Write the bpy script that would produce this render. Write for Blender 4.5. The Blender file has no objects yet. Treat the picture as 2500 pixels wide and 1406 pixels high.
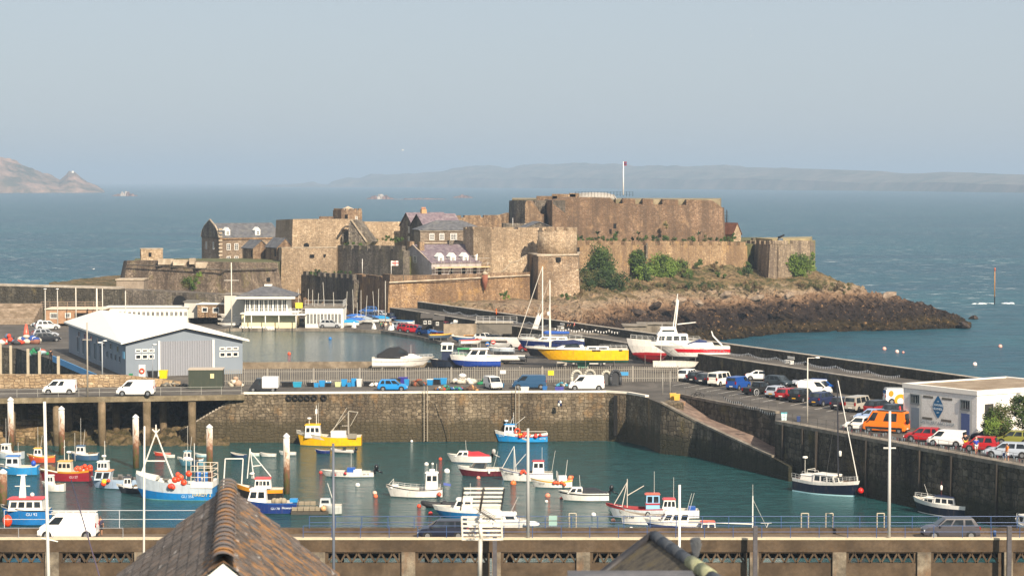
import bpy, bmesh, math, random
from math import sin, cos, pi, radians, atan, atan2, sqrt, hypot
from mathutils import Vector, Matrix, noise
R = random.Random(7)
SC = bpy.context.scene
COL = SC.collection
F = 5600.0; CX = 1250.0; CY = 703.0; YH = 440.0; H = 34.0
PIT = atan((CY - YH) / F)
cp, sp = cos(PIT), sin(PIT)
V = Vector

def ray(px, py):
    u = (px - CX) / F; v = (py - CY) / F
    return V((u, cp - v * sp, -sp - v * cp))
def at(px, py, D):
    d = ray(px, py); return V((0, 0, H)) + d * (D / d.y)
def G(px, py, z=0.0):
    d = ray(px, py); return V((0, 0, H)) + d * ((z - H) / d.z)
def ZZ(py, D): return at(CX, py, D).z
def XX(px, D, py=700): return at(px, py, D).x
Q = 6.3   # quay level

# ---------------------------------------------------------------- materials
def lin(c):
    if isinstance(c, str):
        c = c.lstrip('#'); c = c if len(c) == 6 else ''.join(q * 2 for q in c); c = [int(c[i:i+2], 16) / 255 for i in (0, 2, 4)]
        c = [x / 12.92 if x <= .04045 else ((x + .055) / 1.055) ** 2.4 for x in c]
    return (c[0], c[1], c[2], 1.0)
class NT:
    def __init__(s, name):
        s.m = bpy.data.materials.new(name); s.m.use_nodes = True
        s.t = s.m.node_tree; s.b = s.t.nodes['Principled BSDF']
        s.co = s.n('ShaderNodeTexCoord').outputs['Object']
    def n(s, ty, ins=None, **kw):
        nd = s.t.nodes.new(ty)
        for k, v in kw.items(): setattr(nd, k, v)
        for k, v in (ins or {}).items(): s.set(nd.inputs[k], v)
        return nd
    def set(s, inp, v):
        if isinstance(v, bpy.types.NodeSocket): s.t.links.new(v, inp)
        else: inp.default_value = v
    def map(s, sc, rot=(0, 0, 0), loc=(0, 0, 0)):
        return s.n('ShaderNodeMapping', {'Vector': s.co, 'Scale': sc, 'Rotation': rot, 'Location': loc}).outputs[0]
    def noise(s, vec, scale=1, detail=3, rough=.5):
        return s.n('ShaderNodeTexNoise', {'Vector': vec, 'Scale': scale, 'Detail': detail, 'Roughness': rough}).outputs['Fac']
    def vor(s, vec, scale=1, feature='F1', out=0, rnd=1.0):
        n = s.n('ShaderNodeTexVoronoi', None, feature=feature)
        s.set(n.inputs['Vector'], vec); s.set(n.inputs['Scale'], scale)
        s.set(n.inputs['Randomness'], rnd)
        return n.outputs[out]
    def ramp(s, f, *st):
        r = s.n('ShaderNodeValToRGB'); e = r.color_ramp.elements
        while len(e) < len(st): e.new(.5)
        for q, (p, c) in zip(e, st):
            q.position = p; q.color = lin(c) if not isinstance(c, (int, float)) else (c, c, c, 1)
        s.set(r.inputs[0], f); return r.outputs[0]
    def mix(s, f, a, b, mode='MIX'):
        n = s.n('ShaderNodeMix', data_type='RGBA', blend_type=mode)
        s.set(n.inputs[0], f)
        for i, v in ((6, a), (7, b)):
            s.set(n.inputs[i], lin(v) if isinstance(v, (str, tuple, list)) else v)
        return n.outputs[2]
    def math(s, op, a, b=0.0):
        n = s.n('ShaderNodeMath', operation=op); s.set(n.inputs[0], a); s.set(n.inputs[1], b); return n.outputs[0]
    def sep(s, i): return s.n('ShaderNodeSeparateXYZ', {0: s.co}).outputs[i]
    def bump(s, h, strength=.5, dist=.05):
        s.set(s.b.inputs['Normal'], s.n('ShaderNodeBump', {'Height': h, 'Strength': strength, 'Distance': dist}).outputs[0])
    def out(s, **kw):
        for k, v in kw.items():
            k = {'col': 'Base Color', 'rough': 'Roughness', 'metal': 'Metallic', 'spec': 'Specular IOR Level', 'ior': 'IOR'}.get(k, k)
            s.set(s.b.inputs[k], lin(v) if isinstance(v, (str, tuple)) else v)
        return s.m

def rgbv(c, f): c = lin(c); return (c[0] * f, c[1] * f, c[2] * f)
_M = {}
def paint(col, rough=.35, dirt=.25, name='paint', metal=0.0):
    k = (str(col), rough, dirt, metal)
    if k in _M: return _M[k]
    n = NT(name + '_' + str(col).strip('#'))
    nz = n.noise(n.co, 1.7, 5, .65); st = n.noise(n.map((5, 5, .6)), 1, 3)
    f = n.math('MULTIPLY', n.ramp(nz, (.35, 0.0), (.8, 1.0)), dirt)
    c = n.mix(f, col, rgbv(col, .45))
    c = n.mix(n.math('MULTIPLY', n.ramp(st, (.55, 0.0), (.8, 1.0)), dirt * .8), c, (.16, .12, .08))
    _M[k] = n.out(col=c, rough=rough, metal=metal); return _M[k]
def carpaint(col):
    k = ('car', col)
    if k in _M: return _M[k]
    n = NT('car_paint_' + col.strip('#')); _M[k] = n.out(col=n.mix(n.math('MULTIPLY', n.noise(n.co, 3, 3), .05), col, (.2, .18, .15)), rough=.34, spec=.35)
    n.b.inputs['Coat Weight'].default_value = .15; return _M[k]
def stone(name, a, b, c, cell=1.4, sq=1.5, stain='#2b241d', streak=.6, mort='#4a4036', lichen=None, big=.12, tide=None, cellmix=.8):
    n = NT(name)
    if 'harbour' not in name and 'dark' not in name and 'pier' not in name: a, b, c = [tuple(x * (1.13 if 'citadel' in name else 1.2) for x in q) for q in (a, b, c)]
    warp = n.mix(.06, n.co, n.n('ShaderNodeTexNoise', {'Vector': n.co, 'Scale': 1.2}).outputs['Color'])
    mp = n.n('ShaderNodeMapping', {'Vector': warp, 'Scale': (1, 1, sq)}).outputs[0]
    blk = any(q in name for q in ('harbour', 'dark', 'pier', 'sunny', 'tan_'))
    if blk:
        V1 = [n.n('ShaderNodeTexVoronoi', None, feature=f, distance='CHEBYCHEV') for f in ('F1', 'F2')]
        for v in V1: n.set(v.inputs['Vector'], mp); n.set(v.inputs['Scale'], cell); n.set(v.inputs['Randomness'], .62)
    rc = V1[0].outputs[1] if blk else n.vor(mp, cell, out=1, rnd=.8)
    rv = n.n('ShaderNodeSeparateColor', {0: rc}).outputs[0]
    col = n.ramp(rv, (0, a), (.5, b), (1, c))
    col = n.mix(1 - cellmix, col, b)
    nb = n.noise(n.co, big, 5, .6)
    col = n.mix(n.ramp(nb, (.36, .0), (.64, .8)), col, rgbv(a, .6))
    edge = n.math('MULTIPLY', n.math('SUBTRACT', V1[1].outputs[0], V1[0].outputs[0]), .8) if blk else n.vor(mp, cell, 'DISTANCE_TO_EDGE', 0, .8)
    col = n.mix(n.ramp(edge, (0.0, .85), (.09, 0.0)), col, mort)
    st = n.noise(n.map((.55, .55, .05)), 1, 5, .65)
    col = n.mix(n.math('MULTIPLY', n.ramp(st, (.43, 0.0), (.62, 1.0)), streak), col, stain)
    fn = n.noise(n.co, 2.3, 6, .75)
    col = n.mix(n.ramp(fn, (.36, .55), (.56, 0.0)), col, stain)
    col = n.mix(n.math('MULTIPLY', n.ramp(n.noise(n.map((1, 1, .5)), 1.1, 6, .8), (.62, 0.0), (.72, .5)), 1.0), col, rgbv(c, 1.35))
    if lichen:
        col = n.mix(n.ramp(n.noise(n.map((.5, .5, .35)), .7, 6, .7), (.55, 0.0), (.7, .75)), col, lichen)
    if tide:
        zz = n.math('ADD', n.sep(2), n.math('MULTIPLY', n.math('SUBTRACT', n.noise(n.map((.5, .5, .15)), 1, 5, .7), .5), tide[2]))
        col = n.mix(n.ramp(n.math('DIVIDE', zz, tide[0]), (.0, .9), (.75, .75), (1.0, 0.0)), col, tide[1])
    n.bump(n.math('ADD', n.ramp(edge, (0, 0.0), (.12, 1.0)), n.math('MULTIPLY', fn, .8)), .7, .12)
    return n.out(col=col, rough=.92, spec=.2)
def plain(name, a, b, scale=.6, rough=.9, stain=None, bump=.2, st=(.5, .5, .08), lo=.4, hi=.65):
    n = NT(name); col = n.ramp(n.noise(n.co, scale, 6, .65), (lo, a), (hi, b))
    if stain: col = n.mix(n.ramp(n.noise(n.map(st), 1, 6, .65), (.5, 0.0), (.7, .8)), col, stain)
    f = n.noise(n.co, 9 * scale, 4, .7); col = n.mix(n.ramp(f, (.35, .35), (.6, 0.0)), col, rgbv(a, .5))
    n.bump(f, bump, .05); return n.out(col=col, rough=rough, spec=.25)
def leafmat(name, a, b, c):
    n = NT(name); g = n.n('ShaderNodeNewGeometry').outputs['Random Per Island']
    col = n.mix(.5, n.ramp(n.noise(n.co, .5, 4), (.35, a), (.6, b)), n.ramp(g, (0, a), (.6, b), (1, c)))
    return n.out(col=col, rough=.75, spec=.25)

GLASS = None
def glass():
    if 'glass' not in _M:
        n = NT('window_glass'); _M['glass'] = n.out(col=n.ramp(n.noise(n.co, .8, 2), (.4, (.012, .016, .02)), (.7, (.05, .065, .075))), rough=.12, spec=.3)
    return _M['glass']

# ---------------------------------------------------------------- meshes
class MB:
    def __init__(s): s.v = []; s.f = []; s.m = []; s.M = None; s.mi = 0; s.sm = []; s.smooth = False
    def add(s, vs, fs, mi=None, smooth=None):
        o = len(s.v)
        for p in vs: s.v.append(tuple(s.M @ V(p)) if s.M else tuple(p))
        mi = s.mi if mi is None else mi; smooth = s.smooth if smooth is None else smooth
        for f in fs: s.f.append([i + o for i in f]); s.m.append(mi); s.sm.append(smooth)
        return s
    def hexa(s, P, mi=None): # 8 pts bottom 4 ccw, top 4 ccw
        return s.add(P, [(3, 2, 1, 0), (4, 5, 6, 7), (0, 1, 5, 4), (1, 2, 6, 5), (2, 3, 7, 6), (3, 0, 4, 7)], mi)
    def box(s, x0, y0, z0, x1, y1, z1, mi=None):
        if x0 > x1: x0, x1 = x1, x0
        if y0 > y1: y0, y1 = y1, y0
        if z0 > z1: z0, z1 = z1, z0
        return s.hexa([(x0, y0, z0), (x1, y0, z0), (x1, y1, z0), (x0, y1, z0), (x0, y0, z1), (x1, y0, z1), (x1, y1, z1), (x0, y1, z1)], mi)
    def cbox(s, c, sx, sy, sz, rz=0, mi=None, taper=1.0):
        c = V(c); ca, sa = cos(rz), sin(rz); P = []
        for z, k in ((0, 1), (sz, taper)):
            for ax, ay in ((-.5, -.5), (.5, -.5), (.5, .5), (-.5, .5)):
                x, y = ax * sx * k, ay * sy * k
                P.append((c.x + x * ca - y * sa, c.y + x * sa + y * ca, c.z + z))
        return s.hexa(P, mi)
    def prism(s, poly, z0, z1, mi=None, mtop=None):
        n = len(poly); z1s = z1 if isinstance(z1, (list, tuple)) else [z1] * n; z0s = z0 if isinstance(z0, (list, tuple)) else [z0] * n
        s.add([(p[0], p[1], z) for p, z in zip(poly, z0s)] + [(p[0], p[1], z) for p, z in zip(poly, z1s)],
              [tuple(range(n))[::-1]] + [(i, (i + 1) % n, n + (i + 1) % n, n + i) for i in range(n)], mi)
        return s.add([(p[0], p[1], z) for p, z in zip(poly, z1s)], [tuple(range(n))], mi if mtop is None else mtop)
    def tube(s, p0, p1, r, r1=None, n=6, mi=None, cap=True):
        p0, p1 = V(p0), V(p1); d = p1 - p0
        if d.length < 1e-6: return s
        d.normalize(); a = d.orthogonal().normalized(); b = d.cross(a); r1 = r if r1 is None else r1; vs = []
        for p, q in ((p0, r), (p1, r1)):
            for i in range(n): t = 2 * pi * i / n; vs.append(p + (a * cos(t) + b * sin(t)) * q)
        fs = [(i, (i + 1) % n, n + (i + 1) % n, n + i) for i in range(n)]
        if cap: fs += [tuple(range(n))[::-1], tuple(range(n, 2 * n))]
        return s.add(vs, fs, mi, n > 5)
    def path(s, pts, r, n=5, mi=None):
        for a, b in zip(pts, pts[1:]): s.tube(a, b, r, n=n, mi=mi)
        return s
    def ball(s, c, r, n=10, m=6, mi=None, sz=1.0, sx=1.0, sy=1.0):
        c = V(c); vs = []; fs = []
        for j in range(m + 1):
            ph = pi * j / m
            for i in range(n): t = 2 * pi * i / n; vs.append((c.x + r * sx * sin(ph) * cos(t), c.y + r * sy * sin(ph) * sin(t), c.z + r * sz * cos(ph)))
        for j in range(m):
            for i in range(n): a = j * n + i; b = j * n + (i + 1) % n; fs.append((a, a + n, b + n, b))
        return s.add(vs, fs, mi, True)
    def lathe(s, c, prof, n=14, mi=None, axis='z', smooth=True):
        c = V(c); vs = []; fs = []
        for r, z in prof:
            for i in range(n):
                t = 2 * pi * i / n; q = V((r * cos(t), r * sin(t), z))
                if axis == 'y': q = V((q.x, q.z, -q.y))
                if axis == 'x': q = V((q.z, q.y, -q.x))
                vs.append(c + q)
        for j in range(len(prof) - 1):
            for i in range(n): a = j * n + i; b = j * n + (i + 1) % n; fs.append((a, b, b + n, a + n))
        fs.append(tuple(range(n))[::-1]); fs.append(tuple(range((len(prof) - 1) * n, len(prof) * n)))
        return s.add(vs, fs, mi, smooth)
    def torus(s, c, R0, r, ax='y', n=16, m=7, mi=None):
        c = V(c); vs = []; fs = []
        for i in range(n):
            t = 2 * pi * i / n
            for j in range(m):
                u = 2 * pi * j / m; a = (R0 + r * cos(u)) * cos(t); b = (R0 + r * cos(u)) * sin(t); w = r * sin(u)
                vs.append(c + V({'y': (a, w, b), 'z': (a, b, w), 'x': (w, a, b)}[ax]))
        for i in range(n):
            for j in range(m): fs.append((i * m + j, ((i + 1) % n) * m + j, ((i + 1) % n) * m + (j + 1) % m, i * m + (j + 1) % m))
        return s.add(vs, fs, mi, True)
    def loft(s, secs, mi=None, close=True, cap=True, smooth=False):
        n = len(secs[0]); vs = [p for q in secs for p in q]; fs = []
        for j in range(len(secs) - 1):
            for i in range(n if close else n - 1): a = j * n + i; b = j * n + (i + 1) % n; fs.append((a, b, b + n, a + n))
        if cap: fs += [tuple(range(n))[::-1], tuple(range((len(secs) - 1) * n, len(secs) * n))]
        return s.add(vs, fs, mi, smooth)
    def build(s, name, mats, parent=None, loc=None, fixn=False):
        me = bpy.data.meshes.new(name); me.from_pydata(s.v, [], s.f); mats = mats if isinstance(mats, (list, tuple)) else [mats]
        for m in mats: me.materials.append(m)
        me.polygons.foreach_set('material_index', s.m); me.polygons.foreach_set('use_smooth', s.sm)
        me.update()
        if fixn:
            bm = bmesh.new(); bm.from_mesh(me); bmesh.ops.recalc_face_normals(bm, faces=bm.faces); bm.to_mesh(me); bm.free()
        o = bpy.data.objects.new(name, me); COL.objects.link(o)
        if parent: o.parent = parent
        if loc is not None: o.location = loc
        return o
def tag(o, label=None, cat=None, group=None, kind=None):
    if label: o['label'] = label
    if cat: o['category'] = cat
    if group: o['group'] = group
    if kind: o['kind'] = kind
    return o
def thing(name, label, cat, loc=(0, 0, 0), rz=0, group=None):
    o = bpy.data.objects.new(name, None); COL.objects.link(o); o.location = loc; o.rotation_euler = (0, 0, rz); o.empty_display_size = .3
    return tag(o, label, cat, group)
KIDS = {}
def copy_tree(o, parent=None):
    c = o.copy(); COL.objects.link(c); c.parent = parent
    for ch in [x for x in o.children]: copy_tree(ch, c)
    return c
def text(body, size, mat, parent, loc, rot, name='lettering', ext=.004, align='CENTER'):
    cu = bpy.data.curves.new(name, 'FONT'); cu.body = body; cu.size = size; cu.extrude = ext; cu.align_x = align; cu.align_y = 'CENTER'
    cu.resolution_u = 2; cu.materials.append(mat)
    o = bpy.data.objects.new(name, cu); me = bpy.data.meshes.new_from_object(o); bpy.data.objects.remove(o)
    o = bpy.data.objects.new(name, me); COL.objects.link(o); o.parent = parent; o.location = loc; o.rotation_euler = rot
    return o
# ---------------------------------------------------------------- camera, light, air
cam = bpy.data.cameras.new('camera'); co = bpy.data.objects.new('camera', cam); COL.objects.link(co); SC.camera = co
co.location = (0, 0, H); co.rotation_euler = (pi / 2 - PIT, 0, 0)
cam.sensor_width = 36; cam.lens = F / 2500 * 36; cam.clip_end = 60000; cam.clip_start = 1
cam.dof.use_dof = True; cam.dof.focus_distance = 330; cam.dof.aperture_fstop = 2.6
SC.render.resolution_x = 1024; SC.render.resolution_y = 575
SUN_A, SUN_E = radians(26), radians(33)
ts = V((sin(SUN_A) * cos(SUN_E), -cos(SUN_A) * cos(SUN_E), sin(SUN_E)))
sl = bpy.data.lights.new('sun', 'SUN'); sl.energy = 4.7; sl.angle = radians(.6); sl.color = (1, .87, .70)
so = bpy.data.objects.new('sun', sl); COL.objects.link(so); so.rotation_euler = (-ts).to_track_quat('-Z', 'Y').to_euler()
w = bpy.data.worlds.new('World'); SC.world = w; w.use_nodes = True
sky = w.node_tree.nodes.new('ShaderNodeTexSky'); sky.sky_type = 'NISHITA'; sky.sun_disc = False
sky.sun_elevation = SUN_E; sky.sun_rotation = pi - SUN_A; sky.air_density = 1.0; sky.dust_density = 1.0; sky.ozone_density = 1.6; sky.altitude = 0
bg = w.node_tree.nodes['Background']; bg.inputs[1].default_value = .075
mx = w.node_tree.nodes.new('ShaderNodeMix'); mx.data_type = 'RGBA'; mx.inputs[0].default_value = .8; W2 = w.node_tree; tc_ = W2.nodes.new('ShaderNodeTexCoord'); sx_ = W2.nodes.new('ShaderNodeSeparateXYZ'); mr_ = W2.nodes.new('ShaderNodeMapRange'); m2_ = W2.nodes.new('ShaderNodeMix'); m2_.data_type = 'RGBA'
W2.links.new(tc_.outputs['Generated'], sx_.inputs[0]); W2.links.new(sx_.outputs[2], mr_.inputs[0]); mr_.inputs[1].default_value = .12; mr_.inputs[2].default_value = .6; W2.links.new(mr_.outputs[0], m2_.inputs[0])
m2_.inputs[6].default_value = (3.95, 4.4, 4.95, 1); m2_.inputs[7].default_value = (6.6, 6.7, 6.9, 1); W2.links.new(m2_.outputs[2], mx.inputs[7])  # brighter sky above the view, added to fill shaded walls
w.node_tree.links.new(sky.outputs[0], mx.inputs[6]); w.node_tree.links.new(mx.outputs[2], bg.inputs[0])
SC.view_settings.view_transform = 'Standard'; SC.view_settings.look = 'None'; SC.view_settings.exposure = .78; SC.view_settings.gamma = 1
cy = SC.cycles; cy.use_denoising = True; cy.max_bounces = 6; cy.volume_bounces = 0; cy.diffuse_bounces = 2; cy.glossy_bounces = 3; cy.transparent_max_bounces = 4; cy.transmission_bounces = 2
cy.caustics_reflective = False; cy.caustics_refractive = False; cy.sample_clamp_indirect = 3
hz = MB(); hz.box(-9000, -60, -2.5, 9000, 24000, 150)
hm = bpy.data.materials.new('haze_air'); hm.use_nodes = True; hm.node_tree.nodes.clear()
hv = hm.node_tree.nodes.new('ShaderNodeVolumePrincipled'); ho = hm.node_tree.nodes.new('ShaderNodeOutputMaterial')
hv.inputs['Color'].default_value = (.46, .61, .79, 1); hv.inputs['Density'].default_value = 1.45e-4; hv.inputs['Anisotropy'].default_value = .0
hm.node_tree.links.new(hv.outputs[0], ho.inputs['Volume'])
tag(hz.build('haze', hm), 'pale blue sea haze over the whole view', None, None, 'stuff')

# ---------------------------------------------------------------- sea
def watermat(name, deep, lite, sc, strength, rough, caps, dist, foam=(.585, .65)):
    n = NT(name)
    a = n.noise(n.map((sc * .45, sc, sc)), 1, 3, .55); b = n.noise(n.map((sc * 2.2, sc * 4.5, sc)), 1, 4, .6); c = n.noise(n.map((sc * .08, sc * .16, sc)), 1, 2)
    h = n.math('ADD', n.math('MULTIPLY', a, 1.0), n.math('MULTIPLY', b, .42))
    n.bump(n.math('ADD', h, n.math('MULTIPLY', c, 1.5)), strength, dist)
    col = n.mix(n.ramp(n.noise(n.map((.004, .012, .01)), 1, 5, .6), (.35, 0.0), (.65, 1.0)), deep, lite)
    col = n.mix(n.ramp(a, (.42, .0), (.62, .6)), col, rgbv(deep, .45))  # light and dark of the ripples painted into the colour
    r = rough
    if caps:
        wc = n.noise(n.map((.10, .32, .1)), 1, 6, .72); wb = n.noise(n.map((.006, .012, .01)), 1, 3)
        wm = n.math('MULTIPLY', n.ramp(wc, foam and (foam[0], 0.0), (foam[1], 1.0)), n.ramp(wb, (.3, .25), (.6, 1.0)))
        wm = n.math('MULTIPLY', wm, n.ramp(n.math('DIVIDE', n.sep(1), 2000), (.26, 0.05), (.31, 1.0)))
        col = n.mix(wm, col, (.8, .82, .82)); r = n.math('ADD', n.math('MULTIPLY', wm, .6), rough)
    return n.out(col=col, rough=r, ior=1.33, spec=.2 if caps else .42)
s = MB(); s.add([(-9000, -50, -.06), (9000, -50, -.06), (9000, 23000, -.06), (-9000, 23000, -.06)], [(0, 1, 2, 3)])
tag(s.build('sea', watermat('open_sea_water', (.007, .058, .094), (.011, .096, .122), .35, 1.0, .32, True, 1.6)), 'choppy blue sea with small white wave tops', None, None, 'structure')
hp = [G(-400, 1096), G(430, 1096), G(520, 1090), G(700, 1085), G(1540, 1079), G(1700, 1116), G(1890, 1166), G(2250, 1246), G(2620, 1330), V((70, 150, 0)), V((-70, 150, 0)), V((-110, 200, 0))]
hp = [V((-140, 250, 0)), V((-120, 325, 0)), V((-60, 325, 0)), V((-30, 306, 0))] + [p + V((0, 1.2, 0)) for p in hp[3:9]] + [V((90, 20, 0)), V((-90, 20, 0))]
s = MB(); s.add([(p.x, p.y, 0) for p in hp], [tuple(range(len(hp)))[::-1]])
tag(s.build('harbour_water', watermat('harbour_basin_water', (.012, .062, .066), (.020, .09, .092), 1.3, 1.0, .10, False, .75)), 'calm dark green water inside the harbour', None, None, 'structure')

# ---------------------------------------------------------------- far islands
def island(name, label, sil, d0, d1, depth, mat, seed=0, rough=1.0, n=260, m=26, steep=.5):
    b = MB(); x0, x1 = sil[0][0], sil[-1][0]; vs = []
    for i in range(n + 1):
        px = x0 + (x1 - x0) * i / n
        for (a, ya), (c, yc) in zip(sil, sil[1:]):
            if a <= px <= c: py = ya + (yc - ya) * (px - a) / max(1e-6, c - a); break
        D = d0 + (d1 - d0) * i / n
        ht = max(.3, ZZ(py, D + depth * .45))
        for j in range(m + 1):
            t = j / m; s1 = min(1, (t / .45)) ** steep if t < .45 else max(0, 1 - ((t - .45) / .55) ** 2)
            q = XX(px, D) ; nz = noise.fractal(V((q * .012 * rough, t * 5, seed)), 1, 2, 5)
            z = -1 + (ht + 1) * s1 * (1 + (.0 if .4 < t < .5 else .28 * nz))
            vs.append((q * (D + depth * t) / D, D + depth * t + nz * depth * .04, z))
    fs = [(i * (m + 1) + j, (i + 1) * (m + 1) + j, (i + 1) * (m + 1) + j + 1, i * (m + 1) + j + 1) for i in range(n) for j in range(m)]
    b.add(vs, fs); return tag(b.build(name, mat), label, None, None, 'structure')
farm = plain('far_cliff_land', (.09, .105, .09), (.22, .19, .16), .012, .95)
nearm = plain('left_island_land', (.075, .07, .045), (.44, .27, .19), .014, .95, stain=(.10, .09, .05), st=(.01, .01, .02))
wild = [(640, 453), (700, 451), (745, 447), (765, 443), (780, 449), (800, 452), (812, 443), (850, 433), (880, 436), (905, 429), (960, 426), (1020, 424), (1080, 419), (1140, 406), (1170, 404), (1240, 411), (1290, 404), (1400, 405), (1560, 406), (1700, 407), (1850, 409), (2000, 413), (2150, 418), (2200, 424), (2300, 424), (2420, 428), (2560, 431), (2700, 440)]
island('distant_island', 'long low cliffed island fading into haze on the horizon', wild, 11500, 5600, 1300, farm, 3, .35, 420, 24, .35)
island('hilly_island', 'brown hilly island on the left horizon', [(-160, 372), (-60, 378), (0, 388), (60, 404), (100, 420), (130, 434), (146, 443), (160, 432), (170, 421), (186, 420), (200, 433), (215, 443), (235, 451), (250, 462), (256, 469)], 6000, 6200, 420, nearm, 9, 1.2, 260, 40, .6)
rk = plain('skerry_rock', (.10, .06, .05), (.30, .18, .14), .06, .95)
def skerry(px, w_, py, h_, D, label, white=False):
    b = MB(); x = XX(px, D); n = 46
    for k in range(n):
        t = R.uniform(-1, 1); r = (w_ / 2 * D / F); hh = h_ * D / F * (1 - abs(t) ** 1.5) * R.uniform(.3, 1)
        b.cbox((x + t * r, D + R.uniform(-8, 8), -1), R.uniform(.08, .3) * r, R.uniform(3, 10), hh + 1, R.uniform(0, 3), 1 if (white and abs(t) < .22 and hh > h_ * D / F * .45) else 0, .5)
    return tag(b.build('sea_rock', [rk, paint('#b5aba0', .8)]), label, 'sea rock', 'rocks far out in the sea')
skerry(306, 60, 482, 13, 4900, 'brown skerry with white tops right of the left island', True)
skerry(930, 70, 487, 13, 4100, 'low brown skerry with a white crest above the castle bastion', True)
skerry(1020, 150, 489, 4, 4050, 'long flat brown reef beside the white crested skerry')
skerry(1130, 50, 484, 9, 4400, 'small grey rock left of the citadel on the sea')
lh = MB(); p = at(178, 420, 6200); lh.cbox((p.x, p.y, p.z - 3), 6, 6, 6, 0, 0, .8)
tag(lh.build('white_tower', paint('#e8e2d6', .8)), 'tiny white tower on the peak of the left island', 'tower')

# ---------------------------------------------------------------- castle rock
def headland():
    cols = [
        (120, [(452, -1), (458, 1), (464, 3), (472, 6), (480, 9), (540, 10), (560, -2)]),
        (285, [(448, -1), (456, 2), (463, 4), (470, 8), (478, 10.2), (560, 11), (590, -2)]),
        (640, [(452, -1), (462, 2), (474, 4), (490, 5), (500, 6), (560, 10), (600, -2)]),
        (940, [(446, 0), (452, 3), (457, 5), (463, 6), (470, 6.4), (560, 10), (600, -2)]),
        (1100, [(430, 0), (440, 3), (450, 5.4), (459, 7.2), (468, 8.3), (560, 14), (600, -2)]),
        (1290, [(412, 0), (426, 3.4), (440, 6.2), (456, 7.4), (472, 8.4), (560, 14), (600, -2)]),
        (1420, [(402, 0), (418, 3.0), (436, 5.9), (455, 7.8), (474, 8.8), (504, 12.5), (600, -2)]),
        (1520, [(424, 0), (444, 2.2), (468, 5.0), (486, 8.0), (502, 10.6), (522, 13.6), (602, -2)]),
        (1640, [(474, 0), (482, 2.8), (492, 5.4), (503, 8.4), (516, 11.0), (531, 14.6), (604, -2)]),
        (1790, [(491, 0), (497, 3.2), (504, 5.6), (514, 8.6), (526, 11.0), (540, 14.0), (608, -2)]),
        (1900, [(511, 0), (515, 3.6), (520, 6.2), (529, 9.0), (540, 10.9), (560, 11.4), (606, -2)]),
        (1990, [(514, 0), (518, 3.4), (524, 6.2), (534, 9.6), (546, 11.6), (560, 12.2), (602, -2)]),
        (2060, [(517, 0), (521, 2.8), (528, 5.6), (537, 8.0), (547, 9.3), (555, 8.5), (592, -2)]),
        (2160, [(520, 0), (523, 2.4), (529, 4.3), (536, 5.9), (545, 6.8), (552, 5.6), (580, -2)]),
        (2260, [(524, 0), (526, 1.7), (530, 3.0), (535, 4.1), (540, 4.2), (546, 3.0), (566, -2)]),
        (2330, [(527, 0), (529, 1.2), (531, 1.8), (534, 2.2), (537, 2.2), (542, 1.4), (552, -2)]),
        (2372, [(529, -.6), (530, .3), (531.5, .7), (533, .9), (535, .7), (537, .2), (541, -2)])]
    b = MB(); n, m = 430, 150; vs = []
    for i in range(n + 1):
        px = 120 + (2372 - 120) * (i / n) ** .85
        for (a, A), (c, Cc) in zip(cols, cols[1:]):
            if a <= px <= c + 1e-3: t = (px - a) / (c - a); P = [(u[0] + (q[0] - u[0]) * t, u[1] + (q[1] - u[1]) * t) for u, q in zip(A, Cc)]; break
        P = [(P[0][0] - 3, P[0][1] - 2.2)] + P
        for j in range(m + 1):
            tt = (j / m) ** 1.5 * (len(P) - 1); k = min(len(P) - 2, int(tt)); f = tt - k
            D = P[k][0] + (P[k + 1][0] - P[k][0]) * f; z = P[k][1] + (P[k + 1][1] - P[k][1]) * f
            x = XX(px, D); q = V((x, D, 0))
            st = V(((x * .8 + D * .35) * .16, (D - x * .45) * .42, z * .2))
            amp = 1.6 if z < 8 else (.8 if z < 10.5 else .45)
            amp *= min(1, max(.25, (2400 - px) / 260))
            if px < 1330 and z > 8.4: amp *= .3
            r1 = 1 - abs(noise.noise(st)) * 2.9; r2 = noise.fractal(st * 2.7, .9, 2, 4)
            vd = noise.voronoi(V((x * .13 + D * .05, D * .24, z * .2)))[0]; r3 = noise.noise(V((x * .05, D * .12, 3)))
            z2 = z + amp * (r1 * .85 - .35 + r2 * .75 + (vd[1] - vd[0]) * .9 - .35 + r3 * .9)
            if z < -1.5: z2 = z
            vs.append((x + r2 * .35 * amp, D + noise.noise(st * 3.1) * .8 * amp, z2))
    fs = [(i * (m + 1) + j, (i + 1) * (m + 1) + j, (i + 1) * (m + 1) + j + 1, i * (m + 1) + j + 1) for i in range(n) for j in range(m)]
    b.add(vs, fs, 0, False); rs = random.Random(21)
    for k in range(2600):
        i = rs.randrange(int(n * .5), n - 4); j = rs.randrange(int(m * .16), int(m * .78)); p = V(vs[i * (m + 1) + j])
        if not (-.2 < p.z < 9.2) or rs.random() < (p.z - 6) * .25: continue
        L, w_, h_ = rs.uniform(.7, 2.6), rs.uniform(.3, .9), rs.uniform(.25, .8); a = radians(-38 + rs.gauss(0, 14)); d = V((cos(a), rs.uniform(-.3, .3), sin(a) * .75)); e = V((0, 1, .25)).normalized(); u = V((-sin(a), 0, cos(a))); P8 = []
        for zz in (-.6, 1):
            for x, y in ((-1, -1), (1, -1), (1, 1), (-1, 1)): P8.append(p + d * x * L / 2 * rs.uniform(.7, 1) + e * y * w_ / 2 + u * zz * h_ * rs.uniform(.5, 1))
        b.hexa(P8)
    N = NT('headland_rock')
    z = N.math('ADD', N.sep(2), N.math('MULTIPLY', N.math('SUBTRACT', N.noise(N.map((.14, .2, .2)), 1, 6, .7), .5), 6.0))
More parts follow.
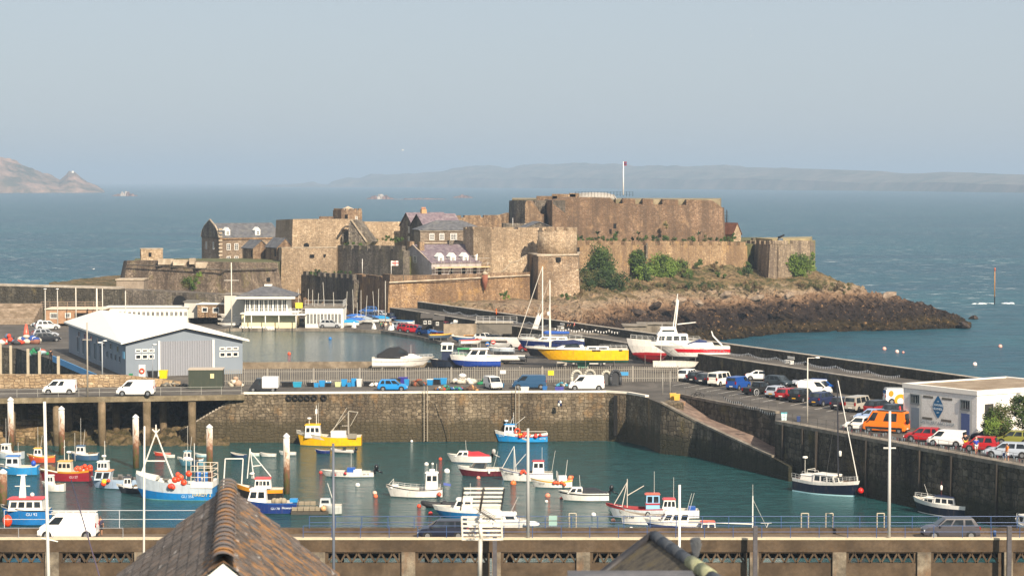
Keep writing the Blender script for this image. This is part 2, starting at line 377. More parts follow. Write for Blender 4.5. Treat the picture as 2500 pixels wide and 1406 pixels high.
    col = N.ramp(N.math('DIVIDE', z, 14.0), (0.0, (.025, .018, .010)), (.10, (.060, .042, .018)), (.20, (.032, .023, .018)), (.40, (.055, .038, .030)), (.52, (.30, .19, .115)), (.62, (.42, .31, .21)), (.72, (.20, .15, .075)), (.82, (.26, .18, .095)), (1.0, (.20, .16, .08)))
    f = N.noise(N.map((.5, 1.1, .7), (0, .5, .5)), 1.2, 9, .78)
    col = N.mix(N.ramp(f, (.37, .9), (.49, 0.0)), col, (.022, .016, .012))  # crevice shade painted in as dark colour along the bump noise
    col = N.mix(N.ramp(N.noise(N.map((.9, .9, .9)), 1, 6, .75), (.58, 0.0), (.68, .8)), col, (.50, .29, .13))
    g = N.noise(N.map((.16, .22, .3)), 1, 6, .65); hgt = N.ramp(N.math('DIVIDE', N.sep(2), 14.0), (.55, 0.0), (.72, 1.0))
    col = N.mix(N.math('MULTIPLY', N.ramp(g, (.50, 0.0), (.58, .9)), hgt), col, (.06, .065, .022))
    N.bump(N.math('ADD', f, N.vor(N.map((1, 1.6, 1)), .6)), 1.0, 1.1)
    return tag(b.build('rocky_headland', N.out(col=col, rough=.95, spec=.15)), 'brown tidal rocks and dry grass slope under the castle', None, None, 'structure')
headland()

# ---------------------------------------------------------------- quay ground
from mathutils.geometry import tessellate_polygon
def sheet(name, loops, z, mat, label, kind='structure', thick=None):
    L = [[V((p[0], p[1], 0)) for p in l] for l in loops]; tr = tessellate_polygon(L); pts = [p for l in L for p in l]
    b = MB(); fs = []
    for t in tr:
        a, c, d = (pts[i] for i in t); k = (c - a).cross(d - a).z
        fs.append(t if k > 0 else t[::-1])
    b.add([(p.x, p.y, z) for p in pts], fs)
    return tag(b.build(name, mat), label, None, None, kind)
asph = plain('asphalt_grey', (.072, .063, .053), (.122, .107, .09), .25, .92, stain=(.07, .065, .06), st=(.12, .3, .1))
n = NT('patched_tarmac'); pv = n.n('ShaderNodeSeparateColor', {0: n.vor(n.map((.09, .16, .1), (0, 0, .4)), 1, out=1)}).outputs[0]
c_ = n.ramp(n.noise(n.co, .25, 7, .65), (.35, (.062, .054, .045)), (.65, (.125, .11, .093))); c_ = n.mix(n.math('MULTIPLY', n.ramp(pv, (.55, 0.0), (.6, 1.0)), .28), c_, (.05, .045, .04)); c_ = n.mix(n.ramp(n.noise(n.map((.5, .12, 1)), 1, 7, .7), (.55, 0.0), (.7, .5)), c_, (.19, .165, .135)); c_ = n.mix(n.ramp(n.noise(n.co, 1.4, 6, .8), (.6, 0.0), (.7, .6)), c_, (.035, .03, .026))
asph = n.out(col=c_, rough=.9, spec=.25)
conc = plain('weathered_concrete', (.17, .145, .115), (.32, .275, .22), .5, .92, stain=(.085, .07, .05), st=(.9, .9, .12))
inner = lambda D: 39.3 + (306 - D) * .4242
outer = lambda D: 40.9 + (316.6 - D) * .4286
HW = [G(595, 962, Q), G(1000, 960, Q), G(1480, 958, Q), G(1530, 961, Q), G(1575, 969, Q), G(1612, 984, Q)]
RW = [G(1655, 966, Q), G(1766, 988, Q), G(1894, 1009, Q)]
FW = [G(1892, 1029, Q), G(2500, 1140, Q), G(2900, 1215, Q)]
pond = [G(*p, Q) for p in [(470, 812), (560, 803), (700, 802), (840, 803), (930, 808), (1020, 822), (1100, 841), (1180, 861), (1225, 873), (1239, 880), (1225, 888), (1150, 893), (930, 893), (600, 892), (500, 890)]]
quayloop = HW + RW + FW + [V((100, 176, 0)), V((inner(180), 180, 0)), V((inner(440), 440, 0)), V((-26, 458, 0)), V((-60, 470, 0)), V((-220, 455, 0)), V((-220, 392, 0)), G(-100, 838, Q), G(40, 850, Q), G(300, 932, Q), G(430, 945, Q)]
sheet('quay_ground', [quayloop, pond], Q, asph, 'grey tarmac quay, car park and boat yard')
sheet('pond_water', [[p * 1.0 + V((0, 0, 0)) for p in pond]], 5.85, watermat('pond_water_surface', (.02, .055, .055), (.03, .075, .075), 1.3, .8, .12, False, .16), 'grey green water of the model yacht pond')
# walls under the quay edge
hstone = stone('harbour_wall_stone', (.16, .125, .08), (.26, .205, .135), (.37, .30, .21), 1.9, 1.45, (.045, .035, .025), .5, (.05, .04, .028), lichen=(.30, .18, .08), tide=(3.2, (.060, .050, .028), 2.4))
dstone = stone('dark_wall_stone', (.09, .075, .053), (.165, .138, .10), (.27, .23, .17), 1.3, 1.3, (.02, .018, .015), .7, (.03, .026, .02), lichen=(.14, .11, .045), tide=(2.6, (.03, .03, .018), 2))
cap = plain('pale_coping', (.33, .28, .22), (.52, .46, .38), .8, .9)
def band(b, pts, z0, z1, off=0, mi=0, flip=False):  # vertical faces
    for p, q in zip(pts, pts[1:]):
        z0a, z0b = (z0 if not callable(z0) else z0(p)), (z0 if not callable(z0) else z0(q)); z1a, z1b = (z1 if not callable(z1) else z1(p)), (z1 if not callable(z1) else z1(q))
        b.add([(p.x, p.y, z0a), (q.x, q.y, z0b), (q.x, q.y, z1b), (p.x, p.y, z1a)], [(0, 1, 2, 3)], mi)
def wall_line(b, pts, z0, z1, th, mi=0, mt=None, side=1):  # solid wall; th towards the left of the travel direction
    n = len(pts); offs = []
    for i, p in enumerate(pts):
        a = pts[max(0, i - 1)]; c = pts[min(n - 1, i + 1)]; d = V((c.x - a.x, c.y - a.y, 0)).normalized(); offs.append(V((-d.y, d.x, 0)) * th * side)
    z0 = z0 if isinstance(z0, (list, tuple)) else [z0] * n; z1 = z1 if isinstance(z1, (list, tuple)) else [z1] * n
    for i in range(n - 1):
        p, q, a, c = pts[i], pts[i + 1], pts[i] + offs[i], pts[i + 1] + offs[i + 1]
        P = [(p.x, p.y, z0[i]), (q.x, q.y, z0[i + 1]), (c.x, c.y, z0[i + 1]), (a.x, a.y, z0[i]), (p.x, p.y, z1[i]), (q.x, q.y, z1[i + 1]), (c.x, c.y, z1[i + 1]), (a.x, a.y, z1[i])]
        f = [(3, 2, 1, 0), (0, 1, 5, 4), (2, 3, 7, 6)]
        if i == 0: f.append((3, 0, 4, 7))
        if i == n - 2: f.append((1, 2, 6, 5))
        b.add(P, f, mi); b.add(P, [(4, 5, 6, 7)], mi if mt is None else mt)
t = thing('harbour_wall', 'tall sunlit squared stone harbour wall facing the moored boats', 'quay wall', (0, 0, 0))
b = MB(); wall_line(b, HW, -1.2, Q - .004, 3, 0); b.build('wall', [hstone], t, fixn=True)
b = MB(); P_ = [p + V((0, 0, 0)) for p in HW]
wall_line(b, [p + V((0, -.05, 0)) for p in HW[:-1]] , Q, Q + .25, .55); b.build('coping', paint('#e9dfcd', .7, .35), t, fixn=True)
# end stub left of the wall with rubble steps
b = MB(); st0 = G(430, 1096) + V((0, 2, 0)); 
S0, S1 = G(595, 962, Q), V((G(500, 1086).x, 297, 0))
pr = [V((HW[0].x, HW[0].y, 0)), V((HW[0].x - 5.2, HW[0].y + .6, 0))]
b.prism([(HW[0].x, HW[0].y), (HW[0].x, HW[0].y + 3), (HW[0].x - 8.4, HW[0].y + 3), (HW[0].x - 8.4, HW[0].y)], -1.2, [Q - .01, Q - .01, 1.4, 1.4]); b.build('sloping_wing', [hstone], t, fixn=True)
b = MB()
for i in range(20):
    k = i / 20; b.box(HW[0].x - 8.2 * k - .45, HW[0].y + .2, Q - 5 * k - .3, HW[0].x - 8.2 * k, HW[0].y + 1.8, Q - 5 * k + .06)
b.build('stair', [cap], t)
# slipway ramp + walls
t = thing('slipway', 'long stone slipway sloping down between dark walls', 'slipway', (0, 0, 0))
RA = [HW[-2] + V((0, 0, 0)), HW[-1], G(1700, 1031, 4.3), G(1790, 1073, 3.25), G(1885, 1116, 2.25), G(1925, 1138, 1.7)]
RAz = [Q, Q, 4.3, 3.25, 2.25, 1.7]
RB = [RW[0] + V((0, 3, 0)), RW[0], G(1735, 1019, 4.3) + V((.3, 0, 0)), G(1830, 1061, 3.25) + V((.3, 0, 0)), V((32.0, 273.5, 0)), V((35, 270, 0))]
b = MB()
for i in range(5): b.add([(RA[i].x, RA[i].y, RAz[i] - .03), (RA[i + 1].x, RA[i + 1].y, RAz[i + 1] - .03), (RB[i + 1].x, RB[i + 1].y, RAz[i + 1] - .03), (RB[i].x, RB[i].y, RAz[i] - .03)], [(0, 1, 2, 3)])
b.build('ramp', plain('slip_setts', (.16, .11, .085), (.30, .215, .165), .9, .9, stain=(.09, .065, .05), st=(.4, .4, 1)), t)
b = MB(); wall_line(b, RA[1:], -1.2, [z - .0 for z in RAz[1:]], .8); b.build('wall', [dstone], t, fixn=True)
b = MB(); wall_line(b, [p + V((-.06, -.06, 0)) for p in RA[1:5]], [z for z in RAz[1:5]], [z + .22 for z in RAz[1:5]], .5); b.build('coping', [conc], t, fixn=True)
t = thing('car_park_wall', 'dark stained stone quay wall below the car park edge', 'quay wall', (0, 0, 0))
b = MB(); wall_line(b, RW + [FW[0]], -1.2, Q - .004, 1.5); wall_line(b, FW, -1.2, Q - .004, 3); b.build('wall', [dstone], t, fixn=True)
b = MB(); wall_line(b, [p + V((-.05, -.08, 0)) for p in RW], Q, Q + .3, .6); wall_line(b, [p + V((-.02, -.1, 0)) for p in FW], Q - .25, Q + .12, 1.3); b.build('coping', [conc], t, fixn=True)
b = MB()
for px in (1975, 2012, 2135, 2270, 2350, 2465, 1925):
    d = G(px, 1040 + (px - 1895) * .187, Q); bb = FW[0] + (FW[1] - FW[0]) * ((d.x - FW[0].x) / (FW[1].x - FW[0].x)); b.cbox((bb.x, bb.y - .18, -.5), .5 if px == 2012 else .22, .3, Q + .3, 0)
b.build('fender_post', [paint('#332d26', .9, .5)], t)
# outer promenade pier
pstone = stone('pier_wall_stone', (.075, .066, .05), (.12, .105, .08), (.17, .15, .115), 1.3, 1.3, (.03, .027, .02), .6, (.04, .035, .028), lichen=(.2, .16, .08))
Ds = [180, 240, 306, 345, 385, 410, 440, 456]
t = thing('promenade_wall', 'dark stained retaining wall of the raised promenade behind the car park', 'wall', (0, 0, 0))
b = MB(); wall_line(b, [V((inner(D), D, 0)) for D in Ds], Q - .5, 8.6, .5, side=-1); b.build('wall', [pstone], t, fixn=True)
b = MB(); wall_line(b, [V((inner(D) - .05, D, 0)) for D in Ds], 8.6, 8.72, .5, side=-1); b.build('coping', [cap], t, fixn=True)
sheet('promenade', [[(inner(D) + .2, D) for D in Ds] + [(outer(D) + .2, D) for D in Ds[::-1]]], 8.604, asph, 'raised grey promenade walkway on the outer pier')
t = thing('sea_wall', 'long low parapet wall along the seaward edge of the promenade', 'wall', (0, 0, 0))
b = MB(); wall_line(b, [V((outer(D), D, 0)) for D in Ds], -1.5, 9.8, .7, side=-1); b.build('wall', [pstone], t, fixn=True)
b = MB(); wall_line(b, [V((outer(D) - .05, D, 0)) for D in Ds], 9.8, 9.9, .8, side=-1); b.build('coping', [cap], t, fixn=True)
# pond edge and parapet
t = thing('pond_wall', 'low brown parapet wall along the near side of the pond', 'wall')
pl = [G(560, 901, Q), G(930, 898, Q), G(1215, 893, Q), G(1245, 884, Q)]
b = MB(); wall_line(b, pl, Q, [7.3, 7.25, 6.6, 6.45], .5); b.build('wall', [plain('brown_render', (.16, .125, .085), (.30, .24, .17), .7)], t, fixn=True)
t = thing('pond_kerb', 'curved pale stone kerb round the far side of the pond', 'kerb')
b = MB(); wall_line(b, pond[:11], 5.6, Q + .12, .35); b.build('kerb', [conc], t, fixn=True)

# old breakwater pier on the left behind the sheds
t = thing('old_pier', 'long dark stone breakwater pier behind the low buildings on the left', 'pier')
A0, A1 = at(-80, 686, 468), at(290, 706, 452)
b = MB(); wall_line(b, [V((A0.x - 30, A0.y, 0)), V((A1.x, A1.y, 0))], -1, [ZZ(686, 468), ZZ(706, 452)], 3); b.build('wall', [pstone], t, fixn=True)
b = MB(); wall_line(b, [V((A0.x - 30, A0.y - .1, 0)), V((A1.x, A1.y - .1, 0))], [ZZ(686, 468), ZZ(706, 452)], [ZZ(686, 468) + .35, ZZ(706, 452) + .35], 3); b.build('coping', [cap], t, fixn=True)
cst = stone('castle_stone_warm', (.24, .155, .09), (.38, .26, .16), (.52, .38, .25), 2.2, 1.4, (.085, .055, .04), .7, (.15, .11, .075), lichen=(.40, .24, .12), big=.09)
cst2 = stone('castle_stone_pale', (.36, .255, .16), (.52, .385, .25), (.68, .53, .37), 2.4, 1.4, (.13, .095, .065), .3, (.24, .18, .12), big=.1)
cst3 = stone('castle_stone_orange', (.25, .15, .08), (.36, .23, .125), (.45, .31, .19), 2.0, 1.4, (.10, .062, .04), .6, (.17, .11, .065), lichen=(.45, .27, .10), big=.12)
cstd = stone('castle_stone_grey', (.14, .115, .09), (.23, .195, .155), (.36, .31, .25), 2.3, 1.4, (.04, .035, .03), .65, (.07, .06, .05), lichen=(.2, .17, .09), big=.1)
cap2 = plain('castle_coping', (.34, .27, .19), (.60, .50, .38), .7, .9)
slate = plain('grey_slate', (.085, .085, .09), (.16, .16, .17), 1.2, .7, stain=(.19, .18, .16), st=(.5, .5, .4))
pslate = plain('purple_slate', (.13, .10, .12), (.23, .175, .19), 1.4, .75, stain=(.33, .29, .28), st=(1.2, 1.2, .8))
redtile = plain('red_tile', (.17, .07, .045), (.28, .12, .08), 1, .8)
white = paint('#e9e6de', .6, .15)
def cwall(name, label, pts, zb, th=2.2, bat=0.0, mat=None, merl=None, cop=False, cat='castle wall', parent=None, group='walls of the castle'):
    mat = mat or cst; P = [at(px, y, D) for px, D, y in pts]; n = len(P); N_ = []
    for i in range(n):
        a = P[max(0, i - 1)]; c = P[min(n - 1, i + 1)]; d = V((c.x - a.x, c.y - a.y, 0)).normalized(); N_.append(V((-d.y, d.x, 0)))
    t = parent or thing(name, label, cat, (0, 0, 0), 0, group)
    b = MB(); sub = []
    for i in range(n - 1):
        p, q, m0, m1 = P[i], P[i + 1], N_[i], N_[i + 1]
        B0 = p - m0 * bat * (p.z - zb); B1 = q - m1 * bat * (q.z - zb)
        pts8 = [(B0.x, B0.y, zb), (B1.x, B1.y, zb), (q.x + m1.x * th, q.y + m1.y * th, zb), (p.x + m0.x * th, p.y + m0.y * th, zb), p, q, q + m1 * th, p + m0 * th]
        f = [(0, 1, 5, 4), (2, 3, 7, 6), (4, 5, 6, 7)]
        if i == 0: f.append((3, 0, 4, 7))
        if i == n - 2: f.append((1, 2, 6, 5))
        b.add(pts8, f, 0)
    b.build('wall', [mat], t, fixn=False)
    if merl:
        ml, mg, mh = merl; m = MB()
        for i in range(n - 1):
            p, q = P[i], P[i + 1]; L = (q - p).length; k = max(1, round(L / (ml + mg))); s_ = L / k
            d = (q - p) / L; nn = V((-d.y, d.x, 0)).normalized()
            for j in range(k):
                a = p + d * (s_ * j + mg * .5); c = p + d * (s_ * (j + 1) - mg * .5); o = -nn * .04; e = nn * .9; jh = mh * R.uniform(.88, 1.08)
                A = [a + o, c + o, c + e, a + e]; m.hexa([(v.x, v.y, v.z - .25) for v in A] + [(v.x, v.y, v.z + jh) for v in A])
        m.build('battlement', [mat], t)
    if cop:
        m = MB()
        for i in range(n - 1):
            o0, o1, e0, e1 = P[i] - N_[i] * .12, P[i + 1] - N_[i + 1] * .12, P[i] + N_[i] * .7, P[i + 1] + N_[i + 1] * .7
            m.hexa([o0, o1, e1, e0] + [v + V((0, 0, .22)) for v in (o0, o1, e1, e0)])
        m.build('coping', [cap2], t)
    return t
def window(parent, p, ux, w, h, mat=None, bars=(1, 2), pname='window', nrm=None):
    nn = nrm or V((ux.y, -ux.x, 0)); m = MB(); f = min(.12, w * .14); z = V((0, 0, 1))
    def bar(x0, x1, y0, y1, d=.09):
        A = [p + ux * x + nn * o + z * y for y in (y0, y1) for x, o in ((x0, d), (x1, d), (x1, -.02), (x0, -.02))]; m.hexa(A)
    bar(-w / 2, w / 2, -h / 2, -h / 2 + f); bar(-w / 2, w / 2, h / 2 - f, h / 2); bar(-w / 2, -w / 2 + f, -h / 2 + f, h / 2 - f); bar(w / 2 - f, w / 2, -h / 2 + f, h / 2 - f)
    for i in range(bars[0]): x = -w / 2 + w * (i + 1) / (bars[0] + 1); bar(x - f * .3, x + f * .3, -h / 2 + f, h / 2 - f, .07)
    for i in range(bars[1]): y = -h / 2 + h * (i + 1) / (bars[1] + 1); bar(-w / 2 + f, w / 2 - f, y - f * .3, y + f * .3, .065)
    o = m.build(pname, [mat or white], parent)
    g = MB(); g.add([p + ux * x + nn * .03 + z * y for x, y in ((-w / 2 + f, -h / 2 + f), (w / 2 - f, -h / 2 + f), (w / 2 - f, h / 2 - f), (-w / 2 + f, h / 2 - f))], [(0, 1, 2, 3)])
    g.build('pane', [glass()], o); return o
def flat_panel(parent, p, ux, w, h, nn=None, name='opening_shade', arch=False, off=.05):  # flat panel proud of the wall; near-black colour stands in for inner shade
    nn = nn or V((ux.y, -ux.x, 0)); z = V((0, 0, 1)); g = MB()
    pr = [(-w / 2, -h / 2), (w / 2, -h / 2), (w / 2, h / 2), (-w / 2, h / 2)]
    if arch: pr = [(-w / 2, -h / 2), (w / 2, -h / 2)] + [(w / 2 * cos(a * pi / 10), h / 2 - w / 2 + w / 2 * sin(a * pi / 10)) for a in range(11)]
    vs = [p + ux * x + nn * off + z * y for x, y in pr]; g.add(vs, [tuple(range(len(vs)))]); return g.build(name, [dark], parent)
dark = paint('#0b0a09', .9, 0)
class House:
    def __init__(s, name, label, px, D, th, L, dep, zb, ze, rise, roof='gable', wm=None, rm=None, cat='building', over=.25, group=None, ref=None):
        th = radians(th); a = at(px, ref or 600, D); s.a = V((a.x, a.y, 0)); s.ux = V((cos(th), sin(th), 0)); s.uy = V((-sin(th), cos(th), 0)); s.L, s.dep, s.ze, s.zb, s.rise = L, dep, ze, zb, rise
        s.t = thing(name, label, cat, (0, 0, 0), 0, group); wm = wm or cst2; rm = rm or slate
        A = s.P; b = MB(); b.prism([A(0, 0), A(L, 0), A(L, dep), A(0, dep)], zb, ze)
        o = over
        if roof == 'gable':  # ridge parallel to front
            for x in (0, L): b.add([A(x, 0, ze), A(x, dep, ze), A(x, dep / 2, ze + rise)], [(0, 1, 2)])
            s.roofp = [[A(-o, -o, ze - o * rise / (dep / 2)), A(L + o, -o, ze - o * rise / (dep / 2)), A(L + o, dep / 2, ze + rise), A(-o, dep / 2, ze + rise)], [A(L + o, dep + o, ze - o * rise / (dep / 2)), A(-o, dep + o, ze - o * rise / (dep / 2)), A(-o, dep / 2, ze + rise), A(L + o, dep / 2, ze + rise)]]
        elif roof == 'end':   # ridge runs back from the front gable
            for y in (0, dep): b.add([A(0, y, ze), A(L, y, ze), A(L / 2, y, ze + rise)], [(0, 1, 2)])
            k = o * rise / (L / 2)
            s.roofp = [[A(-o, dep + o, ze - k), A(-o, -o, ze - k), A(L / 2, -o, ze + rise), A(L / 2, dep + o, ze + rise)], [A(L + o, -o, ze - k), A(L + o, dep + o, ze - k), A(L / 2, dep + o, ze + rise), A(L / 2, -o, ze + rise)]]
        elif roof == 'hip':
            h = min(dep, L) / 2; c = [A(-o, -o, ze), A(L + o, -o, ze), A(L + o, dep + o, ze), A(-o, dep + o, ze)]
            r0, r1 = (A(h, dep / 2, ze + rise), A(L - h, dep / 2, ze + rise)) if L >= dep else (A(L / 2, h, ze + rise), A(L / 2, dep - h, ze + rise))
            s.roofp = [[c[0], c[1], r1, r0], [c[1], c[2], r1], [c[2], c[3], r0, r1], [c[3], c[0], r0]] if L >= dep else [[c[0], c[1], r0], [c[1], c[2], r1, r0], [c[2], c[3], r1], [c[3], c[0], r0, r1]]
        elif roof == 'mono': s.roofp = [[A(-o, -o, ze), A(L + o, -o, ze), A(L + o, dep + o, ze + rise), A(-o, dep + o, ze + rise)]]
        else: s.roofp = [[A(-o, -o, ze + .02), A(L + o, -o, ze + .02), A(L + o, dep + o, ze + .02), A(-o, dep + o, ze + .02)]]
        b.build('wall', [wm], s.t, fixn=False)
        b = MB(); tk = V((0, 0, .16))
        for q in s.roofp:
            n = len(q); b.add([v + V((0, 0, .02)) for v in q] + [v + tk for v in q], [tuple(range(n))[::-1], tuple(range(n, 2 * n))] + [(i, (i + 1) % n, n + (i + 1) % n, n + i) for i in range(n)])
        s.roof = b.build('roof', [rm], s.t)
    def P(s, x, y, z=0): v = s.a + s.ux * x + s.uy * y; return V((v.x, v.y, z))
    def win(s, x, z, w, h, side='f', **k):
        p, u = {'f': (s.P(x, 0, z), s.ux), 'l': (s.P(0, x, z), -s.uy), 'r': (s.P(s.L, x, z), s.uy)}[side]
        return window(s.t, p, u, w, h, **k)
    def box(s, name, x, y, z0, z1, sx, sy, mat, parent=None, taper=1):
        m = MB(); m.cbox(s.P(x, y, z0), sx, sy, z1 - z0, atan2(s.ux.y, s.ux.x), 0, taper); return m.build(name, [mat], parent or s.t)
    def dormer(s, x, y, z, w=1.1, h=1.3, mat=None):
        m = MB(); mat = mat or white; A = s.P
        m.prism([A(x - w / 2, y), A(x + w / 2, y), A(x + w / 2, y + 1.6), A(x - w / 2, y + 1.6)], z, z + h)
        for yy in (y, ): m.add([A(x - w / 2 - .1, yy - .1, z + h), A(x + w / 2 + .1, yy - .1, z + h), A(x, yy - .1, z + h + w * .6)], [(0, 1, 2)])
        d = m.build('dormer', [mat], s.t)
        m = MB(); k = [A(x - w / 2 - .12, y - .14, z + h), A(x, y - .14, z + h + w * .62), A(x, y + 2, z + h + w * .62), A(x - w / 2 - .12, y + 2, z + h)]; m.add(k, [(0, 1, 2, 3)])
        k = [A(x, y - .14, z + h + w * .62), A(x + w / 2 + .12, y - .14, z + h), A(x + w / 2 + .12, y + 2, z + h), A(x, y + 2, z + h + w * .62)]; m.add(k, [(0, 1, 2, 3)])
        m.build('dormer_roof', [slate if mat is not white else white], d)
        q = window(d, A(x, y, z + h * .5), s.ux, w * .62, h * .8, bars=(1, 1))

# --- terraces inside the castle
def terr(px_d_y, z, zb=3, label='', mat=None):
    b = MB(); b.prism([(XX(p, D), D) for p, D in px_d_y], zb, z); return tag(b.build('castle_terrace', [mat or grassy]), label, None, None, 'structure')
grassy = plain('terrace_grass', (.07, .08, .03), (.17, .15, .07), .4, .95)
terr([(320, 482), (545, 473), (677, 491), (690, 540), (330, 540)], 15.6, label='grassy ground inside the left bastion')
terr([(690, 526), (820, 524), (990, 498), (1130, 520), (1240, 545), (1240, 600), (690, 600)], 17.4, label='grassy terrace below the upper bastion')
terr([(870, 495), (952, 476), (1290, 490), (1290, 510), (990, 515)], 12.6, label='lower castle yard behind the sunlit curtain wall')
terr([(1413, 511), (1640, 531), (1822, 551), (1880, 560), (1860, 620), (1240, 600), (1240, 545), (1320, 515)], 18.6, label='garden terrace below the citadel')
terr([(1884, 543), (1974, 549), (1990, 576), (1830, 572)], 19.0, label='grassy top of the end tower', mat=plain('dry_grass_top', (.20, .17, .08), (.33, .27, .14), .5))
# --- left bastion
t = cwall('castle_bastion', 'broad weathered bastion wall at the left end of the castle with ivy streaks', [(302, 482, 637), (311, 478, 636), (470, 471, 638), (545, 467, 640), (677, 486, 641)], 6, 3, .22, stone('bastion_stone', (.16, .12, .085), (.28, .21, .15), (.44, .35, .26), 2.2, 1.4, (.06, .045, .035), .75, (.09, .07, .05), lichen=(.2, .17, .06)))
b = MB()
for x0, x1, y in ((386, 420, 632), (422, 456, 634), (462, 474, 631), (478, 548, 640)):
    p, q = at(x0, y, 476 - (x0 - 311) * .04), at(x1, y, 476 - (x1 - 311) * .04); b.box(p.x, p.y, p.z - 1.2, q.x, q.y + 2.4, p.z)
b.build('parapet', [cap2], t)
for x, y in ((618, 683), (655, 683)): flat_panel(t, at(x, y, 477.6), V((.96, .27, 0)), .8, .9)
b = MB(); p = at(546, 641, 466.4)
for yy in (660,): b.path([at(311, 645, 476.4), at(470, 655, 469.4), at(545, 659, 465.4), at(677, 656, 484.4)], .14)
b.build('string_course', [cstd], t)
h = House('lookout_block', 'small square stone lookout block on top of the left bastion', 344, 486, 12, 4.6, 3.6, 14, ZZ(609, 486), 0, 'flat', cst2, cap2, over=.1)
flat_panel(h.t, h.P(1.9, 0, ZZ(622, 486)), h.ux, .6, .9); flat_panel(h.t, h.P(0, 1.8, ZZ(620, 487)), -h.uy, 1.8, 1.2)
b = MB(); t = thing('guard_house', 'low plain rendered block at the foot of the left bastion', 'building'); p = at(285, 684, 462); q = at(344, 684, 458); b.box(p.x, p.y - .5, 3, q.x, p.y + 5, p.z); b.build('wall', [plain('beige_render', (.24, .19, .14), (.36, .29, .22), .5)], t); b = MB(); b.box(p.x - .15, p.y - .7, p.z, q.x + .15, p.y + 5, p.z + .25); b.build('roof', [cap2], t)
t = cwall('causeway', 'stone causeway with a dark arch leading to the castle', [(285, 456, 706), (420, 452, 712), (480, 447, 716), (600, 440, 722)], 0, 4, 0, cstd, cat='causeway', group=None)
p = at(442, 742, 449.2); flat_panel(t, V((p.x, p.y - .35, p.z)), V((.94, -.33, 0)), 3.0, 3.4, arch=True, off=.35)
railpts = [at(425, 712, 453), at(480, 716, 448), at(600, 722, 441)]
# --- middle tiers
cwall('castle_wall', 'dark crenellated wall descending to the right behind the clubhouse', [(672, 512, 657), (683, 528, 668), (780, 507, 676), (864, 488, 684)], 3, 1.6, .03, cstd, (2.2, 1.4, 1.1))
t = cwall('castle_bastion', 'sharp corner bastion with a dark left face and long sunlit orange curtain wall', [(860, 494, 668), (950, 470, 690), (952, 470, 690), (1010, 472.5, 688), (1293, 484, 672)], 2, 2.2, .05, cst3)
b = MB(); 
for x0, x1, y0, y1, d0, d1 in ((862, 884, 668, 690, 492.6, 487), (893, 930, 670, 690, 485, 475.5), (934, 952, 668, 690, 474, 470.3)):
    p, q = at(x0, y0, d0), at(x1, y0, d1); n_ = V((.45, .9, 0)); b.hexa([V((p.x, p.y, p.z - 1.7)), V((q.x, q.y, p.z - 1.7)), V((q.x, q.y, p.z - 1.7)) + n_, V((p.x, p.y, p.z - 1.7)) + n_, p, V((q.x, q.y, p.z)), V((q.x, q.y, p.z)) + n_, p + n_])
for x0, x1, y0, y1, d0, d1 in ((952, 984, 672, 690, 470, 471), (986, 1100, 672, 687, 471, 475.6), (1100, 1176, 669, 684, 475.6, 479), (1196, 1293, 666, 684, 480, 484)):
    p, q = at(x0, y0, d0 + .2), at(x1, y0 - (x1 - x0) * .012, d1 + .2); b.hexa([V((p.x, p.y, p.z - 1.6)), V((q.x, q.y, p.z - 1.6)), V((q.x, q.y + 1, p.z - 1.6)), V((p.x, p.y + 1, p.z - 1.6)), p, q, q + V((0, 1, 0)), p + V((0, 1, 0))])
b.build('parapet', [cst], t)
b = MB(); b.path([at(950, 690, 469.6), at(1293, 672, 483.7)], .18); b.build('string_course', [cap2], t)
t = thing('sentry_box', 'small round topped sentry turret on the sunlit curtain wall', 'turret'); p = at(1184, 676, 478.4)
b = MB(); b.lathe(V((p.x, p.y, 0)), [(.05, p.z - 3.0), (.5, p.z - 1.3), (.6, p.z - 1.1), (.6, p.z + .5)], 12); b.build('body', [paint('#8a5540', .9, .4)], t); b = MB(); b.lathe(V((p.x, p.y, 0)), [(.65, p.z + .5), (.6, p.z + .8), (.35, p.z + 1.05), (.05, p.z + 1.15)], 12); b.build('dome', [cap2], t)
t = cwall('castle_wall', 'sunlit square walled block below the upper bastion with two gun openings', [(676, 536, 606), (688, 517, 606), (822, 516, 605)], 5, 2.5, .04, cst2, None, True)
for x, y in ((762, 625), (795, 625)): flat_panel(t, at(x, y, 516.2), V((1, 0, 0)), 1.0, .7)
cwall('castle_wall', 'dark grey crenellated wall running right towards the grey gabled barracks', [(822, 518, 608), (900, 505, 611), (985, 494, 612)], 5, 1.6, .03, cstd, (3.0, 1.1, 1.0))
# --- upper bastion
t = cwall('castle_bastion', 'large pale upper bastion with arched recess and outside stair', [(674, 552, 537), (692, 538, 536), (715, 529, 535), (780, 529, 535), (868, 531, 535), (873, 533, 538), (890, 548, 541), (995, 552, 542)], 12, 3, .05, cst2)
p = at(748, 601, 527.5); flat_panel(t, p, V((1, 0, 0)), 1.3, 1.5, arch=True)
b = MB(); c_ = at(849, 570, 528.2)
for k in range(10):
    a0, a1 = pi * k / 10, pi * (k + 1) / 10; b.hexa([c_ + V((r * cos(a), o, r * sin(a))) for r in (1.45, 1.8) for a, o in ((a0, -.55), (a1, -.55), (a1, 1), (a0, 1))])
b.build('arch', [cstd], t); flat_panel(t, at(849, 577, 529.0), V((1, 0, 0)), 2.6, 2.4, arch=True, name='recess', off=.2).data.materials[0] = cstd  # arch set proud to cast shade; darker panel stone paints the recess shade
b = MB(); pr = [at(x, y, 526) for x, y in ((851, 604), (896, 604), (909, 590), (868, 537), (856, 537), (851, 548))]
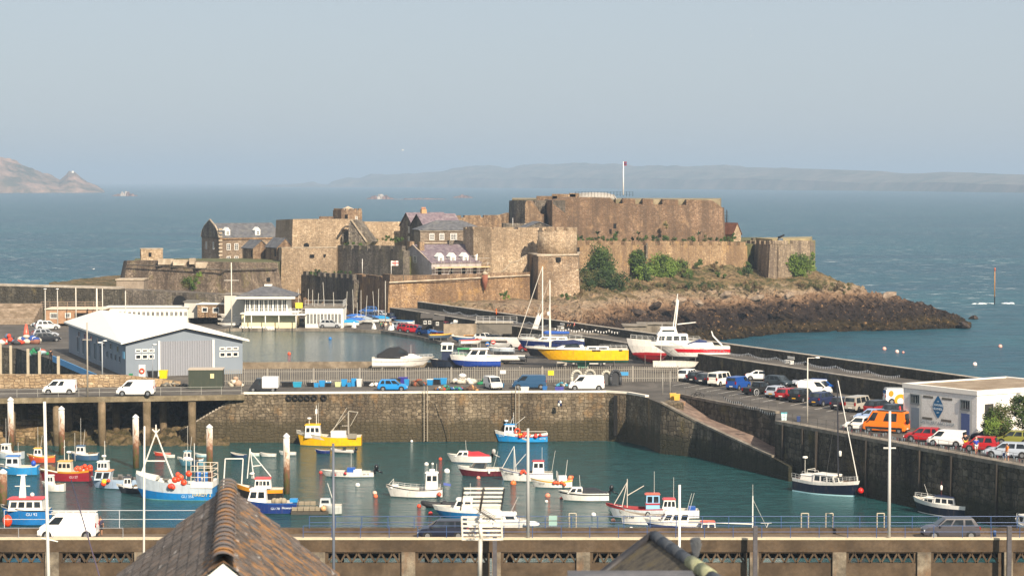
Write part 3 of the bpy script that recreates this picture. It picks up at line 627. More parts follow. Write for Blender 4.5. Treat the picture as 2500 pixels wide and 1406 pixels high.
b.add(pr + [v + V((1.2, 3, 0)) for v in pr], [(0, 1, 2, 3, 4, 5), (11, 10, 9, 8, 7, 6)] + [(i, (i + 1) % 6, 6 + (i + 1) % 6, 6 + i) for i in range(6)]); b.build('stair', [cstd], t, fixn=True)
b = MB()
for dx in (0, 9): b.tube(at(858 + dx, 537, 525.8 + dx * .1), at(896 + dx * 1.3, 591, 525.8 + dx * .1), .22, n=4)
b.build('stair_coping', [cap2], t)
b = MB(); p, q = at(779, 529, 534), at(812, 529, 534); b.box(p.x, p.y, p.z - 2, q.x, p.y + 3, p.z); b.build('parapet', [cst], t)
h = House('watch_tower', 'small crenellated watch tower with a low pyramid roof on the upper bastion', 833, 540, 28, 5.4, 4.8, 23, ZZ(514, 541), .0, 'flat', cst, slate, cat='tower', over=-.4)
b = MB()
for i in range(5): b.cbox(h.P(.5 + i * 1.1, .25, h.ze), .7, .5, .45, radians(28))
for i in range(4): b.cbox(h.P(.25, .7 + i * 1.1, h.ze), .5, .7, .45, radians(28))
b.build('battlement', [cst], h.t); b = MB(); A = h.P; b.add([A(1, 1, h.ze), A(4.6, 1, h.ze), A(4.6, 4, h.ze), A(1, 4, h.ze), A(2.8, 2.4, h.ze + 1.0)], [(0, 1, 4), (1, 2, 4), (2, 3, 4), (3, 0, 4)]); b.build('pyramid_roof', [cap2], h.t)
h.win(3.9, ZZ(533, 541), .6, .9); flat_panel(h.t, h.P(1.3, 0, ZZ(531, 540)), h.ux, .8, 1.3, name='door')
# --- barracks with curved gable
h = House('barracks', 'tall stone barracks with curved gable, grey slate roof and two white dormers', 536, 556, 27, 16, 13, 10, ZZ(581, 556), 3.3, 'gable', stone('barracks_stone', (.20, .15, .11), (.32, .25, .18), (.42, .34, .26), 2.4, 1.5, (.09, .07, .05), .3, (.45, .3, .18)), slate, over=.05)
b = MB(); A = h.P; prf = [(u * 13 / 9, v) for u, v in [(0, 0), (.55, 1.5), (1.7, 2.7), (3.3, 3.6), (4.5, 4.3), (5.7, 3.6), (7.3, 2.7), (8.45, 1.5), (9, 0)]]
b.add([A(-.25, y, h.ze + z) for y, z in prf] + [A(.25, y, h.ze + z) for y, z in prf], [tuple(range(9))[::-1], tuple(range(9, 18))] + [(i, i + 1, i + 10, i + 9) for i in range(8)]); b.build('gable', [cstd], h.t, fixn=True)
b = MB(); b.path([A(-.1, y, h.ze + z + .05) for y, z in prf], .2, 5); b.build('gable_coping', [cap2], h.t)
for x in (2.4, 10.2): h.dormer(x, .9, h.ze + .45, 1.3, 1.3)
for x in (2.3, 4.3):
    for y in (602, 633): h.win(x, ZZ(y, 559), 1.0, 1.6)
for x in (4.3, 9.4): h.win(x, ZZ(600, 560), .9, 1.8, 'l')
for k in range(12): b = MB(); b.cbox(h.P(.2, -.05, h.zb + 2 + k * .9), .9, .3, .4, radians(27)); b.build('quoin', [cap2], h.t)
b = MB(); b.path([h.P(0, -.1, h.ze - .3), h.P(15.8, -.1, h.ze - .3)], .2); b.build('cornice', [cst3], h.t)
for px, D, y0, y1, L, dp, lb in ((618, 536, 606, 588, 4.0, 7.2, 'small slate roofed stone shed in front of the curved gable barracks'), (676, 528, 604, 583, 4.0, 7.2, 'larger slate roofed stone shed beside the walled block')):
    h = House('stone_shed', lb, px, D, 27, L, dp, 10, ZZ(y0, D), (y1 - y0) * -D / F, 'end', cst, slate)
    flat_panel(h.t, h.P(0, 1.0, h.ze - 1.3), -h.uy, .7, 1.6, name='window')
# --- twin gable house
hs = []
h = House('gabled_house', 'dark stone house with left of two steep gables and purple slate roof', 1009, 541, 27, 9.5, 7.6, 15, ZZ(552, 541), 3.0, 'gable', cstd, pslate)
h.win(2.4, ZZ(561, 543), .8, 1.5, 'l'); h.win(2.4, ZZ(584, 543), .8, 1.3, 'l')
h2 = House('gabled_house', 'dark stone house with right of two steep gables and purple slate roof', 1036, 532, 27, 9.5, 7.8, 14, ZZ(553, 534), 2.8, 'gable', cstd, pslate)
h2.win(2.6, ZZ(561, 534), .8, 1.5, 'l'); h2.win(1.2, ZZ(586, 534), .8, 1.4, 'l'); h2.win(5.0, ZZ(586, 534), .8, 1.4, 'l')
c_ = h.box('chimney', 4.2, 3.3, h.ze + 2.3, h.ze + 3.9, 1.3, .8, paint('#b9936a', .9, .3)); 
b = MB()
for k in range(3): b.lathe(h.P(3.8 + k * .4, 3.3, h.ze + 3.9), [(.15, 0), (.13, .5)], 8)
b.build('chimney_pot', [paint('#c98f63', .8)], c_)
# --- grey hipped house
h = House('hipped_house', 'sunlit stone house with grey hipped slate roof and white sash windows', 1026, 510, 12, 14.5, 8.5, 11, ZZ(563, 510), 2.0, 'hip', stone('ashlar_house', (.2, .15, .11), (.30, .24, .18), (.40, .33, .25), 2.2, 1.5, (.1, .08, .06), .2, (.36, .27, .18)), slate, over=.4)
for px in (1054, 1078, 1106.5): h.win(((px - 1026) * 510 / F) * 1.03, ZZ(578, 511), 1.1 if px < 1100 else 1.5, 1.5, bars=(2 if px < 1100 else 3, 3))
for px in (1054, 1078): h.win(((px - 1026) * 510 / F) * 1.03, ZZ(603, 511), 1.1, .9)
b = MB(); b.path([h.P(-.1, -.08, ZZ(594, 510)), h.P(10, -.08, ZZ(594, 511))], .13); b.path([h.P(-.1, -.1, h.ze - .1), h.P(10, -.1, h.ze - .1)], .2); b.build('cornice', [cap2], h.t)
# --- round bastion and tower
t = cwall('castle_bastion', 'curved pale bastion wall between the hipped house and the round tower', [(1131, 508, 559), (1138, 502, 559), (1156, 497.5, 559), (1200, 495, 560), (1260, 496, 560), (1322, 498, 561)], 9, 2.2, .0, cst2, (5.0, .9, .45))
t = thing('round_tower', 'round crenellated stone tower standing on a square battered base', 'tower'); c_ = at(1361, 620, 490); zt = ZZ(563, 486)
b = MB(); b.lathe(V((c_.x, c_.y, 0)), [(4.25, ZZ(622, 486)), (4.2, zt - .1)], 28); b.build('drum', [cst2], t)
b = MB(); pr = [XX(1286, 500), XX(1314, 481), XX(1410, 486), XX(1414, 503)]; zz = ZZ(625, 482)
tp = [(pr[0], 500), (pr[1], 481), (pr[2], 486), (pr[3], 503)]; bt = [(pr[0] - .4, 500), (pr[1] - .15, 480), (pr[2] + .8, 484.6), (pr[3] + .9, 503)]
b.add([(x, y, 4) for x, y in bt] + [(x, y, zz) for x, y in tp], [(0, 1, 5, 4), (1, 2, 6, 5), (2, 3, 7, 6), (3, 0, 4, 7), (4, 5, 6, 7)]); b.build('base', [stone('tower_stone', (.28, .19, .115), (.42, .30, .195), (.58, .45, .32), 2.2, 1.4, (.10, .07, .05), .55, (.16, .12, .08), lichen=(.36, .22, .11))], t)
b = MB(); b.add([(x + o * .25, y - .2, z) for z in (zz, zz + .3) for (x, y), o in zip(tp, (-1, -1, 1, 1))], [(0, 1, 5, 4), (1, 2, 6, 5), (2, 3, 7, 6), (3, 0, 4, 7), (4, 5, 6, 7)]); b.build('string_course', [cap2], t)
b = MB()
for k in range(11):
    a = 2 * pi * k / 11 + .25; b.cbox(V((c_.x + 3.8 * cos(a), c_.y + 3.8 * sin(a), zt - .15)), .8, 1.5, .75, a)
b.build('battlement', [cst2], t)
for x, y, w_ in ((1363, 634, 1.1), (1301, 634, .8)): flat_panel(t, at(x, y, 483.2 if x > 1320 else 490.2), V((1, .05, 0)) if x > 1320 else V((.13, -.99, 0)), w_, 1.0, off=.12)
cwall('castle_wall', 'curving stepped wall sweeping down left from the round tower base', [(1222, 489, 667), (1236, 489, 656), (1246, 489, 643), (1266, 489, 638), (1274, 489, 630), (1287, 489, 624)], 9, 3, 0, cst2, None, True)
# --- white barracks with scaffold
h = House('white_barracks', 'pale rendered barracks with purple slate roof, four white dormers and scaffolding', 1053, 491, 27, 17.0, 19, 9, ZZ(643, 491), 3.6, 'gable', plain('lime_render', (.40, .35, .34), (.52, .47, .46), .4, .9, stain=(.28, .24, .22)), pslate, over=.15)
h.win(8.3, ZZ(634, 497), 1.5, 1.5, 'l', bars=(2, 2))
for y, nm in ((6.9, 0), (12.1, 0)): h.box('chimney', .7, y, h.ze + 2.2, h.ze + 4.4, 1.1, 1.3, cst)
for x, zz in ((9, 3.1), (15, 3.3)): h.box('chimney', x, 9.5, h.ze + 2.6, h.ze + 4.6, 1.0, 1.0, cstd)
for x in (2.7, 5.6, 8.6, 11.7): h.dormer(x, .9, h.ze + .1, 1.35, 1.25)
for x in (2.0, 4.8, 7.6, 10.4, 13.2): flat_panel(h.t, h.P(x, 0, ZZ(668, 495)), h.ux, .9, 1.6, name='window'); flat_panel(h.t, h.P(x, 0, ZZ(655, 495) - .1), h.ux, .9, .5, name='window')
b = MB(); b.path([h.P(0, .0, h.ze), h.P(0, 9.5, h.ze + 3.7), h.P(0, 19, h.ze)], .16); b.build('verge', [cap2], h.t)
t = thing('scaffold', 'steel pole scaffold with plank decks along the pale barracks', 'scaffold'); b = MB(); A = h.P
for i in range(10):
    for y in (-.7, -1.9): b.tube(A(i * 2.1, y, 10), A(i * 2.1, y, h.ze + .3 + (i % 3) * .5), .05, n=4)
    if i % 2: b.tube(A(i * 2.1, -1.9, 12), A(i * 2.1 + 2.1, -1.9, h.ze), .04, n=4)
for z in (h.ze - 3.4, h.ze - 1.6, h.ze - .1, h.ze + 1): b.tube(A(0, -1.9, z), A(19, -1.9, z), .045, n=4)
b.build('pole', [paint('#a9a39a', .6, .2)], t); b = MB()
for z in (h.ze - 3.0, h.ze - 1.0): b.prism([A(0, -2), A(19, -2), A(19, -.6), A(0, -.6)], z, z + .22)
b.build('deck', [paint('#d6b489', .8, .3)], t)
# --- middle wall and end tower
t = cwall('castle_wall', 'long golden crenellated wall above the ivy slope', [(1405, 500, 598), (1520, 513, 598), (1570, 519, 599), (1640, 525, 599), (1824, 548, 600)], 7, 2.0, .04, stone('golden_stone', (.30, .19, .10), (.44, .30, .165), (.58, .42, .25), 2.0, 1.4, (.15, .095, .065), .55, (.2, .14, .085), lichen=(.45, .28, .12)), (2.35, 1.5, .95))
flat_panel(t, at(1412, 610, 500.2), V((.9, .4, 0)), .6, 1.1)
b = MB(); p = at(1579, 610, 518.6); b.box(p.x - .2, p.y - .3, p.z - 2, p.x + .2, p.y + .3, p.z + 1.5); b.build('buttress', [cstd], t)
t = cwall('end_tower', 'angular stone end tower above the headland, grassy top and ivy on its right', [(1816, 566, 597), (1822, 562, 597), (1880, 539, 596), (1930, 542, 596), (1977, 546, 597), (1988, 572, 602)], 8, 2.2, .05, stone('end_tower_stone', (.26, .195, .13), (.42, .32, .21), (.58, .46, .32), 2.1, 1.4, (.10, .075, .06), .75, (.14, .11, .08)), (3.4, 1.3, .9), cat='tower')
b = MB(); p, q = at(1838, 582, 575), at(1885, 586, 575); b.box(p.x, p.y, 18, q.x, p.y + 4, p.z); b.build('rear_block', [cstd], t)
b = MB(); p, q = at(1845, 584, 574), at(1983, 584, 574); b.prism([(p.x, p.y), (XX(1885, 548), 548), (XX(1975, 552), 552), (q.x, q.y)], 18.5, [19.6, 19.9, 19.9, 19.9]); b.build('grass_bank', [plain('dry_bank', (.25, .20, .10), (.40, .32, .18), .5)], t)
g_ = thing('cannon', 'dark cannon on a grey carriage on top of the end tower', 'cannon'); p = at(1905, 590, 546); b = MB(); b.tube(p + V((-.5, 0, .9)), p + V((.9, -.5, 1.6)), .3, .18, 8); b.build('barrel', [dark], g_); b = MB(); b.cbox(p + V((0, 0, -.3)), 1.5, .9, 1.1, .3, 0, .7); b.build('carriage', [paint('#4a5660')], g_)
# --- citadel
zk = 15
kst = stone('citadel_stone', (.175, .105, .062), (.28, .175, .108), (.40, .27, .18), 2.1, 1.3, (.10, .07, .05), .65, (.14, .10, .07), lichen=(.38, .245, .14), big=.09)
t = cwall('citadel', 'huge flat topped stone citadel with gun embrasures crowning the castle', [(1348, 546, 489), (1400, 547, 481), (1490, 549, 483), (1503, 549.3, 497), (1678, 554.3, 501), (1700, 555, 488), (1738, 556, 489), (1764, 558, 507), (1768, 575, 507)], zk, 6, .045, kst)
b = MB()
for x0, x1 in ((1503, 1503.5), (1520, 1551), (1569, 1595), (1617, 1656), (1676, 1700)):
    d0 = 546.5 + (x0 - 1348) * .0245; p, q = at(x0, 484 + (x0 - 1500) * .02, d0 + .5), at(x1, 485 + (x1 - 1500) * .02, d0 + .9); b.hexa([V((p.x, p.y, p.z - 2)), V((q.x, q.y, q.z - 2)), V((q.x, q.y + 5, q.z - 2)), V((p.x, p.y + 5, p.z - 2)), p, q, q + V((0, 5, 0)), p + V((0, 5, 0))])
b.build('parapet', [kst], t)
flat_panel(t, at(1501, 552, 547), V((1, 0, 0)), .7, 1.2, off=.3)
b = MB(); b.prism([(XX(1350, 551), 551), (XX(1490, 553), 553), (XX(1700, 560), 560), (XX(1758, 564), 564), (XX(1760, 600), 600), (XX(1250, 610), 610), (XX(1250, 572), 572), (XX(1318, 566), 566)], 14, 29.3); b.build('roof', [plain('dry_roof', (.18, .15, .09), (.36, .30, .20), .3)], t)
b = MB(); c_ = at(1450, 480, 566); b.lathe(V((c_.x, c_.y, 0)), [(6, 29.0), (5, 30.4), (3, 30.9), (.2, 31.0)], 20); b.build('mound', [plain('pale_mound', (.34, .31, .27), (.46, .43, .38), .4)], t)
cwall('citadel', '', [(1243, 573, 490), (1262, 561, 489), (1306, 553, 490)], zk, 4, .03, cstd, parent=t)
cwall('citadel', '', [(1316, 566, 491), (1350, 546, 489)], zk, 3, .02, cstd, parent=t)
b = MB(); pr = [at(x, y, 550) for x, y in ((1282, 560), (1330, 560), (1330, 524), (1316, 522), (1296, 491), (1286, 490), (1282, 496))]
b.add(pr + [v + V((.6, 4, 0)) for v in pr], [tuple(range(7)), tuple(range(13, 6, -1))] + [(i, (i + 1) % 7, 7 + (i + 1) % 7, 7 + i) for i in range(7)]); b.build('stair_wall', [cst], t, fixn=True)
for x0, x1, y0, y1 in ((1310, 1360, 479, 486), (1348, 1405, 474, 486), (1391, 1413, 472, 480)):
    b = MB(); p, q = at(x0, y0, 560), at(x1, y0, 560); b.box(p.x, p.y, 28, q.x, p.y + 4, p.z); b.build('upper_block', [cst], t)
b = MB(); ff = [at(1405, 479, 558), at(1545, 479, 561)]
for k in range(19):
    p = ff[0].lerp(ff[1], k / 18); p.z = 30.0; b.tube(p, p + V((0, 0, 1.2)), .05, n=4)
for zz in (30.5, 31.1): b.tube((ff[0].x, ff[0].y, zz), (ff[1].x, ff[1].y, zz), .025, n=4)
tag(b.build('iron_railing', [dark]), 'thin black railing on top of the citadel', 'railing')
def flagpole(name, label, px, y0, y1, D, r, fl=None, cross=False, group='flagpoles around the castle'):
    t = thing(name, label, 'flagpole', (0, 0, 0), 0, group); b = MB(); p, q = at(px, y0, D), at(px, y1, D); b.tube((p.x, p.y, q.z), p, r, r * .6, 6); b.build('pole', [paint('#ece7df', .5, .1)], t)
    if fl:
        b = MB(); w_, h_, c1, c2 = fl; n = 8
        for k in range(n):
            x0, x1 = w_ * k / n, w_ * (k + 1) / n; f0, f1 = .12 * sin(k * 1.1), .12 * sin((k + 1) * 1.1)
            for j, (z0, z1) in enumerate(((0, .38), (.38, .62), (.62, 1))):
                mi = 1 if (j == 1 or .38 < k / n < .6) else 0
                b.add([p + V((x0, f0, -h_ * z1)), p + V((x1, f1, -h_ * z1)), p + V((x1, f1, -h_ * z0)), p + V((x0, f0, -h_ * z0))], [(0, 1, 2, 3)], mi)
        b.build('flag', [paint(c1, .8), paint(c2, .8)], t)
    return t
flagpole('flagpole', 'tall white flagpole with a small red and blue flag on the citadel', 1522, 395, 476, 560, .16, (.8, 1.0, '#8c2a3a', '#3b3f66'))
flagpole('flagpole', 'short white flagpole on the bastion just left of the round tower', 1252, 532, 556, 497, .06)
flagpole('flagpole', 'white pole with a red and white cross flag beside the pale barracks gable', 955, 637, 672, 478, .08, (1.5, 1.0, '#e7dcd2', '#c23a3a'))
flagpole('flagpole', 'plain white pole left of the cross flag behind the dark bastion', 884.5, 632, 668, 487, .08)
h = House('red_roof_house', 'little stone house with red tiled roof at the right foot of the citadel', 1790, 578, 27, 2.3, 8, 16, ZZ(569, 578), 2.4, 'end', cst2, redtile)
h = House('slate_lodge', 'low grey slate roofed lodge behind the curved bastion', 1282, 512, 15, 6.5, 5, 18, ZZ(557, 512), 1.3, 'end', cstd, slate)
cwall('castle_wall', 'distant crenellated wall with a walkway between the gabled house and citadel', [(1098, 556, 532), (1130, 556, 531), (1225, 560, 530), (1245, 566, 524)], 15, 1.5, 0, cst, (3.6, .9, .5))
cwall('castle_wall', 'low stone wall in front of the citadel foot', [(1228, 530, 545), (1330, 532, 546), (1348, 540, 560)], 15, 1.5, 0, cstd)
GB = 'boats moored in the harbour'
WH, OR, RD = '#ece8e0', '#e2481f', '#b01e28'
def sheer(t, fb, br, sr): # t 0 stern .. 1 bow
    return fb + br * max(0, (t - .35) / .65) ** 1.8 + sr * max(0, (.35 - t) / .35) ** 1.5
class Boat:
    def __init__(s, name, label, px, py, hd, L, B, fb=.8, br=.6, sr=.1, cols=(WH, WH, '#1d4a8c'), z=0.0, draft=.35, deck=.35, sw=.8, rake=.7, group=GB, cat='boat', deckc='#b9b2a6', full=2.4, pos=None, stripe=.78, v=.55):
        p = pos or G(px, py, z if z < 1 else Q); s.t = thing(name, label, cat, (p.x, p.y, z), radians(hd), group); s.L, s.B, s.fb, s.br, s.sr = L, B, fb, br, sr; s.sw, s.full, s.rake = sw, full, rake
        n = 17; S = []; s.dk = deck
        for i in range(n):
            t = i / (n - 1); b = s.beam(t); h = sheer(t, fb, br, sr); k = draft * (1 - max(0, (t - .7) / .3) ** 2 * .9)
            X = lambda f: -L / 2 + t * (L - rake * (1 - f))
            pr = [(0, -k, 0), (b * v, -k * .55, .1), (b * (.93 - .18 * max(0, t - .5) * 2), .03, .25), (b * (.97 - .06 * max(0, t - .5) * 2), h * stripe, .8), (b, h, 1), (b - .07 if b > .1 else b * .3, h, 1), (b - .1 if b > .13 else b * .2, h - deck, .9)]
            S.append([(X(f), y, zz) for y, zz, f in pr])
        b = MB()
        for side in (1, -1):
            for i in range(n - 1):
                for j in range(6):
                    a, c, d, e = S[i][j], S[i + 1][j], S[i + 1][j + 1], S[i][j + 1]
                    q = [(u[0], u[1] * side, u[2]) for u in (a, c, d, e)]; b.add(q if side < 0 else q[::-1], [(0, 1, 2, 3)], (0, 0, 1, 2, 2, 3)[j], j < 4 and j != 2)
        q = S[0]; b.add([(u[0], u[1], u[2]) for u in q[:5]] + [(u[0], -u[1], u[2]) for u in q[4:0:-1]], [tuple(range(9))[::-1]], 1)
        s.hull = b.build('hull', [paint(cols[2], .5, .35), paint(cols[1], .35, .5), paint(cols[0], .4, .4), paint(deckc, .7, .4)], s.t)
        b = MB(); top = [(S[i][6][0], S[i][6][1], S[i][6][2]) for i in range(n)]
        for i in range(n - 1): a, c = top[i], top[i + 1]; b.add([(a[0], -a[1], a[2]), (c[0], -c[1], c[2]), (c[0], c[1], c[2]), (a[0], a[1], a[2])], [(0, 1, 2, 3)])
        b.build('deck', [paint(deckc, .7, .4)], s.t)
    def beam(s, t): return s.B / 2 * (s.sw + (1 - s.sw) * min(1, t / .35) if t < .35 else max(0.0, 1 - ((t - .35) / .65) ** s.full) ** .85 if t < 1 else 0.0)
    def X(s, t): return -s.L / 2 + t * s.L
    def h(s, t): return sheer(t, s.fb, s.br, s.sr)
    def cabin(s, t0, t1, w, hh, z0=None, col=WH, roof=None, rf=.25, ra=.05, wins=3, wz=(.5, .88), tw=.86, name='cabin', rover=.08, par=None, front=True):
        x0, x1 = s.X(t0), s.X(t1); z0 = s.h((t0 + t1) / 2) - s.dk if z0 is None else z0; b = MB(); W = w / 2
        P = [(x0, -W, z0), (x1, -W, z0), (x1, W, z0), (x0, W, z0), (x0 + ra, -W * tw, z0 + hh), (x1 - rf, -W * tw, z0 + hh), (x1 - rf, W * tw, z0 + hh), (x0 + ra, W * tw, z0 + hh)]
        b.hexa(P); c = b.build(name, [paint(col, .4, .2)], par or s.t)
        if roof is not None:
            b = MB(); o = rover; zt = z0 + hh
            b.hexa([(x0 + ra - o, -W * tw - o, zt), (x1 - rf + o * 2, -W * tw - o, zt), (x1 - rf + o * 2, W * tw + o, zt), (x0 + ra - o, W * tw + o, zt), (x0 + ra, -W * tw, zt + .1), (x1 - rf, -W * tw, zt + .1), (x1 - rf, W * tw, zt + .1), (x0 + ra, W * tw, zt + .1)])
            b.build('roof', [paint(roof, .4, .2)], c)
        L = x1 - x0 - ra - rf; f0, f1 = wz
        for k in range(wins):
            for sd in (-1, 1):
                def pt(u, f):
                    xa = x0 + ra * f + (x1 - rf * f - x0 - ra * f) * u; y = W * (1 + (tw - 1) * f) + .012; return (xa, y * sd, z0 + hh * f)
                g_ = .12; u0, u1 = (k + g_) / wins * .94 + .03, (k + 1 - g_) / wins * .94 + .03; b = MB(); q = [pt(u0, f0), pt(u1, f0), pt(u1, f1), pt(u0, f1)]; b.add(q if sd < 0 else q[::-1], [(0, 1, 2, 3)]); b.build('window', [glass()], c)
        if front and wins:
            for k in range(2):
                def pf(u, f): y = W * (1 + (tw - 1) * f); return (x1 - rf * f + .015, -y + 2 * y * u, z0 + hh * f)
                u0, u1 = (k + .1) / 2, (k + .9) / 2; b = MB(); b.add([pf(u0, f0), pf(u1, f0), pf(u1, f1), pf(u0, f1)], [(0, 1, 2, 3)]); b.build('window', [glass()], c)
        s.ct = z0 + hh; return c
    def part(s, name, fn, mat, par=None): b = MB(); fn(b); return b.build(name, mat if isinstance(mat, list) else [mat], par or s.t)
    def poles(s, name, segs, r=.035, col='#d9d5cc', par=None):
        def f(b):
            for a, c in segs: b.tube(a, c, r, r * .8, 5)
        return s.part(name, f, paint(col, .5, .2), par)
    def antenna(s, t, z, h, lean=.0, y=0, r=.02): return s.poles('antenna', [((s.X(t), y, z), (s.X(t) + lean, y, z + h))], r)
    def radar(s, t, z, h=.8):
        x = s.X(t); o = s.poles('radar_mast', [((x, 0, z), (x, 0, z + h))], .05); s.part('radar', lambda b: b.lathe((x, 0, z + h), [(.22, 0), (.28, .08), (.25, .2), (.08, .24)], 10), paint(WH, .4, .1), o); return o
    def rail(s, t0, t1, h=.5, n=6, r=.018, col='#c9c9c6', inset=.08):
        for sd in (-1, 1):
            def f(b):
                pr = None
                for k in range(n + 1):
                    t = t0 + (t1 - t0) * k / n; p = (s.X(t) - .1, (max(0, s.beam(t) - inset)) * sd, s.h(t)); q = (p[0], p[1], p[2] + h); b.tube(p, q, r, n=4)
                    if pr: b.tube(pr, q, r, n=4); b.tube((pr[0], pr[1], pr[2] - h * .5), (q[0], q[1], q[2] - h * .5), r * .8, n=4)
                    pr = q
            s.part('guard_rail', f, paint(col, .4, .1))
    def outboard(s, n=1, col='#15171a', up=True, sc=1.0):
        for k in range(n):
            y = (k - (n - 1) / 2) * .55; x = -s.L / 2
            def f(b):
                b.lathe((x - .3 * sc, y, s.fb + .25), [(.05, -.05), (.2 * sc, 0), (.24 * sc, .25 * sc), (.2 * sc, .5 * sc), (.06, .58 * sc)], 8)
                b.tube((x - .25, y, s.fb + .2), (x - (1.0 if up else .35) * sc, y, s.fb - (.15 if up else .9)), .09 * sc, .06, 6); b.cbox((x - .1, y, s.fb - .25), .25, .18, .5)
            s.part('outboard_motor', f, paint(col, .3, .1))
    def stripe(s, z0f, z1f, col, t0=0, t1=1, name='stripe'):
        b = MB(); n = 16
        for sd in (-1, 1):
            for i in range(n):
                ta, tb = t0 + (t1 - t0) * i / n, t0 + (t1 - t0) * (i + 1) / n
                def pt(t, f):
                    h = s.h(t) * f; X = -s.L / 2 + t * (s.L - s.rake * (1 - (.25 + (.8 - .25) * min(1, f / .78) if f < .78 else .8 + (f - .78) / .22 * .2))); k2 = max(0, t - .5) * 2
                    a = .93 - .18 * k2; c = .97 - .06 * k2; y = s.beam(t) * (a + (c - a) * min(1, f / .78) if f < .78 else c + (1 - c) * (f - .78) / .22) + .02; return (X, y * sd, h)
                q = [pt(ta, z0f), pt(tb, z0f), pt(tb, z1f), pt(ta, z1f)]; b.add(q if sd < 0 else q[::-1], [(0, 1, 2, 3)])
        return b.build(name, [paint(col, .4, .2)], s.hull)
    def reg(s, body, t=.8, size=.3, col='#20242c', f=.62, sd=None):
        sd = sd or s.near(); k2 = max(0, t - .5) * 2; e = .03
        y = lambda t: s.beam(t) * (.955 - .1 * k2) + .05; h = s.h(t) * f
        x = -s.L / 2 + t * (s.L - s.rake * .35); dy = (y(t + e) - y(t - e)); dx = 2 * e * s.L; a = atan2(dy, dx)
        if sd > 0: rot = (pi / 2, 0, a + pi)
        else: rot = (pi / 2, 0, -a)
        return text(body, size, paint(col, .5, 0), s.hull, (x, (y(t) + .03) * sd, h), rot, 'registration_number')
    def near(s): # side facing the camera
        a = s.t.rotation_euler.z; return -1 if cos(a) > 0 else 1
    def canopy(s, t0, t1, w, z0, z1, col):
        x0, x1 = s.X(t0), s.X(t1); secs = []
        for k in range(7):
            u = k / 6; z = z0 + (z1 - z0) * (1 - (1 - u) ** 2.0) - .08 * sin(u * pi * 3); W = w / 2 * (1 - .1 * u)
            secs.append([(x0 + (x1 - x0) * u, -W, s.h(t0) * .98), (x0 + (x1 - x0) * u, -W * .55, z * .97), (x0 + (x1 - x0) * u, 0, z), (x0 + (x1 - x0) * u, W * .55, z * .97), (x0 + (x1 - x0) * u, W, s.h(t0) * .98)])
        return s.part('canopy', lambda b: b.loft(secs, close=False, cap=False, smooth=True), paint(col, .8, .2))
    def wpt(s, t, y, z): a = s.t.rotation_euler.z; x = s.X(t); return V((s.t.location.x + x * cos(a) - y * sin(a), s.t.location.y + x * sin(a) + y * cos(a), s.t.location.z + z))
    def keel(s, col, t0=.35, t1=.6, d=1.0, w=.18): x0, x1 = s.X(t0), s.X(t1); return s.part('keel', lambda b: b.hexa([(x0 + .2, -w / 2, -d), (x1 - .4, -w / 2, -d), (x1 - .4, w / 2, -d), (x0 + .2, w / 2, -d), (x0, -w, 0), (x1, -w, 0), (x1, w, 0), (x0, w, 0)]), paint(col, .6, .3))
    def cradle(s, d=1.0):
        def f(b):
            for t in (.15, .45, .75):
                for sd in (-1, 1): y = s.beam(t) * .8; b.tube((s.X(t), y * sd * 1.25, -d), (s.X(t), y * sd, -.02), .06, n=4); b.tube((s.X(t), y * sd * 1.25, -d + .05), (s.X(t), 0, -d + .05), .05, n=4)
        return s.part('cradle', f, paint('#4d4a45', .6, .3))
_bp = {}
def ball(name, label, cat, pos, r, col, group, sz=1.0, floats=True):
    k = (round(r, 2), col, sz)
    if k not in _bp:
        b = MB(); b.ball((0, 0, 0), r, 12, 8, 0, sz); b.tube((0, 0, r * .9 * sz), (0, 0, r * 1.2 * sz), r * .14, n=6, mi=1); o = b.build(name, [paint(col, .4, .2), paint('#3a3a40', .5, 0)]); _bp[k] = o
    else: o = _bp[k].copy(); COL.objects.link(o)
    o.location = pos; return tag(o, label, cat, group)
def cluster(b, t, side, z, n, label, cols=(OR, '#f0603a'), r=.2, sp=.55, seed=1, zsp=.35):
    q = random.Random(seed)
    for k in range(n):
        p = b.wpt(t + q.uniform(-.5, .5) * sp / b.L * n * .45, side, z + q.uniform(-.5, .5) * zsp); ball('buoy', label, 'buoy', p, r * q.choice((.8, 1, 1.15)), q.choice(cols), label.split(' in ')[0] + ' clusters')

for px, py, L, hd, c0, c1, m, lb in ((22, 1118, 3.6, 170, WH, '#c9d4da', 3.2, 'white and grey crabber behind the far left blue boat'), (100, 1128, 3.4, 185, '#d8a040', '#c8502c', 2.6, 'orange and yellow crabber between the left piles'), (205, 1122, 3.6, 178, WH, '#3a5a78', 3.4, 'slate blue crabber with tall aerial behind the red boat'), (465, 1136, 3.2, 180, WH, '#5a8a9c', 3.0, 'small teal crabber hidden behind the stern railings'), (318, 1203, 3.0, 190, WH, '#2a2e34', 0, 'dark workboat with deck gear touching the pale blue cabin boat'), (130, 1198, 2.6, 175, WH, '#e0dcd2', 0, 'white tender astern of the dark red boat')):
    B = Boat('crab_boat', lb, px, py, hd, L, L * .4, .75, .35, .1, (c0, c1, c1), deck=.3); B.cabin(.45, .75, L * .26, 1.1, .6, WH, c0 if c0 != WH else c1, .1, .1, 2, (.45, .85)); B.part('pots', lambda b: [b.ball((B.X(.1 + .07 * k), .2 * sin(k * 2), .75), .2, 6, 4) for k in range(4)][0], paint('#6a5a44', .9, .5))
    if m: B.antenna(.6, B.ct, m); B.antenna(.5, B.ct, m * .6, -.2, .2)
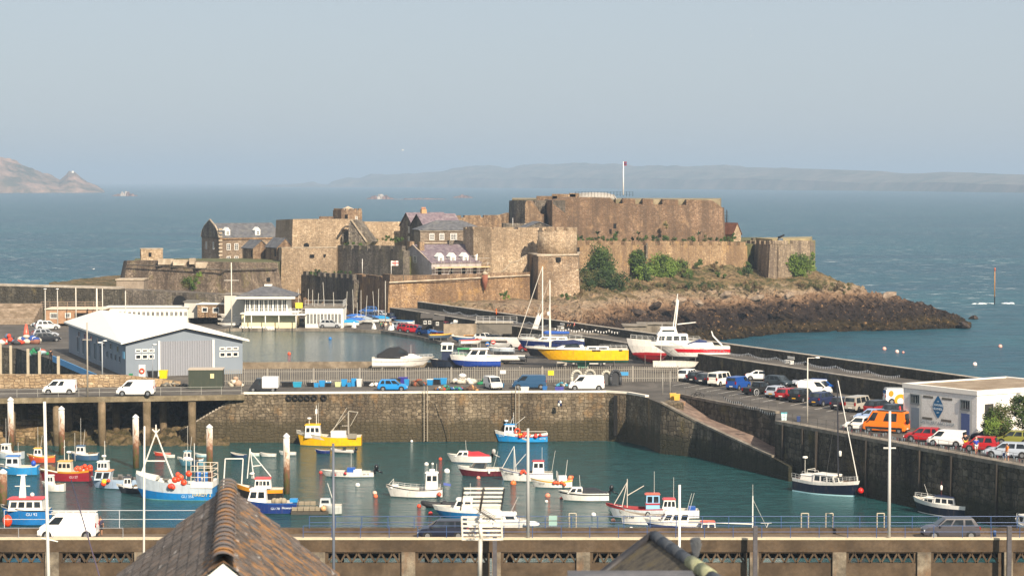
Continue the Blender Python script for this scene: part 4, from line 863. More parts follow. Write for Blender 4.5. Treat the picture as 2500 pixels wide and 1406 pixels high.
# 1 yellow trawler
B = Boat('fishing_boat', 'yellow hulled fishing boat with white wheelhouse moored against the harbour wall', 803, 1086, 180, 8.4, 2.9, 1.15, .85, .1, (WH, '#f0b400', '#2f6d5c'), stripe=.93, deck=.5, rake=.7, v=.8)
B.cabin(.62, .86, 1.9, 1.6, B.h(.7) - .4, WH, '#efb310', .1, .15, 3, (.45, .8)); B.radar(.8, B.ct, .7); B.antenna(.66, B.ct, 2.8); B.poles('mast', [((B.X(.69), 0, B.ct), (B.X(.69), 0, B.ct + 2.5))], .05); B.part('light_box', lambda b: b.cbox((B.X(.69), 0, B.ct + 1.4), .25, .25, .6), paint(WH))
x = B.X(.2); B.poles('gantry', [((x, -.9, 1.1), (x, -.5, 4.3)), ((x, .9, 1.1), (x, .5, 4.3)), ((x, -.5, 4.3), (x, .5, 4.3)), ((x, -.5, 4.3), (x - 1.2, -.5, 4.2)), ((x - 1.2, -.5, 4.2), (x - .2, -.7, 2.4)), ((x + 2.2, 0, 1.6), (x + .2, 0, 4.8)), ((x + .9, -.8, 2.4), (x, -.8, 2.4)), ((x + 2.4, -.3, 1.6), (x, -.5, 4.2))], .045, '#b9b1a2')
B.part('wheelhouse_screen', lambda b: b.cbox((B.X(.35), 0, B.h(.3) - .1), 1.9, 1.6, .75), paint(WH, .5, .3)); B.reg('GU 116', .87, .36, '#2a2a20', .78); B.part('gear_box', lambda b: b.cbox((B.X(.13), B.near() * 1.2, 1.0), 1.1, .5, .6), paint('#8c8577', .8, .4))
# 2 blue boat under wall
B = Boat('fishing_boat', 'bright blue fishing boat with red rail and orange buoys beside the wall ladder', 1272, 1077, 180, 6.9, 2.4, 1.0, .55, .25, (WH, '#1f8fd0', '#103c66'), stripe=.66, deck=.3)
B.stripe(.64, .74, '#a32030'); B.cabin(.58, .82, 1.5, 1.35, B.h(.7) - .3, '#e8ecf0', '#2a86c4', .12, .05, 3, (.45, .82)); B.radar(.78, B.ct, .35); B.poles('mast', [((B.X(.64), 0, B.ct), (B.X(.64), 0, B.ct + 1.6)), ((B.X(.6), 0, B.ct), (B.X(.42), 0, B.ct + 1.0)), ((B.X(.7), 0, B.ct), (B.X(.64), 0, B.ct + 1.2))], .04)
B.poles('rail', [((B.X(.02), -1.0, 1.4), (B.X(.5), -1.0, 1.4)), ((B.X(.02), 1.0, 1.4), (B.X(.5), 1.0, 1.4)), ((B.X(.02), 1.0, 1), (B.X(.02), 1.0, 1.4))], .04); B.part('lifebuoy', lambda b: b.torus((B.X(.57), B.near() * 1.0, 1.45), .32, .1, 'y', 12, 6), paint(OR))
cluster(B, .33, 1.25 * B.near(), .95, 15, 'orange buoy in the row hung on the bright blue boat under the wall', (OR, '#e8632c', '#f0a028', '#d63a2a'), .2, .42, 3, .5); B.reg('GU 98', .9, .3, '#cfe6f2', .55); B.reg('GU 98', .1, .3, '#cfe6f2', .4)
def cuddy(label, px, py, L, cols, can=None, fb=.75, hd=180, z=0, cab='#ece8e0', out=True, zq=0, **k):
    B = Boat('motor_boat', label, px, py, hd, L, L * .36, fb, .3, 0, cols, deck=.12, rake=L * .15, v=.75, z=z, **k)
    B.cabin(.5, .82, B.B * .62, .62, B.h(.6) - .1, cab, None, .55, .12, 2, (.25, .85), .8, front=True)
    if can: B.canopy(.04, .52, B.B * .85, B.h(0) + .1, B.ct, can)
    B.antenna(.56, B.ct, 1.3, .1)
    if out: B.outboard(1)
    return B
B = cuddy('white cuddy boat with red canopy near the blue boat under the wall', 1145, 1127, 5.4, (WH, WH, '#1d4e8c'), '#b8262e'); B.outboard(1, WH)
B = Boat('motor_boat', 'maroon hulled motor boat with white hardtop moored below the red canopy boat', 1172, 1160, 180, 5.2, 2.0, .85, .35, 0, (WH, '#5e1f2a', '#4a1820'), deck=.12, rake=.7, v=.75, stripe=.68)
B.cabin(.38, .72, 1.3, .75, B.h(.6) - .1, '#4b4742', WH, .5, -.25, 1, (.1, .9), .8); B.antenna(.2, .9, 1.9, -.5); B.part('fender', lambda b: b.lathe((B.X(.3), B.near() * 1.05, .3), [(.04, 0), (.13, .1), (.13, .5), (.04, .6)], 8), paint(WH))
B = Boat('fishing_boat', 'white fishing boat lettered GU 155 with aft wheelhouse and thin tripod mast', 1284, 1172, 180, 6.1, 2.2, .95, .55, 0, (WH, WH, '#39414e'), deck=.45, deckc='#8f8b82')
B.stripe(.86, .92, '#2a3f86'); B.reg('GU 155', .85, .34, '#20242c', .65); B.cabin(.16, .38, 1.2, 1.4, .8, WH, '#a8313a', .1, .05, 2, (.5, .85)); B.antenna(.2, B.ct, 1.6); B.antenna(.02, 1.0, 2.4, -.4); B.poles('tripod_mast', [((B.X(.95), 0, 1.3), (B.X(.72), 0, 3.9)), ((B.X(.72), .3, 1), (B.X(.72), 0, 3.9)), ((B.X(.68), -.3, 1), (B.X(.72), 0, 3.9)), ((B.X(.7), 0, 1.6), (B.X(.5), 0, 3.0))], .04, '#e2ded6')
cluster(B, .52, 1.1 * B.near(), 1.1, 6, 'orange buoy in the heap amidships on the GU 155 boat', (OR, '#e8632c'), .17, .4, 5)
B = Boat('fishing_boat', 'small white boat with yellow gunwale lettered GU 37 and orange buoys at its stern', 1345, 1188, 184, 4.6, 1.9, .7, .35, .15, (WH, WH, '#2c8296'), deck=.4, sw=.75, stripe=.7)
B.stripe(.78, .98, '#e8b224'); B.reg('GU 37', .78, .26, '#30343a', .5); B.part('engine_box', lambda b: b.cbox((B.X(.22), 0, .5), .9, .7, .75), paint('#d8d8da')); B.poles('rail', [((B.X(.35), -.7, .8), (B.X(.35), -.7, 1.7)), ((B.X(.35), .7, .8), (B.X(.35), .7, 1.7)), ((B.X(.35), -.7, 1.7), (B.X(.35), .7, 1.7)), ((B.X(.15), 0, 1), (B.X(.1), 0, 3.0))], .03)
cluster(B, .32, 1.0 * B.near(), .5, 7, 'orange buoy in the bunch hung outside the yellow gunwale boat', (OR, '#e8632c'), .17, .4, 6); cluster(B, .04, .3 * B.near(), .95, 5, 'orange buoy in the pile at the stern of the yellow gunwale boat', ('#e8632c', '#f08a5a'), .22, .35, 8)
B = cuddy('white cuddy boat with black side stripe, dark canopy and black outboard', 1424, 1220, 5.4, (WH, WH, '#26282c'), '#22262c', .8); B.stripe(.72, .86, '#1c1c22')
B = Boat('open_boat', 'low open white boat with twin outboards and coloured floats in mid harbour', 847, 1162, 180, 6.2, 2.0, .55, .25, 0, (WH, WH, '#5a8478'), deck=.2, rake=.9); B.outboard(2); B.part('console', lambda b: b.cbox((B.X(.42), 0, .45), .9, .8, .55), paint('#2457a8')); B.part('engine_box', lambda b: b.cbox((B.X(.3), 0, .45), .9, .9, .35), paint(WH)); B.antenna(.42, .9, 2.0); B.reg('GU 74', .78, .26, '#333', .6); B.reg('GU 74', .15, .26, '#333', .6)
cluster(B, .62, 1.0 * B.near(), .35, 4, 'small float in the string along the low open boat with twin outboards', (OR, '#e8c22c', RD), .13, .8, 2)
B = Boat('fishing_boat', 'white fishing boat with black gunwale and square aft wheelhouse left of the aerial', 1011, 1211, 180, 6.1, 2.3, .8, .55, .1, (WH, WH, '#1a1c20'), deck=.35, sw=.7, full=2.0); B.stripe(.9, 1.0, '#1c1c20')
B.cabin(.08, .30, 1.1, 2.1, .45, WH, WH, .1, 0, 2, (.6, .87), .9); B.part('liferaft', lambda b: b.lathe((B.X(.18) - .3, 0, B.ct + .25), [(.14, 0), (.16, .05), (.16, .55), (.14, .6)], 8, axis='x'), paint(WH)); B.antenna(.1, B.ct, 1.0); B.rail(.05, .9, .35, 8); B.poles('bow_post', [((B.X(.86), 0, 1.0), (B.X(.86), 0, 1.9)), ((B.X(.96), 0, 1.2), (B.X(.86), 0, 1.9))], .03); B.part('foredeck', lambda b: b.cbox((B.X(.84), 0, B.h(.84) - .2), .9, .8, .35, 0, 0, .7), paint(WH))
B.part('ensign', lambda b: b.add([(B.X(-.02), 0, 1.5), (B.X(-.15), .05, 1.35), (B.X(-.15), .05, 1.1), (B.X(-.02), 0, 1.2)], [(0, 1, 2, 3)]), paint('#5565a8', .8))
ball('buoy', 'pink fender ball hanging at the stern of the black gunwale boat', 'fender', B.wpt(.05, 1.0 * B.near(), .35), .25, '#e0604a', None)
# RIB
def rib(label, px, py, hd, L, col, z=0, cons='#3a3a3c', wh=False):
    p = G(px, py, 0 if z < 1 else Q); t = thing('inflatable_boat', label, 'inflatable boat', (p.x, p.y, z), radians(hd), GB if z < 1 else 'inflatable boats ashore'); b = MB(); pts = []; W = L * .17; r = L * .055
    for k in range(15):
        a = pi * k / 14 - pi / 2; pts.append((L * .22 + cos(a) * L * .27 if True else 0, sin(a) * W, r * .9 + .25 * max(0, cos(a)) ** 2))
    pts = [(-L / 2, -W, r * .9)] + pts + [(-L / 2, W, r * .9)]; secs = []
    for i, p_ in enumerate(pts):
        a = V(pts[max(0, i - 1)]); c = V(pts[min(len(pts) - 1, i + 1)]); d = (c - a).normalized(); u = V((-d.y, d.x, 0)).normalized(); w_ = d.cross(u); secs.append([tuple(V(p_) + (u * cos(k * pi / 4) + w_ * sin(k * pi / 4)) * r) for k in range(8)])
    b.loft(secs, smooth=True); b.build('tube', [paint(col, .6, .3)], t)
    b = MB(); b.add([(-L / 2, -W, 0), (L * .3, -W * .8, 0), (L * .46, 0, .1), (L * .3, W * .8, 0), (-L / 2, W, 0), (-L / 2, 0, -.25), (L * .3, 0, -.2)], [(0, 5, 6, 1), (1, 6, 2), (2, 6, 3), (3, 6, 5, 4)]); b.add([(-L / 2, -W, .12), (L * .3, -W, .12), (L * .3, W, .12), (-L / 2, W, .12)], [(0, 1, 2, 3)]); b.build('floor', [paint('#55544f', .7, .3)], t)
    b = MB(); b.cbox((-L * .05, 0, .1), L * .1, W * .8, .6, 0, 0, .8); b.build('console', [paint(cons)], t); b = MB(); b.lathe((-L / 2 - .15, 0, .3), [(.05, 0), (.18, .05), (.2, .3), (.06, .5)], 8); b.tube((-L / 2 - .1, 0, .4), (-L / 2 - .2, 0, -.3), .07, n=5); b.build('outboard_motor', [paint('#1a1b1d')], t)
    return t
rib('black inflatable boat behind the blue bottomed cruiser beside the aerial', 1080, 1237, 178, 4.2, '#1c1d1f')
B = Boat('motor_boat', 'white motor boat with bright blue lower hull partly behind the television aerial', 1140, 1262, 180, 7.0, 2.6, .95, .35, 0, (WH, '#1c6ea8', '#1c6ea8'), deck=.1, rake=1.3, v=.75, stripe=.6); B.cabin(.42, .70, 1.6, .95, .9, WH, WH, .45, .05, 2, (.35, .85)); B.radar(.5, B.ct, .5); B.antenna(.45, B.ct, 1.6); B.poles('aft_rail', [((B.X(.05), 1.1, .9), (B.X(.05), 1.1, 1.5)), ((B.X(.05), 1.1, 1.5), (B.X(.4), 1.1, 1.5))], .03)
B = Boat('catamaran', 'long white catamaran with rounded float ends behind the aerial', 1215, 1290, 0, 6.0, 2.6, .85, .1, 0, (WH, WH, '#58a08a'), deck=.1, full=5, rake=.3); B.cabin(.2, .85, 1.9, .7, .8, WH, WH, .4, .1, 3, (.35, .75)); B.antenna(.7, B.ct, 1.6, .8); B.part('bow_float', lambda b: b.ball((B.L / 2 + .3, B.near() * .7, .55), .4, 12, 8, 0, .8, 2.0), paint(WH)); B.poles('rail', [((B.X(.4), .9, B.ct), (B.X(.8), .9, B.ct)), ((B.X(.75), .2, B.ct), (B.X(.8), .2, B.ct + .9))], .03, '#5a4638')
# right cluster
B = Boat('fishing_boat', 'grey hulled fishing boat with red gunwale and blue and white wheelhouse', 1548, 1262, 180, 5.8, 2.1, .95, .55, 0, ('#a92a30', '#bcc2c6', '#2c3a30'), deck=.3, stripe=.88, rake=1.1, deckc='#8f2a2c'); B.cabin(.06, .3, 1.2, 1.75, .6, '#8fc0e0', '#d8583a', .06, 0, 2, (.55, .9)); B.part('wheelhouse_band', lambda b: b.hexa([(B.X(.055), -.62, 1.35), (B.X(.305), -.62, 1.35), (B.X(.305), .62, 1.35), (B.X(.055), .62, 1.35), (B.X(.055), -.62, 1.5), (B.X(.3), -.62, 1.5), (B.X(.3), .62, 1.5), (B.X(.055), .62, 1.5)]), paint('#b0343a')); B.antenna(.15, B.ct, 2.3)
B.poles('mast', [((B.X(.62), 0, 1.0), (B.X(.62), 0, 3.9)), ((B.X(.85), 0, 1.3), (B.X(.62), 0, 3.6)), ((B.X(.62), 0, 2.2), (B.X(.33), 0, 3.2)), ((B.X(.72), .3, .9), (B.X(.62), 0, 3.6))], .05, '#cdc4b6')
B = Boat('fishing_boat', 'white fishing boat lettered GU 240 in front of the red gunwale boat', 1580, 1278, 180, 5.6, 2.1, .85, .6, 0, (WH, WH, '#2c3230'), deck=.35, rake=.5, deckc='#7e766a'); B.reg('GU 240', .86, .36, '#20242c', .62); B.part('pot_hauler', lambda b: b.torus((B.X(.5), B.near() * .9, 1.1), .18, .07, 'y', 10, 5), paint('#26282b'))
for k in range(5): B.part('fish_box', lambda b: b.cbox((B.X(.3 + .07 * k), .2 * (-1) ** k, .5), .5, .4, .3, k), paint(('#d9a02a', '#8f8a80', WH, '#7a5038', '#9a9488')[k], .7, .4))
B = Boat('motor_boat', 'white cabin boat with red wheelhouse roof behind the navy cruiser', 1650, 1262, 180, 4.6, 2.0, .8, .3, 0, (WH, WH, '#2b5fa8'), deck=.2); B.cabin(.5, .82, 1.3, 1.15, .7, WH, '#c93a3c', .25, .1, 3, (.4, .85)); B.antenna(.55, B.ct, 2.2); B.part('seat_box', lambda b: b.cbox((B.X(.15), 0, .6), .7, 1.0, .5), paint('#2453a0'))
B = Boat('motor_boat', 'navy blue hulled cruiser with long white cabin just above the pier railing', 1658, 1299, 180, 6.8, 2.4, 1.05, .35, 0, (WH, '#1b2b5e', '#1b2b5e'), deck=.1, rake=1.2, v=.75, stripe=.68); B.cabin(.38, .78, 1.5, .95, 1.0, WH, WH, .6, -.2, 3, (.3, .85)); B.antenna(.36, B.ct, 1.9, -.5); B.antenna(.4, B.ct, 1.9, -.5, .3); B.rail(.6, .98, .35, 5)
B = Boat('motor_boat', 'small white boat with orange cabin roof at the stern of the navy cruiser', 1733, 1305, 180, 2.8, 1.7, .6, .2, 0, (WH, WH, '#9a3a20'), deck=.1); B.cabin(.3, .85, 1.1, .75, .5, WH, '#d85a2c', .2, .1, 2, (.3, .8))
B = Boat('sailing_boat', 'low white sailing boat with bare mast and long boom behind the railing', 1845, 1309, 180, 6.0, 2.1, .5, .2, 0, (WH, WH, '#40505a'), deck=.1); B.poles('mast', [((B.X(.55), 0, .5), (B.X(.55), 0, 3.9))], .07, '#e4e0d8'); B.poles('boom', [((B.X(.55), 0, 1.2), (B.X(.55) + 4.3, 0, 1.35))], .06, '#e4e0d8'); B.antenna(.55, 3.8, 1.2); B.poles('shroud', [((B.X(.55), 0, 3.6), (B.X(.3), 0, .6))], .015); B.poles('frame', [((B.X(.35), 0, .5), (B.X(.3), 0, 1.3)), ((B.X(.42), 0, 1.3), (B.X(.25), 0, 1.3))], .04)
# motorsailer by right wall
a0, a1 = G(1950, 1188), G(2098, 1222); hd = math.degrees(atan2(a1.y - a0.y, a1.x - a0.x)); mid = (a0 + a1) / 2
hd = -44; B = Boat('motor_sailer', 'dark blue motor sailer with white deckhouse and two masts against the dark quay wall', 0, 0, hd, 8.3, 2.9, 1.35, .45, .15, (WH, '#141c30', '#2f7fa0'), pos=mid, stripe=.76, deck=.12, rake=.9, deckc='#8a6f5a', full=2.1, sw=.7)
B.stripe(.0, .09, '#a9d4dc'); B.cabin(.32, .68, 1.75, .95, 1.15, WH, WH, .3, .1, 3, (.3, .85), .88); B.cabin(.1, .34, 1.5, .7, 1.15, WH, WH, .1, .1, 0); B.poles('windscreen', [((B.X(.22), -.7, 2.1), (B.X(.22), -.7, 2.5)), ((B.X(.22), .7, 2.1), (B.X(.22), .7, 2.5)), ((B.X(.22), -.7, 2.5), (B.X(.4), -.7, 2.5)), ((B.X(.22), .7, 2.5), (B.X(.22), -.7, 2.5)), ((B.X(.4), -.7, 2.5), (B.X(.4), -.7, 2.1))], .03); B.rail(.55, .97, .45, 5); B.rail(.0, .2, .5, 3)
B.poles('mast', [((B.X(.66), 0, 1.9), (B.X(.63), 0, 12.6))], .09, '#2a2c34'); B.poles('forestay_furler', [((B.X(.97), 0, 1.6), (B.X(.64), 0, 12.4))], .055, '#e6e2da'); B.poles('shroud', [((B.X(.55), 1.1, 1.4), (B.X(.63), 0, 10)), ((B.X(.55), -1.1, 1.4), (B.X(.63), 0, 10))], .015, '#555'); B.part('radar', lambda b: b.lathe((B.X(.66) + .2, 0, 4.2), [(.1, 0), (.16, .06), (.16, .5), (.1, .6)], 8), paint(WH)); B.poles('radar_post', [((B.X(.12), 0, 1.8), (B.X(.12), 0, 3.6))], .03); B.part('radar_dome', lambda b: b.lathe((B.X(.12), 0, 3.6), [(.25, 0), (.3, .08), (.25, .22)], 10), paint(WH))
ball('buoy', 'bright red fender ball on the bow of the dark motor sailer', 'fender', B.wpt(1.02, -.1, .75), .33, '#d8231c', None)
a0, a1 = G(2370, 1270), G(2243, 1243); hd = math.degrees(atan2(a1.y - a0.y, a1.x - a0.x)); mid = (a0 + a1) / 2
hd = 141; B = Boat('motor_boat', 'navy hulled motor boat with white cabin, blue bimini and stern ladder by the quay wall', 0, 0, hd, 7.2, 2.9, 1.25, .4, 0, (WH, '#151c2e', '#151c2e'), pos=mid, stripe=.7, deck=.15, rake=.8); B.stripe(.04, .1, '#d8d8d4')
B.cabin(.62, .84, 1.3, .75, .9, WH, WH, .4, 0, 1, (.3, .85)); B.cabin(.28, .62, 1.45, 1.05, .85, WH, '#1f2a48', .1, .2, 3, (.42, .82)); B.poles('mast', [((B.X(.55), 0, B.ct), (B.X(.55), 0, B.ct + 1.5))], .04, '#5a2a2a'); B.part('radar', lambda b: b.lathe((B.X(.55), 0, B.ct + .6), [(.1, 0), (.13, .1), (.13, .4), (.08, .5)], 8), paint(WH)); B.antenna(.72, B.ct - .2, 1.3, .5, .4); B.antenna(.4, B.ct, 1.3, -.6, -.4); B.rail(.7, .98, .4, 4); B.poles('ladder', [((-3.65, -.6, .2), (-3.65, -.6, .9)), ((-3.65, -.35, .2), (-3.65, -.35, .9)), ((-3.65, -.6, .4), (-3.65, -.35, .4)), ((-3.65, -.6, .65), (-3.65, -.35, .65))], .02)
ball('buoy', 'pale grey fender ball at the stern of the navy motor boat', 'fender', B.wpt(-.06, -1.0, .5), .26, '#b9c4b2', None)
a0, a1 = G(2600, 1325), G(2452, 1288); hd = math.degrees(atan2(a1.y - a0.y, a1.x - a0.x)); mid = (a0 + a1) / 2
B = Boat('motor_boat', 'navy and white cabin boat cut off by the right edge of the view', 0, 0, hd, 6.2, 2.4, .95, .4, 0, (WH, '#1c2f66', '#1c2f66'), pos=mid, stripe=.6, deck=.12, rake=1.0); B.cabin(.45, .8, 1.6, .85, .95, WH, WH, .35, 0, 2, (.3, .85)); B.rail(.72, .98, .45, 4)
# left cluster
B = Boat('fishing_boat', 'big blue and white fishing boat lettered GU 356 with tall A frame and stern railings', 428, 1216, 176, 8.6, 3.2, 1.7, .95, .1, ('#b9c4cc', '#1a7fc4', '#7cc4c0'), stripe=.42, deck=.7, rake=1.0, sw=.95, deckc='#c9ccc4', v=.85)
B.part('stern_box', lambda b: b.hexa([(-4.35, -1.62, 1.35), (-2.0, -1.62, 1.35), (-2.0, 1.62, 1.35), (-4.35, 1.62, 1.35), (-4.35, -1.62, 2.0), (-2.0, -1.62, 2.0), (-2.0, 1.62, 2.0), (-4.35, 1.62, 2.0)]), paint(WH, .5, .45)); B.poles('stern_rail', [((x, y, 2.0), (x, y, 3.7)) for x in (-4.3, -3.5, -2.8, -2.05) for y in (-1.6, 1.6)] + [((-4.3, y, z), (-2.05, y, z)) for y in (-1.6, 1.6) for z in (2.5, 3.1, 3.7)] + [((-4.3, -1.6, z), (-4.3, 1.6, z)) for z in (2.5, 3.1, 3.7)], .045, '#d9c9b4')
x = B.X(.68); B.poles('a_frame', [((x - 1.4, 0, 2.0), (x + .5, 0, 7.0)), ((x + 2.2, 0, 2.4), (x + .5, 0, 7.0)), ((x - .5, 0, 4.0), (x + 1.55, 0, 4.0)), ((x + .5, 0, 6.6), (x + .5, 0, 7.9)), ((x + .5, 0, 7.0), (x + .1, 0, 7.4)), ((x + .5, 0, 7.0), (x + .9, 0, 7.4))], .09, '#e2ddd2'); B.part('whaleback', lambda b: b.loft([[(B.X(t), -B.beam(t) * .97, B.h(t)), (B.X(t), -B.beam(t) * .5, B.h(t) + .35), (B.X(t), B.beam(t) * .5, B.h(t) + .35), (B.X(t), B.beam(t) * .97, B.h(t))] for t in (.72, .8, .88, .95, .99)], close=True), paint('#ddd8cc', .5, .4))
for k, (xx, c_) in enumerate(((-2.7, '#2468b8'), (-3.5, '#2c7ac0'), (-4.0, '#6e4a3a'))): B.part('drum', lambda b: b.lathe((xx, .9, 2.0), [(.3, 0), (.3, 1.0), (.28, 1.02)], 10), paint(c_, .5, .3))
B.poles('mast', [((-1.2, 0, 2), (-1.2, 0, 5.2)), ((-2.2, .5, 2), (-2.2, .5, 6.0))], .05); B.radar(.3, 3.6, .5); B.part('winch', lambda b: b.lathe((.9, B.near() * .6, 1.5), [(.35, 0), (.35, .15), (.15, .2), (.15, .5), (.35, .55), (.35, .7)], 10), paint('#6e6a60', .6, .4))
cluster(B, .4, B.near() * 1.5, 2.4, 9, 'orange buoy in the big pile on the tall A frame boat', (OR, '#f0603a'), .3, .5, 11, 1.2); cluster(B, .52, B.near() * 1.75, 1.5, 4, 'orange fender in the row over the side of the tall A frame boat', ('#e23c34', OR), .26, .5, 12, .15); B.reg('GU 356', .32, .42, '#b9d8ec', .24)
text('HARDY 2', .5, paint('#d8c890', .5, 0), B.hull, (-3.2, B.near() * 1.6, .6), (pi / 2, 0, pi if B.near() > 0 else 0))
B = Boat('fishing_boat', 'dark red fishing boat with yellow rail and a heap of orange buoys', 158, 1172, 178, 6.0, 2.4, 1.1, .35, .2, ('#c99020', '#8e1f2c', '#b9c8cc'), stripe=.82, deck=.3, sw=.9); B.reg('GU 57', .3, .36, '#d9b9bd', .45); B.cabin(.35, .62, 1.3, 1.2, 1.0, '#cfc4b0', '#c79a4a', .1, .1, 3, (.4, .8)); B.antenna(.3, B.ct, 3.2); B.radar(.42, B.ct, .9); B.poles('mast', [((B.X(.5), 0, B.ct), (B.X(.5), 0, B.ct + 2.4)), ((B.X(.5), -.4, B.ct + 1.6), (B.X(.5), .4, B.ct + 1.6))], .04); B.part('deck_gear', lambda b: [b.cbox((B.X(.72 + .04 * k), .3 * sin(k * 2), 1.1), .5, .5, .4 + .1 * (k % 3), k) for k in range(5)][0], paint('#7d6a48', .8, .5))
cluster(B, .12, B.near() * .8, 1.5, 9, 'orange buoy in the heap on the dark red boat', (OR, '#f0603a'), .27, .5, 14, .5)
B = Boat('fishing_boat', 'bright blue fishing boat with blue canopy at the far left edge', 45, 1157, 180, 4.6, 2.1, .95, .3, .1, (WH, '#2a8ac4', '#dfe4e6'), stripe=.9, deck=.3); B.cabin(.45, .8, 1.3, 1.3, .8, '#cfd4d6', '#3a6fb0', .1, .1, 2, (.4, .8)); B.antenna(.5, B.ct, 1.6)
ball('barrel', 'round blue drum on the stern of the far left blue boat', 'drum', B.wpt(.1, B.near() * .4, 1.3), .3, '#2a50b0', None, 1.2)
B = Boat('motor_boat', 'pale blue cabin boat with high wheelhouse and yellow and red floats', 280, 1190, 176, 5.4, 2.2, 1.0, .3, .0, ('#a8bccf', '#9fb4cc', '#c9d2d8'), deck=.2); B.cabin(.58, .9, 1.5, 1.0, .9, '#b9c4cc', '#c98a5a', .2, -.2, 2, (.2, .85)); B.cabin(.62, .84, 1.1, .95, 1.95, '#e2e2de', '#dcdcd6', .05, .05, 3, (.35, .85)); B.poles('mast', [((B.X(.7), 0, 2.9), (B.X(.7), 0, 5.2))], .04); B.radar(.72, 2.9, .5); B.outboard(2, '#c9ccc9')
cluster(B, .62, B.near() * 1.15, .75, 3, 'red float in the bunch on the pale blue cabin boat', (OR, '#e8c22c'), .26, .5, 15)
B.part('gear_heap', lambda b: [b.cbox((B.X(.1 + .06 * k), .4 * sin(k * 2.3), .9), .45, .5, .3 + .12 * (k % 3), k) for k in range(7)][0], paint('#6d6a66', .8, .5))
B = Boat('fishing_boat', 'blue fishing boat with red and white wheelhouse roof in the lower left corner', 62, 1278, 182, 4.9, 2.3, 1.5, .5, .0, ('#16181c', '#1a6fb0', '#1a5f98'), stripe=.9, deck=.3, sw=.95); B.cabin(.12, .82, 1.9, 1.15, 1.4, '#e2ddd2', '#c63a3c', .2, .1, 4, (.3, .78), .9, rover=.16); B.part('mast', lambda b: b.hexa([(-.1, -.15, B.ct), (.6, -.15, B.ct), (.6, .15, B.ct), (-.1, .15, B.ct), (.0, -.1, B.ct + 2.3), (.35, -.1, B.ct + 2.3), (.35, .1, B.ct + 2.3), (.0, .1, B.ct + 2.3)]), paint(WH)); B.poles('crosstree', [((-.5, 0, B.ct + 1.2), (1.0, 0, B.ct + 1.2)), ((-.2, 0, B.ct + 2.3), (.8, 0, B.ct + 2.3))], .06); B.part('searchlight', lambda b: b.ball((-.7, 0, B.ct + .35), .22, 8, 6), paint(WH)); B.reg('GU 92', .35, .42, '#cfdce8', .72)
ball('fender', 'orange oval fender below the railing at the lower left', 'fender', at(18, 1271, 196), .42, '#e0461f', None, 1.3)
B = Boat('fishing_boat', 'navy blue fishing boat with white wheelhouse just right of the tiled roof', 652, 1250, 180, 6.3, 2.5, 1.1, .4, .0, ('#2458a0', '#1b3474', '#d8dcd8'), stripe=.88, deck=.3, sw=.95); B.cabin(.5, .82, 1.6, 1.4, 1.0, WH, WH, .4, .1, 2, (.4, .85)); B.reg('GU 78', .36, .34, '#cfd8e6', .5); text('Howard', .34, paint('#e8ecf0', .5, 0), B.hull, (-2.2, B.near() * 1.22, .62), (pi / 2, 0, pi)); B.part('net_heap', lambda b: [b.ball((B.X(.38 - .05 * k), .3 * sin(k * 2), 1.15), .35, 8, 5) for k in range(4)][0], paint('#9a8f7a', .9, .5)); B.part('blue_crate', lambda b: b.cbox((B.X(.06), .2, 1.1), .8, .8, .35), paint('#2a8ac8')); B.antenna(.6, B.ct, 1.0)
B = Boat('fishing_boat', 'dark fishing boat with orange band, red wheelhouse roof and lattice mast', 634, 1222, 182, 5.0, 2.4, 1.3, .6, 0, ('#d89018', '#26221e', '#26221e'), stripe=.72, deck=.2); B.cabin(.25, .6, 1.7, 1.0, 1.4, WH, '#c9403a', .1, .1, 4, (.35, .8)); B.poles('mast', [((.6, 0, B.ct), (1.0, 0, B.ct + 3.2)), ((1.3, 0, B.ct), (1.0, 0, B.ct + 3.2)), ((-1.2, 0, B.ct + .2), (.9, 0, B.ct + 2.8)), ((.7, 0, B.ct + 1.3), (-.3, 0, B.ct + 1.4))], .06, '#e4e0d8'); B.poles('gantry', [((2.0, -.8, 1.3), (1.8, -.8, 4.4)), ((3.9, -.8, 1.3), (3.7, -.8, 4.4)), ((1.8, -.8, 4.4), (3.7, -.8, 4.4))], .08, '#e4e0d8'); B.radar(.66, B.ct, .4)
# raft with pots
t = thing('pot_raft', 'floating pontoon piled with lobster pots and a coil of netting', 'pontoon', tuple(G(758, 1252)), 0); b = MB(); b.box(-1.9, -1.0, -.2, 1.9, 1.0, .3); b.build('deck', [paint('#4a463e', .9, .5)], t)
mm = paint('#857a66', .9, .6)
for k in range(16):
    x_, y_, z_ = ((k % 6) - 2.6) * .6, -.6 + (k // 6) * .5, .3 + (.45 if k > 11 else 0); b = MB(); b.loft([[(x_ + dx, y_ + .32 * cos(a) * .8, z_ + .05 + .38 * sin(a)) for a in [i * pi / 5 for i in range(6)]] for dx in (-.27, .27)]); o = b.build('lobster_pot', [mm]); tag(o, 'netted lobster pot stacked on the floating pontoon', 'lobster pot', 'lobster pots on the pontoon'); o.location = t.location
ball('buoy', 'orange buoy resting on the pontoon of pots', 'buoy', t.location + V((1.4, -.9, .6)), .3, '#d8a070', None)
B = Boat('work_boat', 'grey aluminium work boat with slanting mast beside the pot pontoon', 806, 1252, 182, 2.4, 1.8, .85, .2, .0, ('#c4c8c4', '#b4b8b2', '#a9aca0'), deck=.2); B.cabin(.45, .95, 1.2, .8, .7, '#b9bdbc', None, .1, .1, 1); B.antenna(.4, B.ct, 1.6, .5, r=.04)
